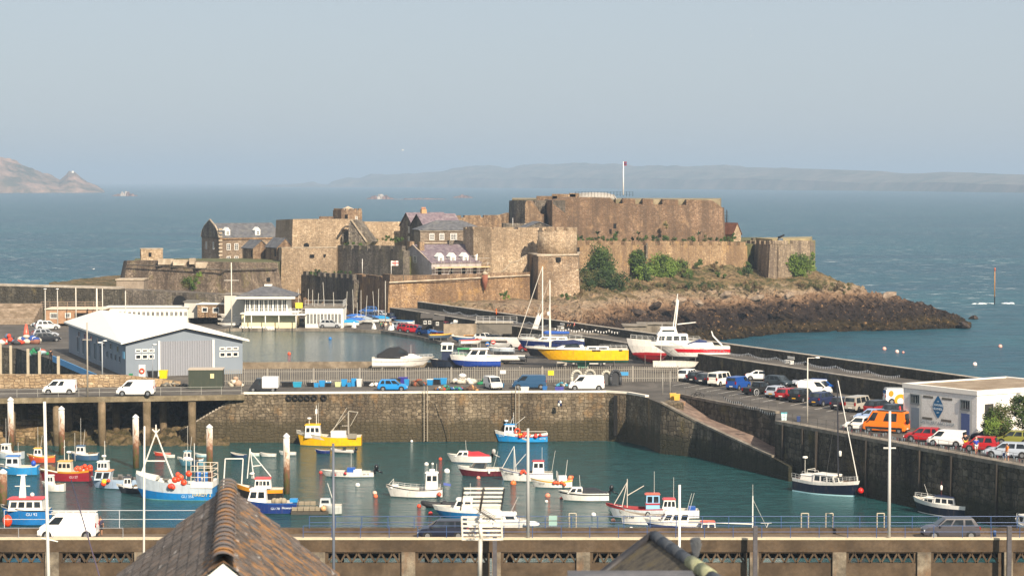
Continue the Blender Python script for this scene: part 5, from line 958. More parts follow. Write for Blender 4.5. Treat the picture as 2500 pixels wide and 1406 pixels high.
# dinghies
def dinghy(label, px, py, L, hd, c0, c1, out=False):
    B = Boat('dinghy', label, px, py, hd, L, L * .42, .36, .2, 0, (c0, c1, c1), deck=.28, deckc='#a9a294', draft=.12, rake=.25, group='small dinghies moored along the wall', cat='dinghy'); B.part('thwart', lambda b: b.box(-.12, -L * .19, .25, .12, L * .19, .3), paint('#9a8a70', .8, .4))
    if out: B.outboard(1, sc=.7)
    return B
dinghy('white dinghy with navy bottom left of the tall grey pile', 581, 1115, 2.3, 150, WH, '#2b4260')
dinghy('little pale green and white dinghy beside the navy bottomed one', 624, 1113, 1.4, 200, WH, '#b9cfc4')
dinghy('low white dinghy with covered bow in the row by the wall', 654, 1114, 2.0, 175, WH, '#d8d8d0')
dinghy('white tender half behind the rusty pile', 702, 1110, 2.1, 178, WH, '#cfd0cc')
dinghy('navy blue rowing dinghy below the yellow fishing boat', 787, 1106, 1.9, 172, '#203a80', '#1c2f6a')
rib('grey inflatable dinghy below the stern of the yellow boat', 838, 1104, 165, 3.1, '#a9a6a0')
dinghy('orange red dinghy near the shore behind the A frame boat', 396, 1112, 2.1, 182, '#d8563c', '#d04a38')
dinghy('white dinghy next to the orange red one', 412, 1117, 1.5, 182, WH, '#c9ccc0')
dinghy('pale blue dinghy left of the second rusty pile', 491, 1115, 1.5, 178, WH, '#9fc0c8')
# loose buoys
for px, py, r, c_, lb in ((1075, 1122, 4.5, OR, 'small orange mooring buoy left of the red canopy boat'), (1041, 1135, 5.5, WH, 'white mooring buoy in a pair above the big white buoy'), (1056, 1133, 3.2, WH, 'tiny white mooring buoy right of its twin'), (1091, 1153, 7.5, WH, 'big white mooring buoy left of the maroon boat'), (873, 1186, 6, WH, 'white mooring buoy alone below the low open boat'), (1168, 1168, 5, '#e88a78', 'pink mooring buoy below the maroon boat'), (1253, 1182, 7.5, '#ea7434', 'large orange mooring buoy below the GU 155 boat'), (915, 1205, 5.5, '#eec0a8', 'pale pink mooring buoy at the bow of the black gunwale boat'), (917, 1213, 5.5, '#ea6a3c', 'orange mooring buoy just below the pale pink one'), (1023, 1237, 5.5, OR, 'orange mooring buoy left of the black inflatable'), (1051, 1255, 5.5, '#d83830', 'red mooring buoy at the bow of the blue bottomed boat'), (1064, 1236, 4, '#eec8b0', 'small cream buoy touching the black inflatable'), (1337, 1212, 6.5, '#ee8c6c', 'salmon mooring buoy left of the black striped cuddy'), (1334, 1225, 4, WH, 'small white buoy under the salmon one'), (1370, 1217, 3.4, '#dc4a30', 'tiny red buoy at the bow of the black striped cuddy'), (1449, 1258, 6, WH, 'white mooring buoy with trailing rope'), (1497, 1272, 5.5, '#e9a080', 'orange and white mooring buoy near the GU 240 bow'), (1541, 1293, 6, WH, 'white mooring buoy close to the pier railing'), (783, 1155, 4.5, '#c8382c', 'small red buoy at the bow of the low open boat'), (1005, 1078, 3.5, WH, 'white float at the foot of the harbour wall ladder')):
    p = G(px, py); rr = r * p.y / F; ball('buoy', lb, 'buoy', p + V((0, 0, rr * .35)), rr, c_, 'mooring buoys in the harbour')
for px, py, r, c_, lb in ((2159, 853, 5, '#e9a898', 'pink sea buoy leftmost of the trio beyond the promenade'), (2190, 860, 5, '#efc4ba', 'pale pink sea buoy in the middle of the trio'), (2205, 861, 3, '#e59a8a', 'smallest pink sea buoy of the trio'), (2442, 847, 5, '#e9a898', 'lone pink sea buoy farthest out to the right'), (2380, 891, 5.5, '#f0d8d0', 'nearest whitish sea buoy beyond the promenade')):
    p = G(px, py); rr = r * p.y / F; ball('buoy', lb, 'buoy', p + V((0, 0, rr * .3)), rr, c_, 'mooring buoys out at sea')
for px, py, c_, lb in ((806, 828, '#1c6fb4', 'blue ball float on the model yacht pond'), (706, 865, '#e0562a', 'orange ball float on the model yacht pond')):
    p = G(px, py, 5.85); ball('buoy', lb, 'buoy', p + V((0, 0, .1)), 4.3 * p.y / F, c_, 'floats on the pond')
t = thing('channel_marker', 'tall thin orange pole beacon standing in the sea on the right', 'beacon', tuple(G(2428, 742)), 0); b = MB(); b.tube((0, 0, -1), (0, 0, 2), .16, .14, 8, 1); b.tube((0, 0, 2), (0, 0, 10.0), .14, .1, 8, 0); b.build('pole', [paint('#c98a3a', .7, .4), dark], t); b = MB(); b.lathe((0, 0, 9.0), [(.1, 0), (.24, .1), (.24, .9), (.1, 1.0)], 10); b.build('topmark', [paint('#a8563c', .6)], t)
# piles in the harbour
for px, y0, y1, w_, lb in ((27, 970, 1110, 15, 'leftmost steel pile with white cap near the bridge'), (151, 992, 1110, 15, 'second rusty steel pile with white cap from the left'), (332, 1012, 1142, 15.5, 'rusty white capped pile behind the A frame boat'), (512, 1036, 1150, 16, 'rusty white capped pile at the stern of the A frame boat'), (700, 1058, 1205, 16, 'tall rusty white capped pile beside the yellow fishing boat'), (8, 1145, 1235, 20, 'thick weedy pile in the left corner by the red roofed boat')):
    p = G(px, y1); r = w_ / 2 * p.y / F; zt = ZZ(y0, p.y); t = thing('mooring_pile', lb, 'mooring pile', (p.x, p.y, 0), 0, 'steel mooring piles'); n = NT('pile_steel'); nz = n.math('ADD', n.math('DIVIDE', n.sep(2), 6.5), n.math('MULTIPLY', n.math('SUBTRACT', n.noise(n.map((1.5, 1.5, .6)), 1, 6, .8), .5), 1.9))
    pm = _M.setdefault('pile', n.out(col=n.ramp(nz, (.0, '#3c4a16'), (.12, '#5c5224'), (.2, '#5e4630'), (.42, '#7d5238'), (.55, '#a08a74'), (.75, '#c4bcb0'), (1, '#d8d2c8')), rough=.8)); b = MB(); b.tube((0, 0, -1), (0, 0, zt - .45), r, n=14); b.build('shaft', [pm], t); b = MB(); b.lathe((0, 0, zt - .45), [(r * 1.04, 0), (r * 1.04, .2), (.05, .5)], 14); b.build('cap', [paint(WH, .5, .1)], t)
SPEC = { # L W H belt hoodfront(x,z) cowl x, roof front x, roof rear x, rear belt x, side windows [(u0,u1)], rearwin
 'hatch': (4.0, 1.74, 1.48, .92, .68, 1.05, .35, -1.55, -1.93, [(.04, .33), (.36, .66), (.7, .9)], 1),
 'mini': (3.6, 1.64, 1.5, .92, .70, 1.0, .4, -1.45, -1.76, [(.04, .5), (.55, .85)], 1),
 'suv': (4.55, 1.86, 1.68, 1.06, .86, 1.2, .45, -1.75, -2.2, [(.03, .3), (.33, .62), (.66, .9)], 1),
 'coupe': (4.6, 1.84, 1.38, .92, .68, 1.0, .25, -1.0, -1.85, [(.06, .5), (.54, .84)], 1),
 'estate': (4.65, 1.8, 1.5, .93, .7, 1.15, .4, -1.8, -2.25, [(.03, .28), (.31, .58), (.62, .92)], 1),
 'minibus': (4.1, 1.66, 1.86, 1.06, .8, 1.75, 1.3, -1.95, -2.03, [(.04, .24), (.28, .6), (.64, .94)], 1),
 'small_van': (4.35, 1.8, 1.84, 1.1, .78, 1.55, .75, -2.08, -2.16, [(.03, .3)], 1),
 'van': (4.85, 1.95, 1.98, 1.2, .82, 1.75, 1.0, -2.32, -2.41, [(.03, .27)], 0),
 'big_van': (5.7, 2.0, 2.65, 1.35, 1.0, 2.2, 1.45, -2.7, -2.84, [(.02, .2), (.42, .78)], 1),
 'window_van': (4.3, 1.8, 1.84, 1.1, .78, 1.5, .75, -2.05, -2.14, [(.03, .3), (.36, .55)], 0),
}
tyre, rim = paint('#101011', .8, .3), paint('#9a9c9e', .35, .2, metal=.6)
redl, whl, trimm, plate_y, plate_w = paint('#8c0f10', .2, 0), paint('#dfe4e8', .15, 0), paint('#17181a', .6, .2), paint('#d8a520', .5, 0), paint('#dedbd2', .5, 0)
BASE = paint('#888888', .3, .1)
def wheel(t, x, y, r=.32, w=.21, par=None):
    b = MB(); b.lathe((x, y, r), [(r * .6, -w / 2), (r * .95, -w / 2), (r, -w * .35), (r, w * .35), (r * .95, w / 2), (r * .6, w / 2)], 16, axis='y', smooth=False); o = b.build('wheel', [tyre], t)
    b = MB(); s_ = 1 if y > 0 else -1; b.lathe((x, y + s_ * w * .38, r), [(r * .62, -.03), (r * .62, .03)], 12, axis='y', smooth=False); b.build('rim', [rim], o)
def proto(kind, pl=None):
    L, W, Ht, belt, hood, cx, rf, rr, rb, sw, rw = SPEC[kind]; t = thing('car', None, None); b = MB(); secs = []
    st = [(-L / 2, belt * .82, .90), (-L / 2 + .06, belt * .96, .95), (-L / 2 + .5, belt, 1), (cx - .1, belt, 1), (cx + .15, belt - .02, 1), ((cx + L / 2) / 2 + .1, (belt + hood) / 2 + .03, .97), (L / 2 - .22, hood + .02, .92), (L / 2 - .05, hood - .08, .86), (L / 2, .5, .82)]
    for x, zt, k in st:
        w = W / 2 * k; zb = .22 if -L / 2 + .3 < x < L / 2 - .3 else .3; zt = max(zt, .48)
        h = [(w * .93, zb), (w, zb + .12), (w, zb + (zt - zb) * .62), (w * .975, zt - .05), (w * .90, zt), (0, zt + .02)]
        secs.append([(x, y, z) for y, z in h] + [(x, -y, z) for y, z in h[-2::-1]])
    b.loft(secs, smooth=False)
    body = b.build('body', [BASE, trimm], t, fixn=True)
    wx = (L / 2 - .78 - (.05 if kind != 'big_van' else .2), -L / 2 + .75); r = .31 if Ht < 1.6 else .34
    for x in wx:
        for sd in (-1, 1): b = MB(); b.lathe((x, sd * (W / 2 - .03), r), [(r + .07, -.035), (r + .07, .035)], 16, axis='y', smooth=False); b.build('wheel_arch', [trimm], body)
    for k, x in enumerate(wx):
        for sd in (-1, 1): wheel(t, x, sd * (W / 2 - .08), r)
    b = MB(); wb, wt = W / 2 * .93, W / 2 * (.76 if Ht < 1.75 else .86); n = 5
    P = lambda f, x0, x1: x0 + (x1 - x0) * f
    secs = []
    for f, kw in ((0, 0), (.5, .45), (.88, .85), (.97, .97), (1, 1.12)):
        z = belt + (Ht - belt) * f; w = wb + (wt - wb) * kw; xa, xb = P(f, cx, rf) - (.1 if f == 1 else 0), P(f, rb, rr) + (.1 if f == 1 else 0)
        secs.append([(xb, -w, z), (xa, -w * (1 if f < 1 else .97), z), (xa + .05, 0, z), (xa, w * (1 if f < 1 else .97), z), (xb, w, z), (xb - .03, 0, z)])
    b.loft(secs); cab = b.build('cabin', [BASE], t, fixn=True)
    def gp(u, f, sd):
        z = belt + (Ht - belt) * f; kw = f * .95 / .9 if f < .9 else 1; w = wb + (wt - wb) * kw * .93 + .02; return (P(u, P(f, cx, rf), P(f, rb, rr)), w * sd, z)
    for u0, u1 in sw:
        for sd in (-1, 1):
            b = MB(); q = [gp(u1, .08, sd), gp(u0 + .01, .08, sd), gp(u0 + .03, .86, sd), gp(u1, .86, sd)]; b.add(q if sd < 0 else q[::-1], [(0, 1, 2, 3)]); b.build('side_window', [glass()], cab)
    def ew(x0, x1, f0, f1, off, nm, kx=.82):
        b = MB(); za, zb_ = belt + (Ht - belt) * f0, belt + (Ht - belt) * f1; wa, wc = (wb + (wt - wb) * f0) * kx, (wb + (wt - wb) * f1) * kx; xa, xc = P(f0, x0, x1) + off, P(f1, x0, x1) + off
        q = [(xa, -wa, za), (xa, wa, za), (xc, wc, zb_), (xc, -wc, zb_)]; b.add(q if off > 0 else q[::-1], [(0, 1, 2, 3)]); b.build(nm, [glass()], cab)
    ew(cx, rf, .06, .9, .075, 'windscreen', .9)
    if rw: ew(rb, rr, .14 if Ht < 1.8 else .3, .86, -.055, 'rear_window')
    for sd in (-1, 1):
        b = MB(); b.cbox((L / 2 - .1, sd * W * .34, hood - .22), .14, .32, .14); b.build('headlight', [whl], t)
        b = MB(); b.cbox((-L / 2 + .02, sd * W * .40, belt - .24), .1, .2, .22 if Ht < 1.8 else .4); b.build('tail_light', [redl], t)
    b = MB(); b.cbox((-L / 2 + .0, 0, .5), .06, .5, .12); b.build('number_plate', [plate_w], t)
    b = MB(); b.cbox((L / 2 - .06, 0, .3), .12, W * .8, .16); b.build('bumper', [trimm], t); b = MB(); b.cbox((-L / 2 + .03, 0, .3), .12, W * .84, .14); b.build('bumper', [trimm], t)
    for sd in (-1, 1): b = MB(); b.cbox((cx - .25, sd * (W / 2 + .06), belt - .02), .12, .18, .13); b.build('mirror', [trimm], t)
    return t
PR = {}
for k in SPEC: PR[k] = proto(k)
_first = set(SPEC)
def car(kind, px, py, hd, col, label, group='vehicles parked on the quay', z=Q, cat='car', name='parked_car', sc=1.0, plate=None, pos=None, roofc=None):
    o = PR[kind] if kind in _first else copy_tree(PR[kind]); _first.discard(kind)
    o.name = name; p = pos or G(px, py, z); o.location = (p.x, p.y, z + .003); o.rotation_euler = (0, 0, radians(hd)); tag(o, label, cat, group); o.scale = (sc,) * 3
    for ch in o.children:
        if ch.name.split('.')[0] in ('body', 'cabin'):
            sl_ = ch.material_slots[0]; sl_.link = 'OBJECT'; sl_.material = carpaint(roofc if roofc and ch.name.startswith('cabin') else col)
        if ch.name.startswith('number_plate'): ch.material_slots[0].link = 'OBJECT'; ch.material_slots[0].material = plate_y if plate else plate_w
    return o
def off(px, py, hd, hw=.85, z=Q):  # contact point of the near wheels -> car centre
    p = G(px, py, z); return p + V((0, abs(hw * cos(radians(hd))) + abs(1.6 * sin(radians(hd))), 0))
W_, S_ = '#e9e7e2', '#9ea3a8'
for a in [
 ('window_van', 143, 963, 180, W_, 'small white van with two side windows on the bridge road', 'van', 1),
 ('van', 329, 967, 180, W_, 'larger white panel van on the bridge road behind the small van', 'van', 1),
 ('hatch', 958, 955, 0, '#1583c8', 'bright blue hatchback parked by the row of blue bins', 'car', 1),
 ('small_van', 1203, 952, -72, '#dedbd4', 'white van facing the camera beside a green tarpaulin', 'van', .9),
 ('van', 1292, 950, 180, '#22496a', 'dark blue panel van parked before the palisade fence', 'van', .93),
 ('van', 1432, 953, 180, W_, 'white panel van at the right end of the quay fence row', 'van', .97),
 ('big_van', 1437, 893, 176, W_, 'tall white van standing behind the yellow yacht', 'van', .9),
 ('suv', 1684, 931, 58, W_, 'white SUV leftmost in the car park row', 'car', .95),
 ('suv', 1706, 935, 58, '#15171b', 'black hatchback second from the left in the car park row', 'car', .88),
 ('hatch', 1729, 939, 58, '#2c323c', 'dark grey car between the black hatchback and the white minibus', 'car', 1),
 ('minibus', 1760, 944, 56, '#e4e0d4', 'small white minibus in the car park row', 'minibus', 1),
 ('small_van', 1806, 953, 56, '#12458f', 'blue panel van in the car park row', 'van', .95),
 ('hatch', 1905, 946, -48, '#2f3a42', 'dark slate hatchback facing the camera beside the promenade wall', 'car', 1),
 ('coupe', 1864, 930, -14, W_, 'white coupe parked along the promenade wall', 'car', 1),
 ('hatch', 1903, 972, 55, '#a4a9b4', 'silver hatchback with yellow plate in the middle row', 'car', 1),
 ('hatch', 1928, 978, 55, '#9a1a24', 'red hatchback between the silver one and the black SUV', 'car', 1),
 ('suv', 1963, 983, 55, '#14181a', 'black SUV with yellow plate in the middle row', 'car', 1),
 ('suv', 2014, 992, 52, '#1c2748', 'navy SUV with yellow plate at the right of the middle row', 'car', 1),
 ('hatch', 1970, 944, -160, '#c2c6ce', 'silver hatchback half behind the blue hatchback by the wall', 'car', .95),
 ('hatch', 2013, 957, -18, '#0f55a8', 'metallic blue hatchback parked beside the promenade wall', 'car', 1.08),
 ('small_van', 1993, 966, -18, W_, 'white van with a roof tube behind the navy SUV', 'van', 1),
 ('minibus', 2100, 1007, 54, '#a59f94', 'beige grey minibus beside the sailing mast', 'minibus', 1.0),
 ('hatch', 2064, 1001, 54, '#26222c', 'dark plum car left of the beige minibus', 'car', 1),
 ('suv', 2153, 1012, 45, '#8c1f22', 'red car with dark roof above the orange camper', 'car', .95, '#15171a'),
 ('estate', 2197, 1018, 45, '#20272c', 'dark estate car by the corner of the white building', 'car', .95),
 ('hatch', 2129, 1030, 165, '#8fa3c4', 'pale blue hatchback behind the orange camper', 'car', .95),
 ('small_van', 2204, 987, 4, W_, 'white van with orange artwork parked behind the white building', 'van', 1),
 ('mini', 2104, 1053, 158, '#e6e2da', 'small white rounded car left of the orange camper', 'car', 1.0),
 ('big_van', 2168, 1058, 150, '#e8760e', 'tall bright orange camper van with spare wheel on its rear', 'camper van', .88),
 ('hatch', 2259, 1080, 160, '#a3161e', 'red hatchback between the orange camper and white van', 'car', 1),
 ('small_van', 2318, 1092, 150, '#e9e7e4', 'white van with rear window beside two standing people', 'van', .9),
 ('mini', 2400, 1104, 158, '#a81820', 'small red hatchback behind the man in blue', 'car', 1.0),
 ('suv', 2428, 1082, 158, '#1a222e', 'dark navy SUV in front of the bushes', 'car', .95),
 ('hatch', 2482, 1088, 160, '#7a7a32', 'olive green car at the right edge of the quay', 'car', 1.0),
 ('estate', 2466, 1119, 160, '#a7b0bc', 'silver estate car with roof bars behind the man in orange', 'car', 1.0),
 ('suv', 806, 801, -5, '#a9abad', 'silver SUV parked at the pond edge beside the clubhouse', 'car', .92),
 ('estate', 983, 806, -20, '#8b9098', 'silver estate car left of two red cars beyond the pond', 'car', .95),
 ('hatch', 996, 811, -25, '#8f141c', 'dark red car second in the line beyond the pond', 'car', 1),
 ('hatch', 1015, 814, -25, '#b01a28', 'red hatchback third in the line beyond the pond', 'car', 1),
 ('hatch', 1041, 818, -10, '#2c5da0', 'blue hatchback at the right of the line beyond the pond', 'car', .95),
 ('hatch', 957, 783, -70, '#18264a', 'navy hatchback facing the camera near the promenade ramp', 'car', .95),
 ('hatch', 974, 774, 120, '#1c1822', 'black saloon behind the navy hatchback', 'car', .95),
 ('suv', 1024, 779, 150, '#8c9094', 'grey off road car at the foot of the promenade ramp', 'car', .9),
 ('hatch', 900, 766, 178, '#2f5fa0', 'blue car parked below the dark castle wall', 'car', 1),
 ('hatch', 946, 768, 200, '#a83038', 'small red car between blue ones near the castle wall', 'car', 1),
 ('hatch', 1103, 811, -15, '#3a4450', 'slate grey hatchback between the kiosks and the racks', 'car', .95),
 ('estate', 1152, 803, -10, '#20242c', 'black estate car behind the white rowing hull', 'car', .95),
 ('hatch', 872, 790, 175, '#c8cacc', 'pale silver hatchback behind the blue covered dinghies', 'car', .95),
 ('hatch', 1092, 804, -15, '#7a2028', 'maroon car close behind the black kiosks', 'car', .95),
 ('hatch', 1122, 807, -30, '#c9ccd0', 'pale car right of the maroon one', 'car', .95),
 ('estate', 1136, 822, -15, '#2a4a78', 'mid blue estate car at the left end of the rowing racks', 'car', .95),
 ('suv', 1188, 836, -15, '#d8d6d0', 'white topped car below the rowing racks', 'car', .95),
 ('hatch', 1212, 838, -15, '#33383e', 'charcoal car right of the white topped one', 'car', .95),
 ('hatch', 930, 776, -30, '#b8bcc2', 'silver car at the foot of the castle corner', 'car', .95),
 ('estate', 912, 779, -15, '#3a4a6a', 'steel blue estate beside the dinghy masts', 'car', .95),
 ('hatch', 1066, 795, -30, '#dcdad4', 'white hatchback half hidden by the kiosks', 'car', .95),
 ('small_van', 1270, 852, -30, '#d9d6ce', 'off white van before the blue sail cover', 'car', .95),
 ('hatch', 1296, 860, -15, '#8a2a24', 'brick red car at the bow of the navy yacht', 'car', .95),
 ('suv', 112, 806, 20, '#c4c4c2', 'white topped car leftmost beside the blue shed', 'car', 1),
 ('estate', 106, 825, 25, '#9fa4ac', 'silver estate car beside the blue shed', 'car', 1),
 ('estate', 110, 835, 25, '#1a1e26', 'black estate car nearest the ramp beside the blue shed', 'car', 1)]:
    k, px, py, hd, c_, lb, cat, sc = a[:8]; nm = {'van': 'parked_van', 'minibus': 'minibus', 'camper van': 'camper_van'}.get(cat, 'parked_car')
    o = car(k, px, py, hd, c_, lb, cat=cat, name=nm, sc=sc, plate=lb.find('yellow plate') > 0, pos=off(px, py, hd), roofc=a[8] if len(a) > 8 else None)
    if 'orange camper van' in lb: CAMPER = o
    if 'orange artwork' in lb: ARTVAN = o
    if 'roof tube' in lb: TUBEVAN = o
ZP = 4.4
car('van', 0, 0, 180, '#eceae6', 'white van with roof rack driving on the near pier at lower left', None, ZP, 'van', 'van', 1.0, pos=V((XX(161, 188.9), 188.9, 0)))
RACKVAN = [x for x in COL.objects if x.get('label', '').startswith('white van with roof rack')][0]
car('suv', 0, 0, 180, '#454246', 'grey SUV driving on the near pier at lower right', None, ZP, 'car', 'car', 1.02, pos=V((XX(2325, 188.9), 188.9, 0)))
car('hatch', 0, 0, 180, '#151a2c', 'black hatchback on the near pier partly behind the television aerial', None, ZP, 'car', 'car', 1.05, pos=V((XX(1080, 188.9), 188.9, 0)))
b = MB(); 
for k in range(6): b.tube((-2.2 + k * .62, -.85, 2.1), (-2.2 + k * .62, .85, 2.1), .03, n=4)
for y in (-.8, .8, 0): b.tube((-2.3, y, 2.12), (1.4, y, 2.12), .04, n=4)
b.build('roof_rack', [paint('#d8d4cc')], RACKVAN)
b = MB(); b.lathe((-3.0, .25, 1.55), [(.2, -.1), (.38, -.08), (.38, .1), (.2, .12)], 14, axis='x'); b.build('spare_wheel', [tyre], CAMPER)
b = MB(); b.box(-2.4, -.75, 2.68, .9, .75, 2.76); b.build('solar_panel', [paint('#14161a', .3, .1)], CAMPER)
b = MB()
for sd in (-1, 1): b.box(-2.5, sd * 1.0, .45, 2.3, sd * 1.03, .72)
b.build('side_trim', [trimm], CAMPER)
b = MB(); b.tube((-1.4, -.3, 1.95), (1.6, -.3, 1.95), .09, n=8); b.build('roof_tube', [paint(W_)], TUBEVAN)
def disc(n, r, cx_, cz, y, mat, par, sx=1.0): b = MB(); b.add([(cx_ + r * sx * cos(2 * pi * k / n), y, cz + r * sin(2 * pi * k / n)) for k in range(n)], [tuple(range(n))]); return b.build('artwork', [mat], par)
disc(16, .38, -1.5, 1.35, -.925, paint('#e88a1c', .4, 0), ARTVAN, .8); disc(20, .75, -.35, .55, -.93, paint('#f09a1c', .4, 0), ARTVAN); disc(16, .4, -.35, .4, -.94, paint(W_, .4, 0), ARTVAN)
b = MB(); b.box(-2, -.7, 1.86, 1.0, .7, 1.98); b.build('roof_rack', [paint('#b9bcbc')], ARTVAN)
# pickup
t = thing('pickup', 'black pickup truck with silver arches in the car park', 'pickup', tuple(off(1857, 965, 40)), radians(40), 'vehicles parked on the quay'); b = MB(); bc = carpaint('#141414')
b.loft([[(x, y * w, z * k + .3) for y, z in ((-.85, 0), (-.88, .35), (-.84, .68), (.84, .68), (.88, .35), (.85, 0))] for x, w, k in ((-2.4, .97, .95), (-2.3, 1, 1), (1.1, 1, 1), (2.2, .93, .86), (2.4, .85, .75))]); body = b.build('body', [bc], t, fixn=True)
b = MB(); b.hexa([(-.7, -.8, 1.0), (1.2, -.8, 1.0), (1.2, .8, 1.0), (-.7, .8, 1.0), (-.55, -.65, 1.6), (.55, -.65, 1.6), (.55, .65, 1.6), (-.55, .65, 1.6)]); cb = b.build('cabin', [bc], t)
b = MB(); b.box(-2.2, -.68, .984, -.75, .68, .99); b.build('load_bed', [trimm], t)
for sd in (-1, 1):
    for x0, x1 in ((-.5, .1), (.2, .95)): b = MB(); q = [(x0, sd * .79, 1.08), (x1, sd * .79, 1.08), (x1 - .3 * (x1 > .5), sd * .68, 1.5), (x0 + .05, sd * .68, 1.5)]; b.add(q if sd < 0 else q[::-1], [(0, 1, 2, 3)]); b.build('side_window', [glass()], cb)
    for x in (-1.45, 1.5): wheel(t, x, sd * .84, .36); b = MB(); b.torus((x, sd * .9, .4), .42, .05, 'y', 14, 5); b.build('wheel_arch', [paint('#a9abac')], t)
    b = MB(); b.cbox((-2.42, sd * .72, .6), .06, .2, .3); b.build('tail_light', [redl], t)
b = MB(); b.add([(-.72, -.7, 1.1), (-.72, .7, 1.1), (-.6, .6, 1.52), (-.6, -.6, 1.52)][::-1], [(0, 1, 2, 3)]); b.build('rear_window', [glass()], cb)
# box van at the left of the fence
p = off(642, 957, 180); t = thing('box_van', 'small truck with dark cab and white box body in front of the fence', 'truck', tuple(p), radians(180), 'vehicles parked on the quay')
b = MB(); b.hexa([(.2, -.85, .35), (1.9, -.85, .35), (1.9, .85, .35), (.2, .85, .35), (.2, -.8, 1.75), (.9, -.75, 1.75), (.9, .75, 1.75), (.2, .8, 1.75)]); cb = b.build('cab', [carpaint('#26282c')], t); b = MB(); b.add([(1.2, .8, 1.0), (.35, .845, 1.0), (.35, .81, 1.6), (.95, .77, 1.6)], [(0, 1, 2, 3)]); b.build('side_window', [glass()], cb); b = MB(); b.box(-1.95, -.9, .55, .12, .9, 1.95); b.build('box', [paint(W_)], t)
for x in (-1.3, 1.3):
    for sd in (-1, 1): wheel(t, x, sd * .78, .3)
# ------------------------------------------------------------ people
skin = paint('#b98a6c', .6, .1)
def person(label, pos, face, h=1.74, shirt='#333', legs='#333', shorts=False, hair='#3a2c20', bag=None, stride=.12, group='people on the quay'):
    t = thing('person', label, 'person', tuple(pos), radians(face), group); s = h / 1.74
    V_ = {'pel': (0, 0, .93, .14), 'wa': (0, 0, 1.08, .125), 'ch': (0, 0, 1.32, .15), 'nk': (0, 0, 1.48, .055), 'hd': (.02, 0, 1.6, .095), 'tp': (.01, 0, 1.68, .075)}
    E = [('pel', 'wa'), ('wa', 'ch'), ('ch', 'nk'), ('nk', 'hd'), ('hd', 'tp')]
    for sd, q in ((-1, stride), (1, -stride)):
        k = 'r' if sd < 0 else 'l'
        V_.update({k + 'hp': (0, sd * .1, .88, .1), k + 'kn': (q * .6, sd * .11, .49, .062), k + 'an': (q, sd * .11, .09, .04), k + 'to': (q + .17, sd * .12, .035, .035), k + 'sh': (0, sd * .19, 1.41, .062), k + 'el': (-q * .5, sd * .25, 1.13, .045), k + 'wr': (-q * .5 + .1, sd * .25, .89, .03), k + 'pm': (-q * .5 + .12, sd * .25, .82, .032)})
        E += [('pel', k + 'hp'), (k + 'hp', k + 'kn'), (k + 'kn', k + 'an'), (k + 'an', k + 'to'), ('ch', k + 'sh'), (k + 'sh', k + 'el'), (k + 'el', k + 'wr'), (k + 'wr', k + 'pm')]
        for f in range(4): fk = k + 'f%d' % f; V_[fk] = (-q * .5 + .1 + .018 * f, sd * .25, .745 - .006 * abs(f - 1.5), .009); E.append((k + 'pm', fk))
        V_[k + 'th'] = (-q * .5 + .165, sd * .245, .79, .01); E.append((k + 'pm', k + 'th'))
    K = list(V_)
    def mk(keys, edges, grow, name, mat, over={}):
        me = bpy.data.meshes.new(name); bm = bmesh.new(); L = bm.verts.layers.skin.verify(); ix = {}
        for k in keys:
            c = over.get(k, V_[k]); v = bm.verts.new(tuple(u * s for u in c[:3])); r = (c[3] + grow) * s; v[L].radius = (r, r); ix[k] = v
        ix[keys[0]][L].use_root = True
        for a, b_ in edges: bm.edges.new((ix[a], ix[b_]))
        bm.to_mesh(me); bm.free(); me.materials.append(mat); o = bpy.data.objects.new(name, me); COL.objects.link(o); o.parent = t
        o.modifiers.new('skin', 'SKIN').use_smooth_shade = True; u = o.modifiers.new('sub', 'SUBSURF'); u.levels = 1; u.render_levels = 1; return o
    mk(K, E, 0, 'body', skin)
    ks = ['wa', 'ch', 'pel'] + [a + c for a in 'rl' for c in ('sh', 'el')]; mk(ks, [('pel', 'wa'), ('wa', 'ch')] + [('ch', a + 'sh') for a in 'rl'] + [(a + 'sh', a + 'el') for a in 'rl'], .018, 'shirt', paint(shirt, .8, .1), {'pel': (0, 0, .98, .14)})
    kn = {a + 'kn': tuple(V_[a + 'kn'][:2]) + (.5, .075) for a in 'rl'} if shorts else {}
    kk = ['pel'] + [a + c for a in 'rl' for c in (('hp', 'kn') if shorts else ('hp', 'kn', 'an'))]; ee = [('pel', a + 'hp') for a in 'rl'] + [(a + 'hp', a + 'kn') for a in 'rl'] + ([] if shorts else [(a + 'kn', a + 'an') for a in 'rl'])
    mk(kk, ee, .016, 'shorts' if shorts else 'trousers', paint(legs, .8, .1), kn)
    b = MB(); b.ball((-.012 * s, 0, 1.64 * s), .108 * s, 10, 8, 0, 1.0); b.build('hair', [paint(hair, .9, 0)], t)
    b = MB(); b.ball((.1 * s, 0, 1.6 * s), .02 * s, 6, 4); b.ball((.085 * s, .035 * s, 1.625 * s), .012 * s, 6, 4); b.ball((.085 * s, -.035 * s, 1.625 * s), .012 * s, 6, 4); b.build('face_features', [paint('#8a5a48', .6, 0)], t)
    if bag: b = MB(); b.cbox((0, -.36 * s, .35 * s), .4, .25, .45, 0, 0, .8); tag(b.build('bag', [paint(bag, .8, .1)]), 'blue holdall at the feet of the man in orange', 'bag').matrix_world = t.matrix_basis
    return t
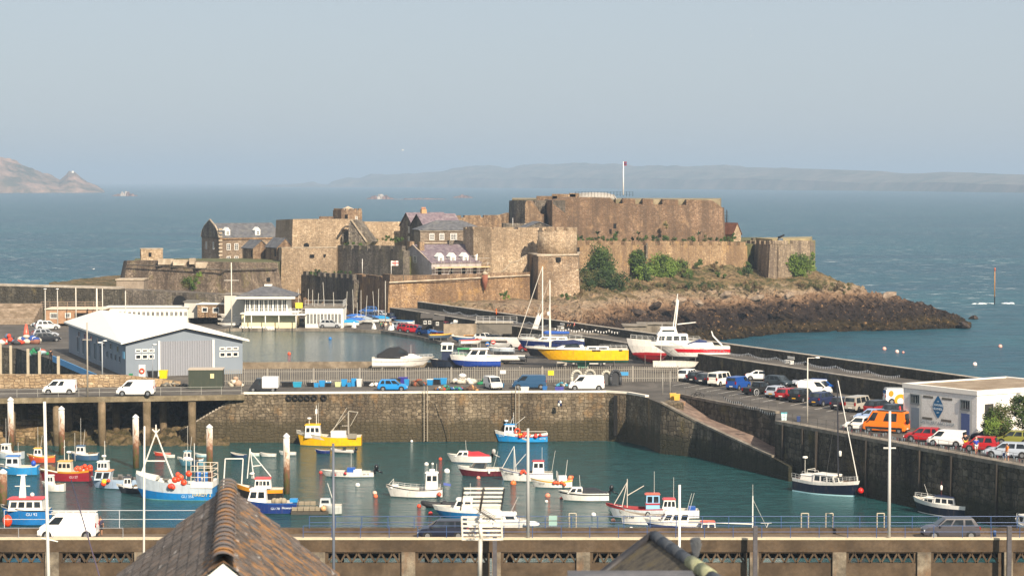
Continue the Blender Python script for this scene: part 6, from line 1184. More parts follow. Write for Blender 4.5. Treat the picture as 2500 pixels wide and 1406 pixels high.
for px, py, z, f, h, sh, lg, so_, hr, lb in (
 (2458, 1126, Q, 200, 1.8, '#ea7a1c', '#d8d8d8', True, '#4a3424', 'man in bright orange shirt and pale shorts beside the silver estate'),
 (2383, 1108, Q, 100, 1.75, '#1f3c9c', '#c9c6c0', True, '#b9a08a', 'man in royal blue top and pale shorts beside the small red car'),
 (2357, 1098, Q, 90, 1.78, '#1a1a1c', '#d8b43c', True, '#2a201a', 'person in black top and yellow shorts beside the white van'),
 (1387, 807, 8.6, 190, 1.7, '#2a2a3a', '#26262c', False, '#d8c8b0', 'walker in dark coat and pale hat by the promenade bench'),
 (1393, 807, 8.6, 190, 1.75, '#20222c', '#26262c', False, '#201a18', 'walker in black between the pale hat and the pink top'),
 (1402, 808, 8.6, 190, 1.66, '#c05a5a', '#2a2a30', False, '#4a3426', 'walker in pink top on the promenade'),
 (930, 806, Q, 250, 1.72, '#2c7a5a', '#30343c', False, '#3a2c22', 'person in green jacket in the group at the pond edge'),
 (936, 806, Q, 250, 1.72, '#2a2e3a', '#22242a', False, '#3a2c22', 'person in dark jacket in the group at the pond edge'),
 (942, 807, Q, 80, 1.66, '#d8ccb8', '#8a8078', False, '#8a6a48', 'person in cream top in the group at the pond edge'),
 (953, 806, Q, 80, 1.7, '#b9a48a', '#3a3c40', False, '#6a5038', 'person in beige top right of the pond edge group'),
 (124, 880, Q, 90, 1.75, '#17181c', '#17181c', False, '#15110f', 'person dressed in black at the corner of the blue shed')):
    person(lb, G(px, py, z), f, h, sh, lg, so_, hr, bag='#1c3a7a' if 'orange shirt' in lb else None)
person('person in navy shirt and dark shorts walking behind the white van on the near pier', (XX(240, 190), 190, ZP), 95, 1.68, '#33344a', '#1e2430', True, '#5a4a44')

NP = 184.0
def nx(px, D=NP): return XX(px, D, 1330)
conc2 = plain('pier_concrete', (.068, .047, .029), (.135, .095, .06), .45, .93, stain=(.11, .07, .038), st=(.5, .5, .35))
pil = plain('pilaster_concrete', (.12, .098, .072), (.30, .25, .18), .8, .93, stain=(.22, .12, .06), st=(1, 1, .3))
t = thing('near_pier', 'brown concrete pier with rows of triangular openings along the bottom of the view', 'pier', (0, 0, 0))
x0, x1 = nx(-60), nx(2600); zc = ZZ(1317, NP); zb1 = ZZ(1347, NP); zo0, zo1 = ZZ(1374, NP), ZZ(1350, NP)
b = MB(); b.box(x0, NP, zb1, x1, NP + .5, zc); b.build('parapet_beam', [conc2], t)
b = MB(); b.box(x0, NP - .08, zc, x1, NP + .6, zc + .14); b.build('coping', [paint('#cdbb9c', .8, .35)], t)
b = MB(); b.box(x0, NP + .5, 3.95, x1, NP + 8, ZP); b.build('deck', [plain('pier_paving', (.13, .098, .068), (.20, .155, .11), .9)], t)
b = MB(); b.box(x0, NP + 7.2, ZP, x1, NP + 8, ZP + .42); b.build('kerb', [conc2], t)
b = MB(); b.box(x0, NP + 7.2, 2.35, x1, NP + 7.6, 3.95); b.build('rear_shade_beam', [conc2], t)  # added behind the lattice to keep the upper openings dark
cen = [-90, 127, 345, 562, 777, 997, 1212, 1424, 1632, 1841, 2049, 2256, 2462, 2668]
for i, c_ in enumerate(cen):
    b = MB(); w_ = .55 if i not in (6, 9, 12) else .35; b.box(nx(c_) - w_, NP - .16, -1, nx(c_) + w_, NP + .62, zb1); b.build('pilaster', [pil], t)
    if i < len(cen) - 1:
        a, d = nx(c_) + w_, nx(cen[i + 1]) - w_; b = MB(); b.box(a, NP + .06, -1, d, NP + .45, zo0); b.build('lower_panel', [conc2], t)
        b = MB(); b.box(a, NP + .12, zo0, a + .25, NP + .4, zb1); b.box(d - .25, NP + .12, zo0, d, NP + .4, zb1); b.box(a + .25, NP + .1, zo1, d - .25, NP + .42, zb1); n = 12; s_ = (d - a - .5) / n; f = .085
        for k in range(n):
            xa = a + .25 + s_ * k; up = k % 2 == 0; p0, p1 = (xa, xa + s_) if up else (xa + s_, xa); z0, z1 = zo0, zo1
            b.hexa([(p0 - f, NP + .12, z0), (p0 + f, NP + .12, z0), (p0 + f, NP + .4, z0), (p0 - f, NP + .4, z0), (p1 - f, NP + .12, z1), (p1 + f, NP + .12, z1), (p1 + f, NP + .4, z1), (p1 - f, NP + .4, z1)])
        b.build('lattice_panel', [conc2], t)
        b = MB(); b.box(a + .5, NP + 6.6, -1, a + 1.0, NP + 7.2, 3.95); b.build('rear_pier', [conc2], t)
def railing(name, label, pts, h, sp, rails, col, r=.03, group=None, pr=None, cap_=60):
    t = thing(name, label, 'railing', (0, 0, 0), 0, group); m = paint(col, .5, .15); b = MB()
    for f in rails:
        for p, q in zip(pts, pts[1:]): b.tube(p + V((0, 0, h * f)), q + V((0, 0, h * f)), r, n=5)
    b.build('rail', [m], t); b = MB(); b.tube((0, 0, 0), (0, 0, h), pr or r * 1.15, n=5); o = None; seq = []
    for p, q in zip(pts, pts[1:]):
        L = (q - p).length; n = max(1, round(L / sp)); seq += [p.lerp(q, k / n) for k in range(n)]
    seq.append(pts[-1])
    for p in seq[:95]:
        if o is None: o = b.build('post', [m], t)
        else: o = o.copy(); COL.objects.link(o)
        o.location = p
    return t
blue = '#34507f'
railing('pier_railing', 'blue railing on the near edge of the near pier, in front of the cars', [V((nx(740), NP + .1, zc + .14)), V((nx(2560), NP + .1, zc + .14))], .98, 2.3, (1, .5), blue, .024)
railing('pier_railing', 'blue railing on the harbour side of the near pier', [V((nx(735), NP + 7.6, ZP + .42)), V((nx(2600), NP + 7.6, ZP + .42))], 1.0, 2.2, (1, .48), blue)
railing('pier_railing', 'grey white railing on the left half of the near pier', [V((nx(-40), NP + 7.6, ZP + .42)), V((nx(545), NP + 7.6, ZP + .42))], 1.5, 8.6, (1, .5), '#b9bcc0')
railing('pier_railing', 'low grey railing on the near edge beside the white van at lower left', [V((nx(-40), NP + .1, zc + .14)), V((nx(300), NP + .1, zc + .14))], .8, 3, (1,), '#9fa4aa', .02)
bl = thing('bollard', 'short blue bollard on the near pier by the aerial', 'bollard', (nx(1191), NP + 1.6, ZP)); b = MB(); b.lathe((0, 0, 0), [(.14, 0), (.14, 1.0), (.17, 1.05), (.1, 1.15)], 10); b.build('post', [paint(blue)], bl)
bl = thing('bollard', 'short blue bollard on the near pier right of the grey SUV', 'bollard', (nx(2438), NP + 1.6, ZP)); b = MB(); b.lathe((0, 0, 0), [(.14, 0), (.14, 1.0), (.17, 1.05), (.1, 1.15)], 10); b.build('post', [paint(blue)], bl)
t = thing('notice_board', 'plain pale double sign fixed on the blue railing', 'sign', (nx(1350, NP + 7.5), NP + 7.5, ZP + .6)); b = MB(); b.box(-.35, -.03, .0, .35, 0, .42); b.box(-.35, -.03, .5, .35, 0, .9); b.build('board', [paint('#8fb0a8', .5)], t)
def ladder_top(px, lab):
    t = thing('ladder_rail', lab, 'ladder rail', (nx(px, NP + 8), NP + 8.1, ZP + .3), 0, 'ladder rails on the near pier'); b = MB()
    for x in (-.3, .3): b.tube((x, 0, -1), (x, 0, 1.3), .05, n=5)
    b.tube((-.3, 0, 1.3), (.3, 0, 1.3), .05, n=5); b.build('frame', [paint('#b9ad98', .7)], t)
for px, lb in ((1398, 'rusty pale ladder rail by the double sign'), (1965, 'pale ladder rail below the motor sailer'), (2025, 'pale ladder rail left of the tall lamp post'), (2150, 'pale ladder rail just left of the tall lamp post')): ladder_top(px, lb)

def pole(name, label, cat, base, h, r, col='#c9c9c6', arms=(), group='lamp posts around the harbour', heads=(), n=8, lean=0):
    t = thing(name, label, cat, tuple(base), 0, group); b = MB(); b.tube((0, 0, 0), (lean, 0, h), r, r * .7, n); b.build('post', [paint(col, .5, .2)], t)
    for (ax, z0, z1) in arms: b = MB(); b.tube((lean * z0 / h, 0, z0), (ax, 0, z1), r * .5, n=5); b.build('arm', [paint(col, .5, .2)], t)
    for hx, z in heads: b = MB(); b.lathe((hx, 0, z - .05), [(.12, 0), (.32, .05), (.28, .14), (.08, .18)], 10); b.build('lamp_head', [paint('#e8e6e0', .4, .1)], t)
    return t
pole('lamp_post', 'grey lamp post on the near pier right of the television aerial', 'lamp post', V((nx(1289, NP + .2), NP + .2, zc)), ZZ(1046, NP) - zc, .15, '#a9a9a6', ((-.5, 8.0, 8.2),), heads=())
pole('lamp_post', 'tall pale lamp post on the near pier left of the grey SUV', 'lamp post', V((nx(2170, NP + .2), NP + .2, zc)), ZZ(1004, NP) - zc, .15, '#c4c0b8', ((-.5, 7.4, 7.4), (.5, 7.4, 7.4)))
pole('lamp_post', 'slim lamp post with a black box in the middle of the car park', 'lamp post', G(1971, 1031, Q), ZZ(872, 263) - Q, .09, '#cfc8bb', ((.9, 7.4, 7.4),), heads=((1.1, 7.4),))
b = MB(); p = at(1967, 892, 262.8); b.cbox(p, .35, .3, .35); o = b.build('sign_box', [dark]); tag(o, 'small black box on the car park lamp post', 'box')
pole('lamp_post', 'curved white lamp post above the big white motor yacht', 'lamp post', G(1643, 850, Q), ZZ(733, 378) - Q, .12, '#dcd8ce', ((.8, 7.6, 8.0),), lean=.9)
pole('lamp_post', 'plain grey post by the promenade railing right of the yacht masts', 'lamp post', G(1341, 834, Q), ZZ(744, 393) - Q, .08, '#b9b5aa')
pole('lamp_post', 'grey post at the corner of the sunlit castle wall', 'lamp post', G(941, 792, Q), ZZ(686, 440) - Q, .09, '#b0aba0')
pole('lamp_post', 'brown grey post with crossbar in front of the blue shed', 'lamp post', G(214, 968, Q), ZZ(786, 294) - Q, .12, '#a39a8c', ((-.6, 7.3, 7.3), (.6, 7.3, 7.3)))
pole('lamp_post', 'twin headed white lamp post before the blue shed wall', 'lamp post', G(250, 928, Q), ZZ(832, 318) - Q, .1, '#a9aeb2', ((-.3, 5.0, 5.2), (.35, 5.0, 5.3)), heads=((-.35, 5.2), (.4, 5.45)))
pole('lamp_post', 'thin grey lamp post beside the orange lifebuoy at the shed', 'lamp post', G(373, 927, Q), ZZ(842, 317) - Q, .08, '#9aa0a6', heads=((.3, 4.9),))
for px, y1, y0, D, lb in ((110, 790, 706, 425, 'left of two round headed lamp posts above the brick hut'), (140, 790, 706, 426, 'right of two round headed lamp posts above the brick hut')): pole('lamp_post', lb, 'lamp post', V((XX(px, D), D, Q)), ZZ(y0, D) - Q, .12, '#b9b3a8', heads=((0, ZZ(y0, D) - Q),))
for px, y0, D, r, lb in ((185, 702, 430, .12, 'pale pole left of the leftmost bastion'), (236, 704, 430, .2, 'thick pale pole by the white hut'), (250, 705, 430, .1, 'thin pale pole right of the thick one'), (306, 710, 430, .1, 'pole before the causeway wall'), (565, 641, 426, .12, 'tall white flagmast with yard beside the pavilion')):
    t = pole('mast_pole', lb, 'pole', V((XX(px, D), D, Q)), ZZ(y0, D) - Q, r, '#d3cbbd', ((-1.4, 9.1, 9.1), (1.4, 9.1, 9.1)) if px == 565 else (), 'poles and flagmasts behind the sheds')
def fmast(px, y0, D, r, label, col='#cfccc2', spread=(), z0=0, lean=0):
    x = XX(px, D, 1200); B = Boat('sailing_yacht', label, 0, 0, 90, 8, 2.6, .9, .3, 0, pos=V((x, D, 0)), z=0, group='yachts moored in front of the near pier', cat='yacht', draft=.3)
    b = MB(); b.tube((0, 0, .8), (0, lean, ZZ(y0, D)), r, r * .8, 8); b.build('mast', [paint(col, .4, .15)], B.t)
    for y in spread: z = ZZ(y, D); b = MB(); b.tube((0, -.55, z - .12), (0, 0, z), .05, n=5); b.tube((0, 0, z), (0, .55, z + .1), .05, n=5); b.build('spreader', [paint(col, .4, .15)], B.t)
fmast(120, 980, 150, .125, 'yacht with a thick white mast and short spreaders at the far left', '#d6d2c8', (1148, 1317), lean=.25)
fmast(347, 1040, 160, .085, 'yacht with a slim white mast leaning right behind the tiled roof', '#d3cdc2', (), lean=-.2)
fmast(814, 1082, 160, .11, 'yacht with a dark grey mast right of the tiled roof', '#5f646e', ())
fmast(1659, 1183, 150, .105, 'yacht with a thick white mast beside the grey finial', '#dedad2', ())
for px, lb in ((1208, 'dark square steel pile below the television aerial'), (1844, 'dark square steel pile right of the grey finial'), (2464, 'dark square steel pile near the right edge')):
    D = NP - 1.5; b = MB(); b.box(-.17, -.17, -1, .17, .17, ZZ(1284, D)); o = b.build('steel_pile', [plain('dark_steel%d' % px, (.07, .065, .07), (.12, .11, .115), .8, .7, stain=(.14, .06, .04))]); o.location = (XX(px, D, 1300), D, 0); tag(o, lb, 'steel pile', 'square steel piles')
b = MB(); b.tube(at(174, 1172, 170), at(247, 1420, 150), .045, n=6); tag(b.build('cable', [paint('#4a3f52', .6)]), 'dark purple cable crossing the lower left corner', 'cable')

t = thing('road_bridge', 'flat concrete road bridge on piles at the left of the harbour wall', 'bridge')
A, B_ = G(-80, 973, Q), G(597, 963, Q); dv = (B_ - A)
b = MB(); b.add([(A.x, A.y, Q + .006), (B_.x, B_.y, Q + .006), (B_.x, B_.y + 14, Q + .006), (A.x, A.y + 14, Q + .006)], [(0, 1, 2, 3)]); b.build('road', [asph], t)
b = MB(); b.hexa([(A.x, A.y, Q - .7), (B_.x, B_.y, Q - .7), (B_.x, B_.y + 14, Q - .7), (A.x, A.y + 14, Q - .7), (A.x, A.y, Q), (B_.x, B_.y, Q), (B_.x, B_.y + 14, Q), (A.x, A.y + 14, Q)]); b.build('deck', [plain('bridge_edge', (.15, .12, .075), (.30, .245, .16), .6, stain=(.10, .08, .04))], t)
for px, dD, br in ((30, .8, 1), (140, .8, 1), (250, .8, 1), (360, .8, 1), (470, .8, 0), (60, 7, 0), (170, 7, 0), (285, 7, 0), (400, 7, 0), (100, 12, 0), (215, 12, 0)):
    x = XX(px, 293 + dD, 1000); b = MB(); b.tube((x, 292.5 + dD, -1), (x, 292.5 + dD, Q - .7), .5, n=10); b.build('pile', [plain('bridge_pile', (.12, .09, .05), (.26, .19, .12), .6, stain=(.10, .07, .03)) if 'bp' not in _M else _M['bp']], t); _M['bp'] = b and bpy.data.materials['bridge_pile']
railing('bridge_railing', 'thin grey railing along the bridge and beside the green container', [G(-60, 971, Q), G(590, 962, Q)], 1.0, 2.6, (1, .5), '#a9a69c', .022)
def roughsheet(name, label, xs, prof, amp, mat, seed=0, nu=160, nv=50):
    b = MB(); vs = []
    for i in range(nu + 1):
        px = xs[0] + (xs[1] - xs[0]) * i / nu
        for j in range(nv + 1):
            tt = j / nv * (len(prof) - 1); k = min(len(prof) - 2, int(tt)); f = tt - k; D = prof[k][0] + (prof[k + 1][0] - prof[k][0]) * f; z = prof[k][1] + (prof[k + 1][1] - prof[k][1]) * f
            x = XX(px, D, 1000); q = V((x * .6, D * .9, seed)); vd = noise.voronoi(q)[0]; vs.append((x, D + noise.noise(q * 1.3) * .5 * amp, z + amp * ((vd[1] - vd[0]) * .8 - .3 + noise.fractal(q, 1, 2, 4) * .6)))
    b.add(vs, [(i * (nv + 1) + j, (i + 1) * (nv + 1) + j, (i + 1) * (nv + 1) + j + 1, i * (nv + 1) + j + 1) for i in range(nu) for j in range(nv)]); return tag(b.build(name, mat), label, None, None, 'structure')
roughsheet('rocky_shore', 'weedy rock shore under the road bridge', (-90, 560), [(289, -1.2), (294, .4), (300, 1.6), (305, 2.6), (309, 4.6), (312, 6)], 1.0, plain('weedy_rock', (.035, .03, .012), (.17, .12, .065), .7, .85, stain=(.07, .06, .015)))
t = thing('sloping_masonry', 'sunlit stepped stone slope under the left end of the bridge', 'sea wall'); b = MB()
for k in range(7): y0 = 303 - k * 1.5; b.box(XX(-60, 300), y0, -1, XX(210 - k * 22, 300), y0 + 1.6, 4.6 - k * .62)
b.build('steps', [stone('sunny_masonry', (.26, .17, .09), (.38, .27, .15), (.5, .38, .24), 1.2, 1.6, (.07, .06, .02), .4, (.12, .09, .05), lichen=(.16, .14, .03))], t)
t = thing('roadside_wall', 'sunlit tan stone wall behind the two white vans on the bridge', 'wall'); b = MB(); wall_line(b, [V((XX(-80, 307), 307, 0)), V((XX(300, 307), 307, 0)), V((XX(440, 308.5), 308.5, 0))], Q - .5, [8.05, 7.9, 6.9], .6); b.build('wall', [stone('tan_wall', (.34, .23, .13), (.47, .35, .21), (.6, .48, .33), 1.5, 1.8, (.15, .1, .06), .3, (.2, .14, .09), lichen=(.5, .33, .16))], t)
dk = [G(-160, 838, Q), G(40, 850, Q), G(300, 932, Q), G(430, 946, Q)]
t = thing('dock_wall', 'dark inner dock wall beside the ramp in front of the blue shed', 'quay wall'); b = MB(); wall_line(b, dk, -.5, Q - .005, 1.0); b.build('wall', [dstone], t)
for px, y0, D, lb in ((5, 838, 372, 'first'), (30, 842, 368, 'second'), (72, 850, 358, 'third'), (100, 856, 350, 'fourth'), (146, 868, 338, 'fifth')):
    x = XX(px, D, 880); b = MB(); b.box(x - .2, D - 1.2, 0, x + .2, D - .9, ZZ(y0, D)); tag(b.build('fender_pile', [paint('#b5a890', .8, .4)]), lb + ' pale timber fender pile from the left along the dark dock wall', 'fender pile', 'fender piles on the dock wall')
p, q = at(128, 868, 346), at(238, 915, 325); b = MB(); b.hexa([p + V((0, 0, -.9)), q + V((0, 0, -.9)), q + V((.1, .1, -.9)), p + V((.1, .1, -.9)), p, q, q + V((.1, .1, 0)), p + V((.1, .1, 0))]); tag(b.build('banner', [paint('#5f9fd0', .6, .2)]), 'long pale blue banner on the rail sloping down beside the shed', 'banner')

nc = V((XX(307, 322.5, 860), 322.5, 0)); th = radians(20); ux, uy = V((cos(th), sin(th), 0)), V((-sin(th), cos(th), 0))
def SP(u, v, z): return V((nc.x + ux.x * u + uy.x * v, nc.y + ux.y * u + uy.y * v, z))
t = thing('boat_shed', 'large blue grey corrugated shed with a white low pitched roof', 'shed'); ze, zr = 11.1, 13.1; L_, Dp = 16.8, 50
n = NT('blue_cladding'); cl = n.n('ShaderNodeTexWave', {'Vector': n.map((1, 1, 1)), 'Scale': 1.3}).outputs['Fac']; clad = n.out(col=n.mix(n.ramp(n.noise(n.co, .4, 4), (.3, 0.0), (.8, .5)), '#7d8791', '#6a747e'), rough=.6)
n = NT('grey_door_cladding'); g_ = n.math('SINE', n.math('ADD', n.math('MULTIPLY', n.sep(0), 17), n.math('MULTIPLY', n.sep(1), 6))); n.bump(g_, .9, .1); cladd = n.out(col=n.mix(n.ramp(g_, (.2, .25), (.8, 0.0)), '#a0a2a8', '#6d6f78'), rough=.6)
b = MB(); b.prism([SP(0, 0, 0), SP(L_, 0, 0), SP(L_, Dp, 0), SP(0, Dp, 0)], Q - .3, ze - .1); b.add([SP(0, 0, ze - .1), SP(L_, 0, ze - .1), SP(L_ / 2, 0, zr - .15)], [(0, 1, 2)]); b.build('wall', [clad], t)
o = .8; b = MB(); e0, e1, r0, r1, e2, e3, pk, vv = SP(-o, -o, ze), SP(L_ + o, -o, ze), SP(L_ / 2, -o, zr + .1), SP(L_ / 2, 24, zr + .1), SP(-o, Dp, ze), SP(L_ + o, Dp, ze), SP(3.4, 40, zr + .35), SP(5.6, 30, 12.35)
tops = [e0, e1, r0, r1, e2, e3, pk, vv]; fs = [(0, 2, 7), (2, 3, 7), (0, 7, 6), (0, 6, 4), (2, 1, 3), (3, 1, 5), (3, 5, 6), (7, 3, 6), (6, 5, 4)]
b.add([v + V((0, 0, .12)) for v in tops], fs); b.add([v - V((0, 0, .14)) for v in tops], [f[::-1] for f in fs]); b.add([v + V((0, 0, .12)) for v in (e2, e0, r0, e1, e3)] + [v - V((0, 0, .14)) for v in (e2, e0, r0, e1, e3)], [(0, 5, 6, 1), (1, 6, 7, 2), (2, 7, 8, 3), (3, 8, 9, 4)])
b.build('roof', [paint('#f0e9dc', .5, .12)], t)
b = MB(); b.hexa([SP(4.9, -.12, Q), SP(12.3, -.12, Q), SP(12.3, .1, Q), SP(4.9, .1, Q), SP(4.9, -.12, ze + .1), SP(12.3, -.12, ze + .1), SP(12.3, .1, ze + .1), SP(4.9, .1, ze + .1)]); b.build('sliding_door', [cladd], t)
for u in (4.7, 12.5): b = MB(); b.cbox(SP(u, -.1, Q), .35, .3, ze - Q + .2, th); b.build('door_post', [paint('#c9cbcc')], t)
for u0 in (1.3, 13.4):
    for i in range(3):
        for j in range(2): window(t, SP(u0 + .45 + i * .95, 0, ze - 1.9 + j * .75 - (.1 if j == 0 else 0)), ux, .85, .7 if j == 0 else .45, bars=(0, 0))
for k in range(7): window(t, SP(0, 6 + k * 5.6, ze - 1.25), -uy, 1.5, 1.0, bars=(0, 0), mat=paint('#7f8f9c'))
for k in range(4): window(t, SP(0, 4.5 + k * 3.4, Q + 2.2), -uy, 1.1, 1.0, bars=(0, 0), mat=paint('#7f8f9c'))
for k in range(5): window(t, SP(0, 20 + k * 5.2, Q + 1.9), -uy, 1.9, 2.6, bars=(2, 0), mat=paint('#8f9faa'), pname='shopfront')
b = MB(); b.hexa([SP(-.1, 2.0, ze - 2.3), SP(-.1, .6, ze - 2.3), SP(-.02, .6, ze - 2.3), SP(-.02, 2.0, ze - 2.3), SP(-.1, 2.0, ze - 1.3), SP(-.1, .6, ze - 1.3), SP(-.02, .6, ze - 1.3), SP(-.02, 2.0, ze - 1.3)]); b.build('sign_panel', [paint('#7fc0e0', .5, .1)], t)
t = thing('lifebuoy_stand', 'white board with an orange lifebuoy in front of the blue shed', 'lifebuoy stand', tuple(G(347, 925, Q))); b = MB(); b.box(-.45, 0, 0, .45, .1, 2.0); b.build('board', [paint('#dddbd4', .6, .2)], t); b = MB(); b.torus((0, -.12, 1.15), .3, .1); b.build('lifebuoy', [paint(OR)], t)
def binn(label, px, py, w_, h_, col, lid=None, cat='bin', group='tubs and bins along the fence', name='fish_tub', d_=None, z=Q, rz=None):
    p = G(px, py, z); D = p.y; w_, h_ = w_ * D / F, h_ * D / F; d_ = d_ or w_ * .8; t = thing(name, label, cat, tuple(p + V((0, d_ / 2, 0))), rz if rz is not None else R.uniform(-.15, .15), group); b = MB(); b.hexa([(-w_ * .42, -d_ * .42, 0), (w_ * .42, -d_ * .42, 0), (w_ * .42, d_ * .42, 0), (-w_ * .42, d_ * .42, 0), (-w_ / 2, -d_ / 2, h_ * .9), (w_ / 2, -d_ / 2, h_ * .9), (w_ / 2, d_ / 2, h_ * .9), (-w_ / 2, d_ / 2, h_ * .9)]); b.build('tub', [paint(col, .5, .3)], t); b = MB(); k = 1.06; b.box(-w_ / 2 * k, -d_ / 2 * k, h_ * .9, w_ / 2 * k, d_ / 2 * k, h_); b.build('rim', [paint(lid or col, .5, .2)], t); return t
binn('black commercial bin by the lifebuoy stand', 371, 925, 26, 19, '#1d1f22', name='wheeled_bin', group=None); binn('bright yellow bin beside the black one', 398, 924, 20, 20, '#e8c800', name='wheeled_bin', group=None); binn('small green box on the shed corner', 319, 925, 9, 13, '#1f7a50', name='green_box', group=None)
# green container
p = G(460, 949, Q); t = thing('container', 'dark green steel container beside the palisade fence', 'container', (p.x, p.y, Q), .05); b = MB(); b.box(0, 0, 0, 4.5, 3.2, 2.5); b.build('body', [paint('#333b2e', .6, .3)], t); b = MB(); b.box(-.08, -.08, 2.5, 4.58, 3.28, 2.6); b.build('roof', [paint('#b9ab98', .8, .3)], t); b = MB(); b.box(2.9, -.03, 1.4, 3.4, 0, 2.0); b.build('notice', [paint('#d8cc9a', .6)], t)
# palisade fence
fa, fb = G(540, 939, Q), G(1655, 931, Q); t = thing('palisade_fence', 'long grey steel palisade fence behind the row of tubs', 'fence'); b = MB(); n = 250
for k in range(n): p = fa.lerp(fb, (k + .5) / n); b.cbox(p, .075, .03, 2.1, 0, 0, 1)
b.build('palisade', [paint('#8f897d', .6, .3)], t); b = MB()
for z in (.5, 1.75): b.tube(fa + V((0, .05, z)), fb + V((0, .05, z)), .04, n=4)
b.build('rail', [paint('#9a948a', .6, .25)], t)
for k in range(21): b = MB(); b.cbox(fa.lerp(fb, k / 20) + V((0, .1, 0)), .12, .12, 2.2); b.build('post', [paint('#9a948a', .6, .25)], t)
for px, y, w_, h_, c_, lb in ((1345, 910, .8, .65, '#e8d020', 'yellow square sign on the palisade fence'), (1228, 908, .8, .5, '#dcdad2', 'white sign on the palisade fence'), (1520, 912, 1.6, .5, '#3f8fc0', 'blue notice at the right end of the palisade fence')):
    p = at(px, y, fa.lerp(fb, (px - 540) / 1115).y - .1); b = MB(); b.box(-w_ / 2, -.03, -h_ / 2, w_ / 2, 0, h_ / 2); o = b.build('fence_sign', [paint(c_, .5, .1)]); o.location = p; tag(o, lb, 'sign')
# tubs along the fence
blu, wht, blk, prp = '#1c86c0', '#dcd8ce', '#17191c', '#3a3590'
for i, (px, py, w_, h_, c_, lb) in enumerate([(700, 945, 28, 12, blk, 'long black tub at the left end of the row'), (725, 945, 22, 12, '#1f93b4', 'long turquoise tub beside the long black one'), (757, 944, 16, 10, blk, 'black tub under white bags'), (772, 945, 12, 10, blu, 'small blue tub right of the white bags'), (786, 944, 14, 15, blu, 'taller blue tub in the left cluster'), (801, 944, 14, 11, blk, 'black tub with a blue lid', ), (825, 944, 14, 11, '#cfd89a', 'pale lime coloured tub'), (840, 943, 14, 17, blu, 'big blue tub right of the lime tub'), (853, 944, 10, 10, blu, 'little blue tub between taller ones'), (864, 943, 14, 19, blu, 'tall stacked blue tub'), (877, 944, 12, 19, wht, 'white sack tub beside the tall blue one'), (897, 943, 18, 11, blk, 'black tub before the white heap'), (984, 915 + 22, 21, 16, prp, 'purple crate raised on the black tubs'), (965, 938, 24, 14, blk, 'wide black tub behind the blue hatchback'), (993, 941, 12, 15, blu, 'blue tub under the purple crate'), (1020, 941, 10, 12, '#2c6a90', 'dull blue tub behind the dark gear'), (1050, 940, 14, 15, blu, 'blue tub with white cover'), (1066, 939, 16, 15, blk, 'black tub with blue cover'), (1083, 938, 16, 15, blu, 'blue tub right of the black covered one'), (1224, 946, 14, 10, '#2a5f84', 'dark blue tub behind the white front facing van'), (1281, 957, 20, 12, wht, 'white crate at the quay edge beside the dark blue van'), (1330, 952, 12, 9, '#2868a8', 'round blue tub right of the dark blue van'), (1361, 954, 11, 10, '#4a4a9a', 'left violet crate before the white van'), (1371, 954, 11, 10, '#4a4a9a', 'right violet crate before the white van')]): binn(lb, px, py, w_, h_, c_, wht if 'white cover' in lb else (blu if 'blue lid' in lb or 'blue cover' in lb else None), 'tub')
def heap(label, px, py, w_, h_, cols, n=14, cat='heap', kind=None, z=Q, group=None, name='gear_heap'):
    p = G(px, py, z); D = p.y; s_ = D / F; b = MB(); ms = [paint(c, .8, .3) for c in cols]
    for k in range(n): r = h_ * s_ * R.uniform(.18, .36); u = R.uniform(-1, 1); b.ball((u * w_ * s_ / 2, R.uniform(0, .9), max(r * .6, h_ * s_ * R.uniform(.1, 1 - abs(u) * .6) - r * .5)), r, 7, 5, R.randrange(len(cols)), R.uniform(.6, 1), R.uniform(.8, 1.5), 1)
    o = b.build(name, ms); o.location = p + V((0, .4, 0)); return tag(o, label, cat, group)
heap('white bags heaped on the black tub', 760, 936, 18, 12, ('#e0dbd0', '#cfc8ba'), 9); heap('white sack on the blue lidded tub', 801, 935, 12, 10, ('#e4e0d6',), 5); heap('white plastic heap left of the blue hatchback', 912, 944, 16, 16, ('#dcd8d0', '#b9b4aa'), 12)
heap('dark tangle of fishing gear left of the tubs with covers', 1018, 943, 26, 22, ('#3a3028', '#5a4636', '#2c5a70', '#8a4a30'), 22); heap('big heap of white bags behind the coloured nets', 1130, 938, 46, 26, ('#e6e2da', '#d2ccc0', '#bdb6a8'), 26); heap('green tarpaulin heap beside the front facing van', 1178, 940, 16, 22, ('#1f8a5a', '#1a7048'), 10)
heap('heap of coloured nets and floats on the quay edge', 1095, 954, 64, 15, ('#3a8f8a', '#c8b04a', '#b9442e', '#2c5a90', '#7a5a3a', '#dcd4c4', '#2e7048'), 46); heap('brown nets and round pots at the quay edge', 1150, 955, 34, 16, ('#5a4030', '#7a5a3c', '#3c3028', '#b98a5a'), 24); heap('grey gear between the dark blue van and white van', 1370, 944, 30, 14, ('#8a8478', '#6a6a66', '#b9b4a8', '#3f90a8'), 18)
heap('white heap behind the fence left end', 573, 946, 26, 26, ('#d8ccb8', '#a98f78', '#c4b8a4'), 16); heap('grey lobster pots and bicycles beside the container', 425, 944, 60, 14, ('#6d6a62', '#8d8678', '#4f4c46'), 30)
for k, px in enumerate((705, 721, 735, 750, 767, 790)):
    p = at(px, 971, HW[0].y); b = MB(); b.torus((0, 0, 0), .30, .125, 'y', 18, 8); o = b.build('tyre_fender', [tyre]); o.location = (p.x, HW[0].y + (p.x - HW[0].x) / (HW[1].x - HW[0].x) * (HW[1].y - HW[0].y) - .2, p.z); tag(o, 'black tyre hanging on the harbour wall, %s in the row of six' % ('leftmost', 'second', 'third', 'fourth', 'fifth', 'rightmost')[k], 'tyre', 'tyres on the harbour wall')
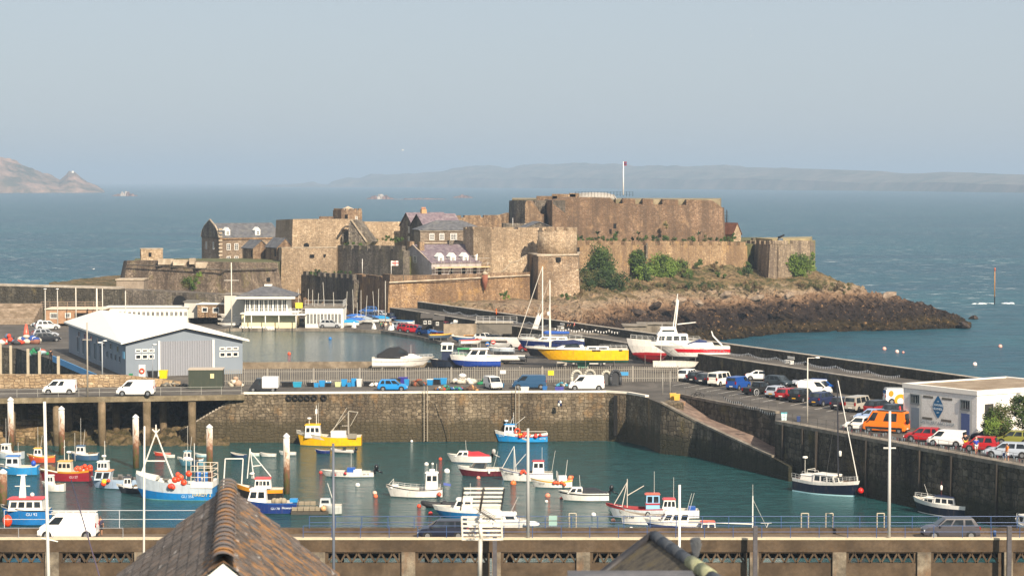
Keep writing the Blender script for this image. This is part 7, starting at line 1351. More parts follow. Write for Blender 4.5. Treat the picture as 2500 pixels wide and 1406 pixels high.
for px, y0, y1, lb in ((1039, 948, 1082, 'long iron ladder on the harbour wall left of the blue boat'), (1263, 950, 1078, 'iron ladder behind the bright blue boat')):
    D = 297.2; t = thing('wall_ladder', lb, 'ladder', (XX(px, D), D, 0), 0, 'ladders on the harbour wall'); m = paint('#6d5a46', .8, .4); b = MB()
    for x in (-.22, .22): b.tube((x, 0, .1), (x, 0, Q + 1.0), .05, n=5)
    b.build('side_rail', [paint('#a39a88', .7)], t); b = MB()
    for k in range(20): b.tube((-.22, 0, .3 + k * .31), (.22, 0, .3 + k * .31), .03, n=4)
    b.build('rung', [m], t)
for px, y0, lb in ((650, 985, 'mooring rope hanging in a curve left of the yellow boat'), (1068, 975, 'rusty chain sagging down the wall right of the long ladder')):
    b = MB(); pts = [at(px + k * (7 if px < 700 else 5) + 20 * sin(k * .5) * .3, y0 + 98 * (k / 6) ** .8, 297.0) for k in range(7)]; b.path(pts, .05, 4); tag(b.build('hanging_rope', [paint('#5a4a34', .9)]), lb, 'rope')
o = MB(); o.lathe((0, 0, 0), [(.05, .0), (.2, .15), (.2, .7), (.05, .85)], 10); f1 = o.build('fender', [paint(WH)]); f1.location = at(1363, 992, 297.0); f1.rotation_euler = (0, .4, 0); tag(f1, 'white boat fender hanging on the harbour wall', 'fender'); f2 = f1.copy(); COL.objects.link(f2); f2.data = f1.data.copy(); f2.data.materials[0] = paint('#1c2a50'); f2.location = at(1370, 992, 297.0); f2.rotation_euler = (0, -.35, 0); tag(f2, 'navy boat fender hanging next to the white one on the wall', 'fender')
b = MB(); b.box(-.25, 0, -5.2, .25, .5, 0); o = b.build('fender_timber', [dark]); o.location = at(1503, 966, 297.4); tag(o, 'dark vertical timber on the harbour wall near the slipway', 'fender timber')
# tenders standing on end by the fence
for px, w_, h_, c_, c2, lb in ((1408, 24, 36, '#b9b4a6', '#5a5a58', 'grey inflatable tender standing on its stern behind the white van'), (1440, 26, 38, '#a9a496', '#6a6a68', 'folded beige inflatable leaning on the fence'), (1480, 22, 38, '#b5b0a0', '#4a4a4a', 'pale rimmed inflatable standing upright left of the dark one'), (1503, 24, 40, '#3a3c40', '#2c2e32', 'dark grey inflatable standing upright at the fence end')):
    p = G(px, 943 if px > 1450 else 940, Q); s_ = p.y / F; t = thing('upright_tender', lb, 'inflatable tender', tuple(p + V((0, .3, 0))), .2, 'inflatable tenders stood against the fence'); W2, H2 = w_ * s_ / 2, h_ * s_; pts = [(-W2, 0, .15), (-W2, 0, H2 * .6)] + [(-W2 * cos(a), 0, H2 * .6 + H2 * .36 * sin(a)) for a in [pi * k / 8 for k in range(1, 8)]] + [(W2, 0, H2 * .6), (W2, 0, .15)]
    b = MB(); b.path([V(q) for q in pts], .2, 7); b.build('tube', [paint(c_, .6, .3)], t); b = MB(); b.add([(x, .05, z) for x, y, z in pts], [tuple(range(len(pts)))[::-1]]); b.build('floor', [paint(c2, .7, .2)], t)

c0 = G(2385, 1064, Q); h = House('distillery', 'white flat roofed building with a blue diamond emblem and sandy roof', 2385, c0.y, 33, 16, 11.6, Q - .1, 10.9, 0, 'flat', plain('white_render', (.76, .73, .68), (.86, .83, .78), .7, .85), plain('sandy_roof', (.24, .18, .12), (.36, .28, .20), .5), over=-.45, ref=1000)
A = h.P
for (x0_, y0_, x1_, y1_) in ((-.1, -.1, 16.1, .45), (-.1, 11.15, 16.1, 11.7), (-.1, .45, .45, 11.15), (15.55, .45, 16.1, 11.15)):
    b = MB(); b.prism([A(x0_, y0_), A(x1_, y0_), A(x1_, y1_), A(x0_, y1_)], 10.7, 11.2); b.build('parapet', [paint('#e9e3d8', .7, .15)], h.t)
lx = -h.ux
for s0, dm in ((9.6, paint('#75808c', .7, .2)), (1.7, paint('#4a5a8a', .7, .3))):
    flat_panel(h.t, A(0, s0, 8.2), -h.uy, 1.9, 3.9, lx, 'recess', off=.03).data.materials[0] = paint('#bdbcb8', .8, .1)
    b = MB(); p = A(-.06, s0, 6.3); q = -h.uy; b.hexa([p - q * .65, p + q * .65, p + q * .65 - lx * .02, p - q * .65 - lx * .02] + [v + V((0, 0, 2.3)) for v in (p - q * .65, p + q * .65, p + q * .65 - lx * .02, p - q * .65 - lx * .02)]); b.build('door', [dm], h.t)
    window(h.t, A(-.03, s0, 9.55), -h.uy, 1.5, 1.1, bars=(3, 0), mat=paint('#6d7478'))
for s0, z in ((7.6, 9.95), (4.6, 9.95), (7.7, 7.55), (4.7, 7.55)): flat_panel(h.t, A(0, s0, z), -h.uy, 1.6, .26, lx, 'slot', off=.02).data.materials[0] = paint('#6a665e')
b = MB(); dc = A(0, 6.0, 8.95); q = -h.uy; dp = [(-.85, 0), (-.75, -.35), (-.15, -1.15), (0, -1.25), (.15, -1.15), (.75, -.35), (.85, 0), (.75, .35), (.15, 1.15), (0, 1.25), (-.15, 1.15), (-.75, .35)]
b.add([dc + lx * .03 + q * x + V((0, 0, z)) for x, z in dp], [tuple(range(12))]); em = b.build('emblem', [paint('#1c5f8c', .5, .05)], h.t); rt = (pi / 2, 0, atan2(q.y, q.x))
for tx, z, sz in (('CHANNEL', .2, .36), ('ISLANDS', -.22, .36), ('GIN', .62, .18), ('RUM', -.62, .18)): text(tx, sz, paint('#d9e4ea', .6, 0), em, tuple(dc + lx * .05 + V((0, 0, z))), rt)
text('DISTILLERY AND SHOP', .52, paint('#8a9aa4', .6, 0), h.t, tuple(A(0, 6.1, 7.15) + lx * .03), rt)
b = MB(); b.box(-.6, -.06, 0, .6, 0, .3); flat_panel(h.t, A(1.8, 0, 8.4), h.ux, 1.3, 2.6, name='side_door').data.materials[0] = paint('#3a3a38')
ww = MB(); ww.lathe((0, 0, 0), [(.03, -.08), (.5, -.06), (.5, .06), (.03, .08)], 16, axis='x'); o = ww.build('lifebuoy_box', [paint('#d8301c', .4, .1)]); p = A(-.35, 11.8, 8.1); o.location = p; tag(o, 'round red lifebuoy housing on the far corner of the white building', 'lifebuoy housing')

cream, wp = paint('#e4d6ac', .7, .15), paint('#e9e5da', .6, .15)
def hut(name, label, px0, px1, y0, y1, D, dep, mat, rmat, wins=(), cat='building', rise=0, roof='flat', over=.25, wh_=None, rz=0):
    L = (px1 - px0) * D / F; h = House(name, label, px0, D, rz, L, dep, Q - .1 if y1 is None else ZZ(y1, D), ZZ(y0, D), rise, roof, mat, rmat, cat, over, ref=(y0 + (y1 or y0)) / 2)
    for a in wins: h.win((a[0] - px0) * D / F, ZZ(a[1], D), a[2] * D / F, a[3] * D / F, bars=a[4] if len(a) > 4 else (1, 0))
    return h
h = hut('sailing_club', 'glazed white pavilion with grey pyramid roof on a cream base beside the pond', 590, 722, 767, 801, 428, 9, cream, wp)
L = (700 - 596) * 430 / F; u = House('pavilion', '', 597, 430, 0, L, 8, ZZ(767, 428), ZZ(725, 430), 2.0, 'hip', wp, slate, over=1.6); 
for ch in list(u.t.children): ch.parent = h.t; ch.name = 'upper_' + ch.name.split('.')[0]
bpy.data.objects.remove(u.t); u.t = h.t
for k in range(9): u.win(.5 + k * .87, ZZ(746, 430), .78, 2.3, bars=(1, 0))
b = MB(); b.box(u.P(-1.6, 0).x, 428.3, ZZ(727, 430) - .12, u.P(L + 1.6, 0).x, 429, ZZ(727, 430) + .25); b.build('fascia', [wp], h.t)
b = MB(); c_ = u.P(L / 2, 4, 0); b.cbox(V((c_.x, c_.y, u.ze + 1.7)), 1.4, 1.4, .5); b.build('lantern', [wp], h.t)
b = MB(); b.box(XX(596, 426), 426, ZZ(768, 426) - .15, XX(745, 426), 430, ZZ(768, 426)); b.build('balcony', [wp], h.t)
rp = [V((XX(597, 426), 426.1, ZZ(768, 426))), V((XX(745, 426), 426.1, ZZ(768, 426)))]; b = MB()
for k in range(19): p = rp[0].lerp(rp[1], k / 18); b.tube(p, p + V((0, 0, 1.1)), .04, n=4)
for z in (.55, 1.1): b.tube(rp[0] + V((0, 0, z)), rp[1] + V((0, 0, z)), .04, n=4)
b.build('balcony_rail', [wp], h.t)
for px in (596, 613, 647, 680, 722): b = MB(); x = XX(px, 426); b.tube((x, 426.2, Q), (x, 426.2, ZZ(768, 426)), .1, n=6); b.build('stilt', [wp], h.t)
b = MB(); p = at(730, 748, 425.9); b.cbox(p - V((0, 0, .3)), 1.3, .05, 1.0); b.build('yellow_banner', [paint('#e4e040', .6, .05)], h.t)
h = hut('club_annexe', 'white flat roofed annexe with tall windows and a roof terrace', 745, 838, 751, 801, 430, 8, wp, conc, [(752 + k * 8.6, 778, 7.4, 26, (1, 0)) for k in range(10)]); railing('terrace_railing', 'steel railing round the roof terrace of the annexe', [h.P(0, 0, h.ze + .15), h.P(h.L, 0, h.ze + .15), h.P(h.L, 7, h.ze + .15)], 1.2, 1.6, (1, .5), '#c4c4c0', .03)
hut('white_store', 'plain grey white block between the pavilion and the stone hut', 548, 596, 720, 790, 436, 6, paint('#c9c4b6', .7, .2), conc)
hut('stone_hut', 'squat brown stone hut with white trim and two white windows', 482, 562, 744, 775, 440, 6, cst, wp, [(500, 756, 14, 12, (0, 0)), (527, 757, 15, 13, (0, 0))]); hut('grey_lean_to', 'grey white side block left of the stone hut', 450, 482, 738, 776, 442, 6, paint('#b9b5ac', .7, .2), paint('#6a665e', .8))
hut('long_white_hut', 'long low white hut with a row of windows left of the stone hut', 255, 458, 752, 790, 441, 6, wp, paint('#d8d5cc', .7), [(294 + k * 11.4, 766, 8, 12, (1, 0)) for k in range(15)])
h = hut('brick_hut', 'long low orange brown hut with pale roof behind the blue shed', 112, 256, 756, 790, 436, 8, plain('brown_brick', (.33, .19, .11), (.46, .29, .18), .6), paint('#d8c8b0', .8, .2), [(132, 771, 20, 14, (3, 0)), (166, 770, 14, 12, (3, 0))]); flat_panel(h.t, h.P(6.8, 0, ZZ(772, 436)), h.ux, 2.6, 1.3, name='garage_door')
railing('roof_railing', 'rusty brown railings in tiers behind the brick hut', [V((XX(100, 442), 442, ZZ(752, 442))), V((XX(250, 442), 442, ZZ(752, 442)))], 1.2, 1.8, (1, .6, .25), '#9a8470', .04)
t = thing('terrace_steps', 'long pale stepped terraces at the far left behind the lifeboats', 'terrace'); b = MB()
for k in range(7): b.box(XX(-60, 450), 440 + k * 1.2, 4, XX(108, 450), 441.2 + k * 1.2, 7.4 + k * .42)
b.build('steps', [plain('terrace_stone', (.2, .15, .1), (.42, .33, .25), .8, stain=(.12, .08, .05), st=(.05, .6, 3))], t)
# racks of white dinghies
for k in range(13):
    t = thing('stored_dinghy', 'white dinghy in the slanting row of upturned hulls before the pavilion', 'dinghy', tuple(G(592 + k * 6.4, 802, Q) + V((0, .7, 0))), radians(60), 'upturned white dinghies before the pavilion'); t.rotation_euler = (0, radians(-18), radians(75)); b = MB(); b.loft([[(x, -w, .1), (x, -w * .7, hh), (x, w * .7, hh), (x, w, .1)] for x, w, hh in ((-1.1, .35, .55), (0, .5, .7), (.8, .4, .6), (1.4, .08, .35))]); b.build('hull', [paint('#efece4', .5, .1)], t)
for k in range(5): B = Boat('stored_boat', 'white rowing hull in the pile right of the long white hut', 0, 0, 180 + k * 4, 4.2, 1.1, .4, .1, 0, (WH, WH, '#c9ccd0'), pos=G(558 + (k % 2) * 9, 796, Q) + V((0, k * .2, 0)), z=Q + .2 + k * .42, group='white rowing hulls piled on a rack')
# covered sailing dinghies with masts
rr = random.Random(3)
for k, (px, y0, y1) in enumerate(((735, 706, 795), (757, 706, 795), (768, 708, 796), (778, 716, 796), (799, 690, 797), (812, 714, 797), (849, 712, 798), (867, 739, 792), (886, 709, 790), (898, 722, 790), (920, 712, 788), (928, 706, 788), (868, 707, 783))):
    c_ = ('#2a6fb0', '#1f88b8', '#2a5fa8', '#8f9aa4', '#24303c')[k % 5] if px > 830 else ('#3a3c40', '#b9b09a', '#55504a')[k % 3]; p = G(px, y1, Q); hd = rr.choice((170, 190, 200, 20, 160)); B = Boat('sailing_dinghy', 'laid up dinghy with %s cover, mast at %s' % ({'#2a6fb0': 'mid blue', '#1f88b8': 'turquoise', '#2a5fa8': 'deep blue', '#8f9aa4': 'grey', '#24303c': 'dark'}.get(c_, 'dull'), ('the left end by the balcony', 'second from the balcony', 'a slant over the annexe', 'the middle of the annexe', 'full height before the annexe', 'the right half of the annexe', 'the right corner of the annexe', 'the front of the blue covers', 'the centre of the blue covers', 'the right of the blue covers', 'the foot of the castle corner', 'the crossing pair by the grey post', 'the back row of the park')[k]), 0, 0, hd, 4.2, 1.6, .5, .1, 0, (WH, '#cfd0cc', '#cfd0cc'), pos=p, z=Q + .35, group='sailing dinghies laid up beside the pond', cat='dinghy')
    B.part('cover', lambda b: b.loft([[(x, -w, .5), (x, 0, .5 + hh), (x, w, .5)] for x, w, hh in ((-2.1, .7, .2), (-.8, .85, .55), (.8, .75, .5), (2.0, .1, .15))], close=False, cap=False), paint(c_, .8, .3)); B.poles('mast', [((.4, 0, .5), (.4 + rr.uniform(-.5, .5), 0, ZZ(y0, p.y) - Q - .3))], .05, '#cfcabd')

GA = 'boats laid up ashore'; UP = Q + 1.0
B = Boat('motor_yacht', 'white sports cruiser with black canopy on the hard at the left', 0, 0, 4, 9.2, 2.9, 1.05, .25, .1, (WH, WH, WH), pos=G(985, 903, Q), z=UP - .3, group=GA, deck=.1, rake=2.3, v=.75); B.cradle(.7); B.stripe(.55, .6, '#3a3c40'); B.cabin(.45, .8, 1.9, .5, 1.1, WH, None, 1.3, .1, 0); B.part('canopy', lambda b: b.loft([[(x, -w, z0), (x, -w * .8, z1), (x, w * .8, z1), (x, w, z0)] for x, w, z0, z1 in ((-3.9, 1.2, 1.1, 1.5), (-2.2, 1.2, 1.2, 2.5), (-.6, 1.1, 1.3, 2.7), (.7, .9, 1.5, 1.9))]), paint('#17191d', .8, .1)); B.antenna(.62, 1.6, 1.4); B.rail(.7, .97, .35, 4)
for sd in (-1, 1): B.part('side_window', lambda b: b.add([(-.9, sd * 1.13, 1.9), (.5, sd * 1.0, 1.75), (-.4, sd * .95, 2.45)][::-sd], [(0, 1, 2)]), glass())
B = Boat('pilot_boat', 'small navy work boat with a tall white wheelhouse between the cruisers', 0, 0, 180, 4.8, 1.9, 1.0, .2, 0, ('#20242e', '#1c2636', '#1c2636'), pos=G(1088, 903, Q), z=UP - .5, group=GA, deck=.2); B.cabin(.3, .62, 1.3, 2.7, .7, '#1f2a44', WH, .1, .1, 0); B.cabin(.28, .64, 1.5, 1.0, 2.3, WH, WH, .1, -.1, 2, (.2, .85), 1.0); B.cradle(.5)
t = thing('green_cabin', 'small green framed cab behind the white and blue cabin boat', 'tractor cab', tuple(G(1135, 893, Q) + V((0, 3, 0)))); b = MB(); b.box(-1.1, -.7, 0, 1.1, .7, 1.6); b.build('body', [paint('#1f6a4a', .6, .3)], t); b = MB(); b.box(-1.2, -.8, 2.3, 1.2, .8, 2.45); [b.tube((x, y, 1.6), (x, y, 2.3), .05, n=4) for x in (-1, 1) for y in (-.6, .6)]; b.build('canopy', [paint('#3a9a5c', .6, .2)], t)
B = Boat('motor_boat', 'white cabin boat with royal blue bottom laid up behind the fence', 0, 0, 180, 7.4, 2.6, 1.2, .3, 0, (WH, '#23469a', '#23469a'), pos=G(1160, 905, Q), z=UP - .1, group=GA, deck=.1, rake=1.2, v=.8, stripe=.5); B.cabin(.28, .68, 1.9, 1.15, 1.15, WH, WH, .9, -.2, 2, (.3, .85), rover=.2); B.antenna(.4, 2.3, 1.2); B.antenna(.45, 2.3, 1.2, 0, .3); B.rail(.6, .97, .4, 5); B.cradle(.9)
rib('white rigid inflatable laid up left of the yellow yacht', 1232, 888, 178, 6.2, '#d2cfc8', Q + .6, '#dcdad4'); 
B = Boat('sailing_yacht', 'navy hulled sailing yacht with tall mast and blue sail cover behind the yellow yacht', 0, 0, 176, 10.5, 3.0, 1.35, .25, .1, (WH, '#1a2a5c', '#6a2a28'), pos=G(1345, 880, Q) + V((0, 3, 0)), z=Q + 1.7, group=GA, deck=.1, rake=1.3); B.cabin(.25, .7, 1.8, .45, 1.3, WH, None, .8, .1, 3, (.3, .8)); B.keel('#6a2a28', .35, .55, 1.6); B.poles('mast', [((B.X(.62), 0, 1.5), (B.X(.62), 0, ZZ(652, 352) - Q - 1.7))], .11, '#e6e0d2'); B.part('sail_cover', lambda b: b.lathe((B.X(.62), 0, 2.4), [(.05, -4.2), (.2, -4.1), (.3, -.6), (.12, -.1)], 8, axis='x'), paint('#1f4fa0', .8, .2)); B.poles('forestay', [((B.X(.98), 0, 1.6), (B.X(.63), 0, ZZ(655, 352) - Q - 1.8))], .06, '#d8cfc0'); B.rail(.05, .95, .6, 10)
B = Boat('sailing_yacht', 'black and white sailing yacht with second tall mast close behind the yellow yacht', 0, 0, 178, 10, 2.8, 1.25, .2, .1, (WH, '#1c1e24', '#b9b4aa'), pos=G(1362, 893, Q), z=Q + 1.5, group=GA, deck=.1, rake=1.2, stripe=.8); B.keel('#b9b4aa', .35, .55, 1.4); B.poles('mast', [((B.X(.62), 0, 1.3), (B.X(.62), 0, ZZ(685, 340) - Q - 1.5))], .11, '#e6e0d2'); B.part('boom_cover', lambda b: b.lathe((B.X(.6), 0, 2.1), [(.05, -4.4), (.18, -4.3), (.26, -.6), (.1, -.1)], 8, axis='x'), paint('#1c2650', .8, .2)); B.poles('shroud', [((B.X(.6), 1.2, 1.2), (B.X(.62), 0, 10)), ((B.X(.6), -1.2, 1.2), (B.X(.62), 0, 10)), ((B.X(.98), 0, 1.4), (B.X(.62), 0, 11.5))], .02); B.part('radar', lambda b: b.lathe((B.X(.62) + .25, 0, 6.0), [(.15, 0), (.2, .1), (.2, .5), (.1, .6)], 8), paint(WH)); B.poles('spreader', [((B.X(.62), -.8, 7), (B.X(.62), .8, 7))], .03)
B = Boat('sailing_yacht', 'large bright yellow yacht hull laid up behind the fence', 0, 0, 180, 14.0, 3.4, 1.6, .05, .0, (WH, '#f2b60a', '#5f9a80'), pos=G(1417, 901, Q), z=Q + 1.4, group=GA, deck=.12, rake=3.2, stripe=.93, v=.7, full=2.8, draft=.5); B.keel('#5f9a80', .4, .55, 1.2); B.cradle(1.2); B.cabin(.2, .45, 1.9, .5, 1.45, WH, None, .3, .1, 2, (.3, .8)); B.cabin(.45, .78, 2.1, .7, 1.45, WH, None, 1.2, .3, 0)
for sd in (-1, 1):
    B.part('arched_window', lambda b: b.add([(B.X(.50), sd * 1.06, 1.9), (B.X(.68), sd * 1.06, 1.9), (B.X(.65), sd * .96, 2.25), (B.X(.58), sd * .93, 2.38), (B.X(.52), sd * .96, 2.2)][::-sd], [(0, 1, 2, 3, 4)]), glass())
    for x in (.315, .36, .09, .075): B.part('hull_window', lambda b: b.cbox((B.X(x), sd * (B.beam(x) * .99), 1.35), .6 if x > .2 else .3, .06, .2), dark)
B.part('windscreen_cover', lambda b: b.loft([[(x, -w, z0), (x, 0, z1), (x, w, z0)] for x, w, z0, z1 in ((B.X(.48), 1.1, 2.45, 2.7), (B.X(.58), 1.1, 2.4, 2.95), (B.X(.66), 1.0, 2.3, 2.8), (B.X(.72), .8, 2.0, 2.2))], close=False, cap=False), paint('#1a2148', .8, .1)); B.rail(.02, .3, .5, 5); B.rail(.88, .99, .4, 2)
B = Boat('motor_yacht', 'big white motor yacht with dark red bottom and mast on the hard', 0, 0, 180, 11.0, 3.6, 2.0, .5, .1, (WH, WH, '#a01f28'), pos=G(1622, 893, Q) + V((0, 3.5, 0)), z=Q + 1.4, group=GA, deck=.2, rake=1.3, draft=1.2, stripe=.6); B.cradle(1.35); B.cabin(.15, .6, 2.6, 1.15, 1.9, WH, WH, .3, .2, 4, (.3, .85), .9); B.cabin(.3, .58, 2.2, .95, 3.15, WH, WH, .6, .3, 1, (.4, .7), .9); B.rail(.0, .95, .6, 12); B.poles('mast', [((B.X(.36), 0, 4.1), (B.X(.30), 0, 9.2)), ((B.X(.33), 0, 4.1), (B.X(.30), 0, 8.4)), ((B.X(.3), 0, 4.6), (B.X(.05), 0, 4.9))], .09, '#e6e2d8'); B.stripe(.0, .2, '#a01f28')
B = Boat('motor_yacht', 'long white speedboat with bright red side stripe on the hard', 0, 0, 177, 11.2, 3.0, 1.55, .05, .0, (WH, WH, '#b9bcc0'), pos=G(1688, 901, Q), z=Q + 1.9, group=GA, deck=.1, rake=3.2, v=.7, full=2.6); B.cradle(1.2); B.stripe(.42, .74, '#c41424', .0, .78); B.cabin(.2, .62, 2.0, .55, 1.5, WH, None, 1.8, .3, 0); B.part('windscreen', lambda b: b.loft([[(x, -w, z0), (x, 0, z1), (x, w, z0)] for x, w, z0, z1 in ((B.X(.3), .9, 1.95, 2.3), (B.X(.4), .9, 2.0, 2.5), (B.X(.55), .6, 1.7, 1.9))], close=False, cap=False), paint('#22305a', .3, .1)); B.poles('radar_arch', [((B.X(.1), -1.1, 1.6), (B.X(.22), -.8, 3.0)), ((B.X(.1), 1.1, 1.6), (B.X(.22), .8, 3.0)), ((B.X(.22), -.8, 3.0), (B.X(.22), .8, 3.0)), ((B.X(.22), 0, 3.0), (B.X(.24), 0, 3.7))], .1, '#e6e2dc')
B = Boat('racing_sailboat', 'small off white racing sailboat on a trailer in front of the red striped speedboat', 0, 0, 0, 6.6, 1.6, .85, -.1, 0, ('#dcd6c8', '#e0dbd0', '#d0cabc'), pos=G(1650, 911, Q), z=Q + .9, group=GA, deck=.08, rake=.8, full=3.5); B.poles('boom', [((-2.2, 0, .9), (-.5, .2, 2.4)), ((-2.2, 0, .9), (2, 0, 1.15))], .04, '#4a4a4c'); B.part('trailer', lambda b: (b.tube((-3.3, 0, -.5), (3.2, 0, -.5), .07, n=4), b.tube((.6, -.7, -.6), (.6, .7, -.6), .06, n=4)), paint('#6a625a', .7, .3)); [wheel(B.t, .6, y, .3) for y in ()]; B.poles('mast', [((-2.2, 0, .8), (-2.0, 0, 6.2))], .04)
for sd in (-1, 1): b = MB(); b.lathe((.6, sd * .75, -.6), [(.1, -.08), (.3, -.08), (.3, .08), (.1, .08)], 12, axis='y'); b.build('wheel', [tyre], B.t)
# gig hulls on racks
for i, (px, py, L, c_, c2, hd, up, lb) in enumerate(((1180, 808, 11, WH, WH, -4, 1.5, 'long white rowing hull topmost on the left rack'), (1258, 818, 12.5, '#c86464', WH, -8, 1.2, 'long white hull with faded red cover on the rack'), (1262, 826, 12, WH, WH, -8, .7, 'long white hull under the red covered one'), (1166, 823, 5.0, '#5fa4d0', '#2a6a9c', -4, .9, 'short light blue hull on the rack'), (1170, 830, 5.4, '#e09a3a', '#d88a2a', -4, .3, 'short orange hull under the light blue one'), (1240, 840, 9.5, WH, '#dcd8d0', -8, .6, 'white lettered rowing gig on a trailer'), (1305, 848, 6, WH, '#dcdad4', -6, .6, 'white hull on a trailer near the road sign'), (1225, 852, 3.6, '#e4e2dc', '#d0d0cc', -25, .4, 'small white hull on a yellow wheeled trolley'), (1118, 820, 5, '#d8574a', '#2a4a7c', 170, .4, 'red and blue dinghy left of the racks'), (1085, 822, 4.6, '#2a5a94', '#c8503c', 10, .4, 'blue dinghy with orange gear beyond the pond'), (1335, 832, 6.5, '#c8c8c8', WH, 0, .9, 'grey covered boat beside the blue sail cover'))):
    B = Boat('rowing_hull' if L > 6 else 'small_boat', lb, 0, 0, hd, L, 1.1 if L > 6 else 1.5, .45, .12, 0, (c_, c2, c2), pos=G(px, py, Q) + V((0, 1, 0)), z=Q + up, group='rowing hulls and small boats on racks', deck=.05, deckc=c_, cat='boat'); B.part('rack', lambda b: [b.tube((x, y, -up), (x, y, .1), .05, n=4) for x in (-L * .3, L * .3) for y in (-.5, .5)][0], paint('#6d6a66', .7))
for px, py, L, c_, c2, hd, lb in ((1128, 838, 4.2, '#d8d4ca', '#3a6a9c', 160, 'blue hulled dinghy on the hard nearest the pond corner'), (1150, 846, 4, '#c8503c', WH, 20, 'white dinghy with red cover at the pond corner'), (1196, 822, 5, '#8a9096', WH, -10, 'grey covered launch among the racks'), (1222, 866, 4.4, WH, '#b9c4cc', 170, 'pale launch beside the no entry sign'), (1330, 846, 5.5, '#dcd8cc', '#2a3550', -12, 'navy launch right of the leaning hulls'), (1076, 832, 4.2, '#e0b040', '#4a5a6a', 15, 'yellow covered dinghy by the striped barriers'), (985, 797, 4, '#2a7ab0', '#d8d8d4', 165, 'turquoise covered dinghy behind the parked red cars')):
    B = Boat('small_boat', lb, 0, 0, hd, L, 1.6, .55, .15, 0, (c_, c2, c2), pos=G(px, py, Q) + V((0, 1, 0)), z=Q + .5, group='small boats ashore among the cars', deck=.05, deckc=c_); B.cradle(.45)
for px, py, c_, c3, lb in ((1204, 857, '#d8342c', '#e8e6e0', 'round red no entry sign near the yachts'), (1190, 862, '#2a6ab0', '#e0b060', 'small blue and orange flag sign by the pond end')):
    t = thing('road_sign', lb, 'sign', tuple(G(px, py + 14, Q)), 0, None); b = MB(); b.tube((0, 0, 0), (0, 0, 2.4), .04, n=5); b.build('post', [paint('#9a9a98')], t); b = MB(); b.lathe((0, -.06, 2.3), [(.35, -.02), (.35, .02)], 14, axis='y'); b.build('disc', [paint(c_, .5, 0)], t); b = MB(); b.box(-.24, -.1, 2.24, .24, -.085, 2.36); b.build('bar', [paint(c3, .5, 0)], t)
for k, px in enumerate((1297, 1303)): b = MB(); b.loft([[(x * .25, y * .14, z) for x, y in ((-1, 0), (0, -1), (1, 0), (0, 1))] if 0 < i < 4 else [(x * .03, y * .03, z) for x, y in ((-1, 0), (0, -1), (1, 0), (0, 1))] for i, z in enumerate((0, 1.2, 3, 4.4, 5.4))]); o = b.build('upright_kayak', [paint('#dcd8d0')]); o.location = G(px - 5, 836, Q); o.rotation_euler = (0, .32, 0); tag(o, ('left', 'right')[k] + ' white hull leaning upright beside the tall yacht mast', 'kayak', 'white hulls leaning upright')
h = hut('dark_kiosk', 'black timber kiosk with white windows beyond the parked cars', 1030, 1056, 776, 803, 405, 3, paint('#1d1a18', .8, .3), paint('#4a4540', .8), [(1038, 787, 7, 9), (1049, 787, 7, 9)], roof='gable', rise=.6); hut('dark_kiosk', 'smaller black timber kiosk joined right of the first one', 1060, 1082, 781, 806, 400, 3, paint('#1d1a18', .8, .3), paint('#4a4540', .8), [(1068, 790, 7, 9)], roof='gable', rise=.5); hut('grey_store', 'long low grey store with railings on its roof behind the rowing hulls', 1163, 1250, 789, 815, 392, 3, paint('#6a655c', .8, .3), paint('#a9a090', .8))
railing('store_railing', 'white railings with bunting on the grey store roof', [V((XX(1163, 391), 391, ZZ(789, 391))), V((XX(1262, 387), 387, ZZ(790, 387)))], 1.2, 1.3, (1, .7, .35), '#d0ccc4', .03)
hut('concrete_shelter', 'square beige concrete shelter at the promenade bend', 1524, 1578, 797, 832, 372, 5, conc, conc); hut('concrete_shelter', 'flat roofed beige concrete shelter behind the big motor yacht', 1560, 1650, 793, 830, 378, 5, conc, conc)
t = thing('beige_wall', 'sunny beige wall behind the black kiosks below the promenade', 'wall'); b = MB(); b.box(XX(1083, 403), 403, Q - .2, XX(1226, 403), 403.5, 8.75); b.build('wall', [plain('beige_stone', (.26, .21, .15), (.42, .34, .25), .8, stain=(.16, .12, .08))], t)
t = thing('round_wall', 'broad rounded concrete wall end of the promenade with a blue round sign', 'wall'); b = MB(); p = G(1345, 850, Q); q = G(1545, 855, Q); b.hexa([p, q, q + V((4, 14, 0)), p + V((2, 14, 0))] + [v + V((0, 0, 2.4)) for v in (p, q, q + V((4, 14, 0)), p + V((2, 14, 0)))]); b.build('wall', [conc], t); b = MB(); c_ = at(1371, 838, p.y - .1); b.lathe(c_, [(.6, -.03), (.6, .03)], 18, axis='y'); b.build('round_sign', [paint('#1c9ac4', .5, .05)], t)
railing('prom_railing', 'black railing on the rounded promenade end', [V((XX(1355, 382), 378, 8.7)), V((XX(1520, 372), 372, 8.7))], 1.1, 2.2, (1, .5), '#1c1c1e', .03)
def bench(px, py, lab, z=8.6, rz=-1.15):
    t = thing('bench', lab, 'bench', tuple(G(px, py, z)), rz, 'benches along the promenade'); m = paint('#e4e0d8', .6, .1)
    for k in range(3): b = MB(); b.box(-.9, -.25 + k * .2, .45, .9, -.1 + k * .2, .5); b.build('seat_slat', [m], t)
    for k in range(2): b = MB(); b.box(-.9, .36, .68 + k * .2, .9, .4, .82 + k * .2); b.build('back_slat', [m], t)
    for x in (-.7, .7): b = MB(); b.box(x - .04, -.2, 0, x + .04, .4, .45); b.build('leg', [m], t)
bench(1925, 888, 'white slatted bench on the promenade above the white coupe'); bench(2283, 931, 'white slatted bench on the promenade behind the white building'); bench(1368, 803, 'white slatted bench near the walkers on the promenade')
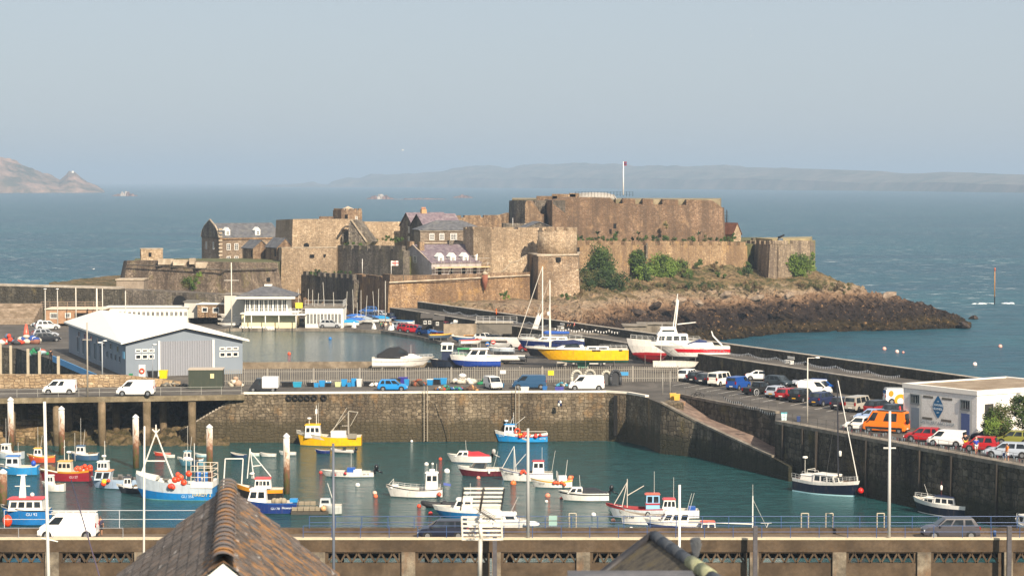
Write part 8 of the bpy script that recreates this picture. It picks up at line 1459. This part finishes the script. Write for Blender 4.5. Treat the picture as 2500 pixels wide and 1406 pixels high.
def bunting(label, pts, D_z, col=('#e9e6e0',), sp=.42, sag=.18, sz=.3):
    b = MB(); k = 0
    for p, q in zip(pts, pts[1:]):
        L = (q - p).length; n = int(L / sp); d = (q - p) / L
        for i in range(n):
            a = p.lerp(q, i / n); a = a - V((0, 0, sag * 4 * (i / n) * (1 - i / n))); w_ = d * sz * .5; k += 1; b.add([a - w_, a + w_, a + V((R.uniform(-.05, .05), 0, -sz * 1.3))], [(0, 1, 2)], k % len(col))
    tag(b.build('bunting', [paint(c, .7, 0) for c in col]), label, 'bunting', 'strings of bunting')
def chain(pa, pb, n, z, D=None): return [pa.lerp(pb, i / n) + V((0, 0, z)) for i in range(n + 1)]
bunting('white bunting string along the promenade above the car park', chain(V((inner(350) + .3, 350, 8.6)), V((inner(285) + .3, 285, 8.6)), 9, 1.2), 0, sag=.4)
bunting('white bunting string along the car park edge railing over the slipway', chain(RW[1], FW[0], 3, 1.1), 0, ('#e9e6e0', '#2a2a2c'), sag=.3); FE = FW[0] + (FW[1] - FW[0]) * .30
bunting('white and red bunting along the quay railing below the row of cars', chain(FE, FW[1] + V((1, -2, 0)), 8, 1.0), 0, ('#e9e6e0', '#dcd8d0', '#c06a6a', '#3a3c40'), sag=.35)
bunting('white bunting on the rounded promenade end', chain(V((XX(1355, 380), 377, 9.6)), V((XX(1520, 372), 371, 9.6)), 5, .1), 0, sag=.3); bunting('white bunting along the promenade near the orange lifebuoy', chain(V((inner(430) + .4, 430, 8.6)), V((inner(385) + .4, 385, 8.6)), 6, 1.2), 0, sag=.4)
railing('quay_railing', 'thin dark railing along the edge of the car park above the quay wall', [v + V((.15, .3, .12)) for v in (FW[0], FW[1] + (FW[2] - FW[1]) * .15)], 1.05, 1.75, (1, .5), '#6a665e', .018)
railing('quay_railing', 'thin dark railing above the slipway retaining wall', [v + V((.2, .3, .3)) for v in (RW[0], RW[1], RW[2])], 1.0, 1.9, (1, .5), '#6a665e', .018)
# car park bays
b = MB(); L1 = [(1655 + k * 27.5, 939 + k * 4.9) for k in range(9)] + [(1885 + k * 29, 976 + k * 5.2) for k in range(9)]
for px, py in L1: p = G(px, py, Q); d = V((cos(radians(58)), sin(radians(58)), 0)); nn = V((-d.y, d.x, 0)) * .06; a, c_ = p - d * 1.5, p + d * 4.2; b.add([(v.x, v.y, Q + .005) for v in (a + nn, a - nn, c_ - nn, c_ + nn)], [(0, 1, 2, 3)])
for px, py in [(1850 + k * 42, 934 + k * 8.5) for k in range(8)]: p = G(px, py, Q); d = V((cos(radians(-35)), sin(radians(-35)), 0)) if 0 else V((.9, .42, 0)); nn = V((-d.y, d.x, 0)) * .06; c_ = p + d * 4; b.add([(v.x, v.y, Q + .005) for v in (p + nn, p - nn, c_ - nn, c_ + nn)], [(0, 1, 2, 3)])
tag(b.build('bay_lines', [paint('#cfcac0', .8, .4)]), 'white painted parking bay lines in the car park', None, None, 'structure')
for px, py, c_, lb in ((1640, 975, '#e0b04a', 'left yellow box at the top of the slipway'), (1650, 977, '#e0b04a', 'right yellow box at the top of the slipway')): binn(lb, px + 3, py, 15, 15, c_, name='yellow_box', group=None, cat='box')
binn('white and turquoise kiosk box on the quay edge below the car park', 1915, 1026, 14, 19, '#cfe4e4', '#4ab4c0', name='info_box', group=None, cat='box'); binn('blue litter bin beside the turquoise box', 1950, 1029, 9, 13, '#2a3f70', name='litter_bin', group=None); binn('small brown hut like box on the slipway', 1668, 989, 12, 9, '#9a7a60', name='small_crate', group=None, z=5.8)
for px, py, lb in ((1618, 963, 'thin post left of the slipway top'), (1636, 960, 'thin post with a pale notice right of the slipway top')): p = G(px, py, Q); pole('sign_post', lb, 'post', p, 2.9, .04, '#b9b4a8', group='thin posts by the slipway')
t = thing('bicycle', 'black bicycle locked to the railing at the head of the slipway', 'bicycle', tuple(G(1703, 973, Q)), .1); 
for x in (-.5, .5): b = MB(); b.torus((x, 0, .34), .33, .03, 'y', 16, 4); b.build('wheel', [dark], t)
b = MB(); b.path([(-.5, 0, .34), (-.15, 0, .36), (.35, 0, .8), (.5, 0, .34)], .03); b.path([(-.5, 0, .34), (-.2, 0, .85), (.35, 0, .8)], .03); b.path([(-.15, 0, .36), (-.22, 0, .95)], .03); b.tube((.35, -.2, 1.0), (.35, .2, 1.0), .02); b.build('frame', [dark], t)
for k, (px, py) in enumerate(((864, 800), (913, 803), (1063 - 110, 806), (959, 805), (989, 767), (1005, 770))): b = MB(); b.lathe((0, 0, 0), [(.45, 0), (.4, .25), (.18, .9), (.1, 1.1)], 4, smooth=False); o = b.build('marker_block', [paint('#e9e6e0', .6, .1)]); o.location = G(px, py, Q); tag(o, 'white tapered marker block, %s along the pond edge' % ('first from the left', 'second', 'third', 'fourth', 'fifth', 'last')[k], 'marker block', 'white marker blocks by the pond')
b = MB(); b.lathe((0, 0, 0), [(.4, 0), (.35, .4), (.12, 1.5)], 8); o = b.build('red_buoy_tower', [paint('#d8604a')]); o.location = G(64, 822, Q); o.scale = (1.5, 1.5, 1.5); tag(o, 'tall orange red topped lifeboat tower at the far left', 'beacon')
for k, (px, py, w_, h_, cs, lb) in enumerate(((20, 842, 60, 26, ('#5a6a80', '#c8c4bc', '#d8452c', '#3a3c40'), 'jumble of boats and gear at the far left of the quay'), (65, 840, 50, 30, ('#2a4a90', '#c9c2b0', '#8a5a48', '#e0dcd2'), 'blue and cream gear beside the orange tower'), (90, 868, 40, 22, ('#1f7a50', '#d8552c', '#9ab0b8', '#3c4a44'), 'green and orange nets at the end of the dock wall'), (95, 798, 40, 16, ('#dcdcd6', '#5a4a44', '#b9c4c8'), 'pile of covered boats behind the shed corner'), (800, 798, 90, 10, ('#4a4640', '#8a8478', '#2a3038'), 'dark small craft under the balcony'), (1100, 828, 60, 12, ('#c84a3c', '#2c5090', '#e0a040', '#c8c4ba'), 'red and white traffic barriers and dinghy gear by the pond'), (1150, 820, 60, 14, ('#3a3c40', '#8a9096', '#b9b4aa'), 'trailers and gear below the racks'))): heap(lb, px, py, w_, h_, cs, 26)
for px, y, lb in ((983, 763, 'blue'),): rib('blue grey inflatable with orange nose on the promenade corner', px, 750, 0, 3.5, '#5f9ac0', 8.7)
# lifebuoys on promenade wall
t = thing('lifebuoy_post', 'orange lifebuoy housing on the promenade wall below the castle', 'lifebuoy'); p = V((outer(418) - .3, 418, 10.0)); b = MB(); b.lathe(p, [(.05, -.1), (.55, -.08), (.55, .08), (.05, .1)], 12, axis='x'); b.build('ring', [paint('#e8641c', .5)], t)

t = thing('tiled_roof', 'steep old tiled house roof with orange lichen in the lower left foreground', 'house roof'); DF, DN = 42.0, 33.4
rf, rn = at(556, 1182, DF), at(556, 1372, DN); rn.x = at(545, 1372, DN).x; sl_ = .82; hw = 6.2
n = NT('lichen_tiles'); w1 = n.noise(n.map((2, 2, 2)), 1, 8, .7); col = n.ramp(n.noise(n.co, 3.5, 8, .75), (.35, (.03, .025, .021)), (.5, (.092, .074, .062)), (.7, (.20, .165, .145)))
sep = n.sep(0); rt_ = n.math('GREATER_THAN', sep, (rf.x + rn.x) / 2)
li = n.math('MULTIPLY', n.ramp(n.noise(n.map((2.6, 2.6, 2.6)), 1, 8, .75), (.50, 0.0), (.60, .85)), n.math('ADD', n.math('MULTIPLY', rt_, .72), .12)); col = n.mix(li, col, (.40, .175, .03)); col = n.mix(n.ramp(n.noise(n.map((6, 1.5, 6)), 1, 4, .6), (.66, 0.0), (.70, .7)), col, (.5, .46, .42)); n.bump(w1, .5, .04); tm = n.out(col=col, rough=.95)
for sd in (-1, 1):
    b = MB(); rows, colsn = 34, 26
    for i in range(rows):
        for j in range(colsn):
            u0, u1 = i / rows, (i + 1.25) / rows; v0, v1 = (j + (i % 2) * .5) / colsn, (j + (i % 2) * .5 + .97) / colsn; v1 = min(v1, 1); 
            if v0 >= 1: continue
            def pt(u, v, up): r = rf.lerp(rn, v); return V((r.x + sd * hw * u, r.y, r.z - hw * sl_ * u + up))
            lift = .025 + R.uniform(0, .012); q = [pt(u0, v0, .0), pt(u0, v1, .0), pt(u1, v1, lift), pt(u1, v0, lift)]; e = [pt(u1, v0, lift - .03), pt(u1, v1, lift - .03)]
            b.add(q + e, [(0, 1, 2, 3) if sd < 0 else (3, 2, 1, 0), (3, 2, 5, 4)])
    b.build('tile_slope', [tm], t, fixn=False)
n = NT('ridge_tile'); c_ = n.mix(n.ramp(n.noise(n.map((3, 3, 3)), 1, 7, .75), (.50, 0.0), (.6, .9)), (.12, .105, .10), (.40, .17, .025)); rm_ = n.out(col=c_, rough=.9)
for k in range(20):
    a, c = rf.lerp(rn, k / 20 - .004), rf.lerp(rn, (k + 1) / 20); b = MB(); b.loft([[tuple(p + V((.19 * s_ * cos(q * pi / 8), 0, .15 * s_ * sin(q * pi / 8) - .02))) for q in range(9)] for p, s_ in ((a, .92), (c, 1.04))], close=False, cap=False, smooth=True); b.build('ridge_tile', [rm_], t)
b = MB(); g0 = rn + V((0, -.03, -.015)); b.add([g0, g0 + V((-5, 0, -5 * sl_)), g0 + V((5, 0, -5 * sl_)), g0 + V((0, 8.4, 0)) + V((rf.x - rn.x, 0, rf.z - rn.z)), g0 + V((-5 + rf.x - rn.x, 8.4, -5 * sl_ + rf.z - rn.z)), g0 + V((5 + rf.x - rn.x, 8.4, -5 * sl_ + rf.z - rn.z))], [(0, 1, 2), (5, 4, 3)]); b.build('gable_wall', [paint('#e8e4da', .8, .2)], t)
# right slate roof
t = thing('slate_roof', 'dark slate roof with lichen covered ridge tiles in the lower centre right foreground', 'house roof'); DA, DB = 40.0, 34.5; ap, en = at(1598, 1306, DA), at(1765, 1425, DB); lf = at(1478, 1397, DA - .5)
sm_ = plain('mossy_slate', (.045, .04, .032), (.15, .13, .105), 3.0, .9, stain=(.10, .075, .02), st=(3, 3, 3))
b = MB(); vl = lf - ap; b.add([ap, ap + vl * 2.2, en + vl * 2.2, en], [(0, 1, 2, 3)]); b.add([ap, en, en + V((1.3, 1.2, -1.6)), ap + V((1.3, 1.2, -1.6))], [(0, 1, 2, 3)]); b.build('slope', [sm_], t)
b = MB(); b.tube(ap + V((-.03, .02, .0)), ap + vl * 1.8, .09, n=6); b.build('verge', [paint('#23242a', .6, .2)], t)
lm = plain('yellow_lichen', (.25, .26, .15), (.40, .40, .26), 6, .95)
for k in range(7):
    a, c = ap.lerp(en, k / 7), ap.lerp(en, (k + .96) / 7); b = MB(); b.tube(a + V((0, 0, -.02)), c + V((0, 0, -.02)), .105 if k not in (4, 5) else .12, n=10); b.build('ridge_tile', [lm if k in (4, 5) else paint('#3c4148', .7, .3)], t)
t = thing('ridge_finial', 'grey bristly brush shaped finial standing on the slate roof ridge', 'finial', tuple(at(1699, 1366, 37.2))); b = MB(); rq = random.Random(5)
for k in range(340): a, rr_ = rq.uniform(0, 2 * pi), rq.uniform(.02, .115); z = rq.uniform(.1, .38); r2 = rr_ * (1 - max(0, (z - .26) / .12) ** 2 * .5) * (z + .12) * 2.2; b.tube((.03 * cos(a), .03 * sin(a), .03), (r2 * cos(a), r2 * sin(a), z), .009, n=3, cap=False)
b.build('bristles', [paint('#787c80', .9, .3)], t); b = MB(); b.tube((0, 0, -.1), (0, 0, .15), .045, n=8); b.build('stem', [dark], t)
b = MB(); p, q = at(1385, 1392, 30), at(1690, 1404, 30); b.box(p.x, 28, p.z - .5, q.x, 30, p.z); tag(b.build('flat_roof', [plain('lead_roof', (.09, .09, .095), (.16, .15, .15), 2, .6)]), 'edge of a grey flat lead roof at the bottom centre', 'flat roof')
# aerial
DA = 48.0; t = thing('television_aerial', 'large white slatted television aerial on a pole in the foreground', 'aerial'); aw, ab = paint('#e4dccc', .5, .3), paint('#1a1a1c', .6); X_ = lambda px, y, d=0: at(px, y, DA + d)
for (xa, xb, ya, yb, nn, slx, dd) in ((1132, 1231, 1192, 1243, 6, -8, .0), (1127, 1224, 1262, 1316, 6, 2, .0)):
    for k in range(nn):
        f = k / (nn - 1); y = ya + (yb - ya) * f; s_ = slx * f; p, q = X_(xa + s_, y), X_(xb + s_, y); b = MB(); b.box(p.x, p.y, p.z - .02, q.x, p.y + .02, p.z + .02); b.build('slat', [aw], t)
    for x in (xa, xb): b = MB(); b.tube(X_(x, ya - 1), X_(x + slx, yb + 2), .018, n=5); b.build('side_bar', [ab if slx < 0 else aw], t)
b = MB(); b.tube(X_(1181, 1190), X_(1171, 1250), .025, n=6); b.build('spine', [ab], t)
b = MB(); b.tube(X_(1170, 1268), X_(1176, 1320), .04, n=6); b.build('bracket', [aw], t)
b = MB(); b.tube(X_(1173, 1315), X_(1171, 1420), .045, n=8); b.build('pole', [paint('#b9b4aa', .4, .2)], t); b = MB(); b.tube(X_(1172, 1248), X_(1205, 1268, -1.2), .02, n=5); b.build('boom', [ab], t)
for k in range(8): p = X_(1172, 1248).lerp(X_(1205, 1268, -1.2), k / 8); b = MB(); b.tube(p + V((-.08, 0, .06)), p + V((.08, 0, -.06)), .01, n=4); b.tube(p + V((-.08, 0, -.06)), p + V((.08, 0, .06)), .01, n=4); b.build('dipole', [paint('#6a6660', .5)], t)
# gulls
for px, py, D, lb in ((228, 657, 400, 'white gull gliding over the sea at the left of the bastion'), (1833, 71, 300, 'upper of two tiny gulls high in the sky'), (1833, 89, 300, 'lower of two tiny gulls high in the sky'), (983, 367, 500, 'lone tiny gull above the horizon'), (1876, 515, 700, 'white gull over the sea right of the citadel')):
    t = thing('gull', lb, 'gull', tuple(at(px, py, D)), R.uniform(0, 3), 'gulls in flight'); t.scale = (.6,) * 3 if D == 300 else (1,) * 3; b = MB(); b.loft([[(x, r * cos(a), r * sin(a)) for a in [k * pi / 3 for k in range(6)]] for x, r in ((-.28, .02), (-.1, .07), (.1, .08), (.24, .05), (.34, .01))], smooth=True); b.build('body', [paint(WH, .7, 0)], t)
    for sd in (-1, 1): b = MB(); b.add([(-.06, sd * .05, 0), (.1, sd * .05, 0), (.12, sd * .35, .14), (-.02, sd * .35, .13), (-.1, sd * .7, .04)], [(0, 1, 2, 3), (3, 2, 4)]); b.build('wing', [paint('#c4c8cc', .7, 0)], t)
LM = {'dark': leafmat('ivy_dark', (.014, .028, .010), (.035, .06, .018), (.07, .10, .03)), 'mid': leafmat('leaf_mid', (.03, .05, .012), (.06, .10, .022), (.12, .17, .04)), 'bright': leafmat('leaf_bright', (.07, .12, .02), (.14, .21, .035), (.26, .32, .08)), 'olive': leafmat('leaf_olive', (.04, .04, .015), (.10, .095, .035), (.17, .15, .06)), 'dry': leafmat('scrub_dry', (.06, .04, .02), (.13, .09, .045), (.22, .155, .08)), 'straw': leafmat('straw', (.16, .12, .05), (.28, .22, .10), (.40, .33, .17))}
def leaves(name, label, c, rx, ry, rz, n, leaf, mats, cat='bush', group=None, lumps=None, flat=0.0, shape=None):
    b = MB(); q = random.Random(sum(map(ord, label))); L = lumps or max(5, int(n / 60)); C_ = []
    for k in range(L):
        while 1:
            u = V((q.uniform(-1, 1), q.uniform(-1, 1), q.uniform(-1, 1)))
            if u.length < 1 and (not shape or shape(u)): break
        C_.append((V((u.x * rx, u.y * ry, u.z * rz)), q.uniform(.16, .38) * min(rx, rz), q.randrange(len(mats))))
    for i in range(n):
        o, r, mi = C_[i % L]; d = V((q.gauss(0, 1), q.gauss(0, 1) * min(1, ry / rx * 1.5), q.gauss(0, 1))) * r * .62; p = o + d; s_ = leaf * q.uniform(.6, 1.4)
        a = V((q.uniform(-1, 1), q.uniform(-1, 1), q.uniform(-1, 1))).normalized(); e = a.orthogonal().normalized(); b.add([p - a * s_ * .5, p + e * s_ * .32, p + a * s_ * .5, p - e * s_ * .32], [(0, 1, 2, 3)], mi)
    o = b.build(name, [LM[m] for m in mats]); o.location = c; return tag(o, label, cat, group)
def lv(name, label, px, y0, y1, wpx, D, n, mats, leaf=.42, ry=None, cat='bush', group=None, **k):
    c = at(px, (y0 + y1) / 2, D); s = D / F; return leaves(name, label, c, wpx * s / 2, ry or max(.6, wpx * s * .2), (y1 - y0) * s / 2, n, leaf, mats, cat, group, **k)
I = dict(cat='ivy', group='ivy on the castle walls')
lv('ivy', 'tall dark green ivy mass just right of the round tower', 1466, 604, 716, 96, 503, 9000, ('dark', 'mid', 'mid'), ry=2.4, shape=lambda u: abs(u.x) < .55 + .35 * (-u.z), **I)
lv('ivy', 'broad dark shrub skirt at the foot of the tall ivy', 1478, 664, 718, 130, 498, 6500, ('dark', 'dark', 'olive'), ry=2.2, **I)
lv('ivy', 'slanting bright ivy tongue second from the round tower', 1562, 612, 696, 58, 514, 5200, ('mid', 'bright', 'dark'), ry=1.3, shape=lambda u: abs(u.x + u.z * .6) < .55, **I)
lv('ivy', 'yellow green ivy patch in the middle of the golden wall', 1614, 622, 680, 70, 520, 4200, ('bright', 'mid'), ry=1.2, **I); lv('ivy', 'smaller yellow green ivy patch right of the middle one', 1656, 634, 680, 46, 523, 2400, ('bright', 'olive', 'mid'), ry=1.1, **I)
lv('ivy', 'rounded bright green ivy on the front of the end tower', 1953, 620, 676, 56, 541.5, 3600, ('bright', 'mid'), ry=.7, **I); lv('ivy', 'thin ivy strip on the right flank of the end tower', 1984, 600, 672, 11, 548, 1100, ('mid', 'bright'), ry=1.4, **I)
lv('ivy', 'bright green ivy streak on the left bastion', 485, 652, 694, 11, 465.4, 420, ('bright',), ry=.4, **I); lv('ivy', 'mottled green growth low on the left bastion', 468, 672, 704, 44, 463, 900, ('mid', 'olive'), ry=.5, **I)
for k, (px, y0, y1, w, D, m, lb) in enumerate(((1708, 632, 656, 24, 530, ('dark', 'mid'), 'round dark bush high on the slope below the golden wall'), (1745, 636, 660, 40, 531, ('olive', 'dry'), 'brownish bush right of the round dark one'), (1812, 636, 678, 40, 536, ('dark', 'olive', 'mid'), 'green bush at the left foot of the end tower'), (1680, 664, 690, 40, 522, ('olive', 'mid'), 'olive scrub under the yellow green ivy'), (1765, 662, 680, 44, 527, ('mid', 'olive'), 'low green scrub in mid slope'), (1630, 686, 714, 80, 511, ('dry', 'olive'), 'brown scrub band left on the slope'), (1720, 686, 716, 110, 513, ('dry', 'olive', 'dark'), 'wide dark brown scrub in the middle of the slope'), (1690, 690, 720, 90, 512, ('olive', 'dry', 'dark'), 'heathery scrub above the pale rocks'), (1835, 688, 712, 100, 518, ('dry', 'olive'), 'brown scrub in front of the end tower'), (1990, 682, 716, 90, 530, ('olive', 'dry'), 'large olive brown scrub right of the end tower'), (2050, 690, 716, 60, 533, ('olive', 'dry'), 'trailing scrub going down to the point'), (1560, 690, 716, 60, 505, ('dry', 'olive'), 'dry scrub right of the big ivy skirt'), (1430, 640, 720, 40, 490, ('olive', 'dark'), 'shaded scrub beside the round tower base'), (1230, 712, 730, 26, 476, ('mid', 'bright'), 'small green tuft on the sunlit curtain wall'), (1385, 716, 734, 40, 478, ('olive', 'mid'), 'green tuft at the foot of the tower'))): lv('scrub', lb, px, y0, y1, w, D, int(w * (y1 - y0) * .55), m, leaf=.36, group='scrub on the castle slope')
for k in range(17):
    px = 1412 + k * 23.5; lv('garden_bush', ('large ', 'small ')[k % 2] + ('dark', 'green', 'grey green')[k % 3] + ' garden bush on the citadel terrace, number %d from the round tower' % (k + 1), px, 572 + (k * 7 % 9), 592, 26, 520 + (px - 1409) * .085 + 2.5, 300, (('dark', 'mid'), ('mid', 'olive'), ('dark', 'olive'))[k % 3], leaf=.4, group='garden bushes on the terrace')
for px, y0, y1, w, D, m, lb in ((775, 659, 672, 60, 508, ('dark', 'mid'), 'dark hedge on the ledge of the walled block'), (835, 660, 672, 44, 503, ('mid', 'dark'), 'green hedge right part of the ledge'), (860, 592, 606, 56, 523, ('dark', 'mid'), 'hedge at the foot of the upper bastion arch'), (940, 574, 592, 50, 530, ('mid', 'olive'), 'sunny garden bushes left of the gabled house'), (970, 578, 592, 30, 528, ('dark', 'mid'), 'dark bush beside the gabled house'), (1625, 540, 560, 14, 549, ('olive', 'straw'), 'yellowish bush growing out of the citadel wall'), (1790, 571, 584, 24, 570, ('dark', 'mid'), 'dark bush before the red roofed house')): lv('hedge', lb, px, y0, y1, w, D, 420, m, leaf=.34, group='hedges inside the castle')
def palm(label, p, h, r, n=16, m='dark', droop=.5, group='palms on the terrace'):
    t = thing('palm', label, 'palm', tuple(p), 0, group); b = MB(); b.tube((0, 0, -.5), (0, 0, h), .14, .1, 7); b.build('trunk', [paint('#5a4632', .9, .4)], t); b = MB(); q = random.Random(int(p.x * 10))
    for k in range(n):
        a = 2 * pi * k / n + q.uniform(-.2, .2); e = q.uniform(.2, 1.3); pr = None
        for j in range(7):
            f = j / 6; d = r * f; z = h + sin(e) * d - droop * d * d / r; c = V((cos(a) * d * cos(e * .6), sin(a) * d * cos(e * .6), z)); w_ = V((-sin(a), cos(a), 0)) * r * .11 * (1 - f) ** .6
            if pr: b.add([pr[0], pr[1], c + w_, c - w_], [(0, 1, 2, 3)])
            pr = (c - w_, c + w_)
    b.build('fronds', [LM[m]], t)
for px, lb in ((1459, 'left palm on the citadel terrace'), (1505, 'second palm on the citadel terrace'), (1559, 'third palm on the citadel terrace'), (1706, 'right palm on the citadel terrace')): palm(lb, at(px, 584, 533), 1.2, 1.7)
t = thing('norfolk_pine', 'slender tiered pine behind the right end of the citadel', 'tree', tuple(at(1774, 552, 588))); b = MB(); b.tube((0, 0, -3), (0, 0, 4.2), .16, .05, 6); b.build('trunk', [paint('#4a3a2a', .9)], t); b = MB(); q = random.Random(2)
for k in range(11):
    z = .3 + k * .36; r = 1.45 * (1 - k / 12)
    for j in range(9): a = j * .7 + k; c = V((cos(a) * r, sin(a) * r, z + .15)); w_ = V((-sin(a), cos(a), 0)) * .12; b.add([V((0, 0, z)) - w_, V((0, 0, z)) + w_, c + w_, c - w_], [(0, 1, 2, 3)])
b.build('crown', [LM['olive']], t)
lv('shrub', 'large green bush against the right face of the white building', 2440, 985, 1062, 70, 240, 5200, ('mid', 'olive', 'mid'), leaf=.2, ry=1.3, group='bushes beside the white building'); lv('shrub', 'taller dark leaved bush at the right edge beside the white building', 2492, 962, 1050, 56, 241, 4200, ('olive', 'dark', 'mid'), leaf=.2, ry=1.2, group='bushes beside the white building'); lv('shrub', 'low bright bush in front of the taller ones', 2418, 1020, 1064, 40, 238.5, 2200, ('bright', 'mid'), leaf=.18, ry=.8, group='bushes beside the white building')
palm('spiky green yucca in front of the bushes', G(2440, 1068, Q), .5, 1.3, 22, 'mid', .35, 'yuccas'); palm('straw coloured spiky yucca right of the green one', G(2470, 1072, Q), .4, 1.2, 22, 'straw', .5, 'yuccas')
lv('grass_tuft', 'green tuft growing on the promenade wall', 1786, 888, 895, 8, 334, 120, ('bright',), leaf=.2)
# loose boulders along the tide line
bm_ = plain('boulder_rock', (.16, .115, .08), (.44, .34, .25), 1.2, .95, stain=(.06, .045, .035), st=(2, 2, 2))
bd_ = plain('dark_boulder_rock', (.03, .022, .018), (.09, .065, .05), 1.2, .95); q = random.Random(11); PB = []
for k in range(5):
    b = MB(); b.ball((0, 0, 0), 1, 7, 5, 0, .7); b.v = [tuple(V(v) * (1 + .45 * noise.noise(V(v) * 1.3 + V((k * 7, 0, 0))))) for v in b.v]; b.sm = [False] * len(b.f); PB.append(b)
for k, (px, py, z, s_, lb) in enumerate([(1772, 720, 9.4, 1.1, 'tall pale boulder standing above the rocks in mid slope'), (1655, 735, 8.4, 1.2, 'grey boulder left on the pale rock band'), (1705, 740, 8.0, 1.0, 'rounded boulder on the pale rock band'), (1600, 748, 7.5, 1.2, 'brown boulder below the dry scrub'), (1850, 728, 8.5, 1.1, 'pale boulder under the end tower'), (1925, 722, 8.6, 1.0, 'beige boulder right of the tower foot'), (2090, 706, 7.8, 1.4, 'pointed grey outcrop on the ridge towards the point'), (2168, 722, 6.6, 1.5, 'orange lichen covered outcrop on the point'), (2240, 748, 4.2, 1.3, 'dark outcrop near the end of the point'), (2300, 768, 2.6, 1.2, 'low dark rock near the tip'), (2355, 795, .6, 1.2, 'brown rock at the very tip of the point'), (2376, 778, 0, 1.3, 'small dark rock in the water beyond the tip'), (1560, 765, 6.2, 1.3, 'dark boulder low at the left of the headland'), (1480, 745, 7.6, 1.2, 'brown boulder by the tower slope')]):
    o = PB[k % 5].build('boulder', [bd_ if 'dark' in lb or 'brown' in lb else bm_]); o.location = G(px, py, z); o.scale = (s_ * 1.4, s_, s_); o.rotation_euler = (0, .3, q.uniform(0, 6)); tag(o, lb, 'boulder', 'boulders on the headland')
b = MB(); 
for k in range(22): p = G((2393 if k % 2 else 2462) + q.gauss(0, 9), 741 + q.gauss(0, 1.4), .02); b.ball(p, .34, 6, 4, 0, .3, 2.2, 1.2)
tag(b.build('breaking_wave', [paint('#dfe6e8', .8, 0)]), 'white breaking water around the orange beacon', None, None, 'stuff')
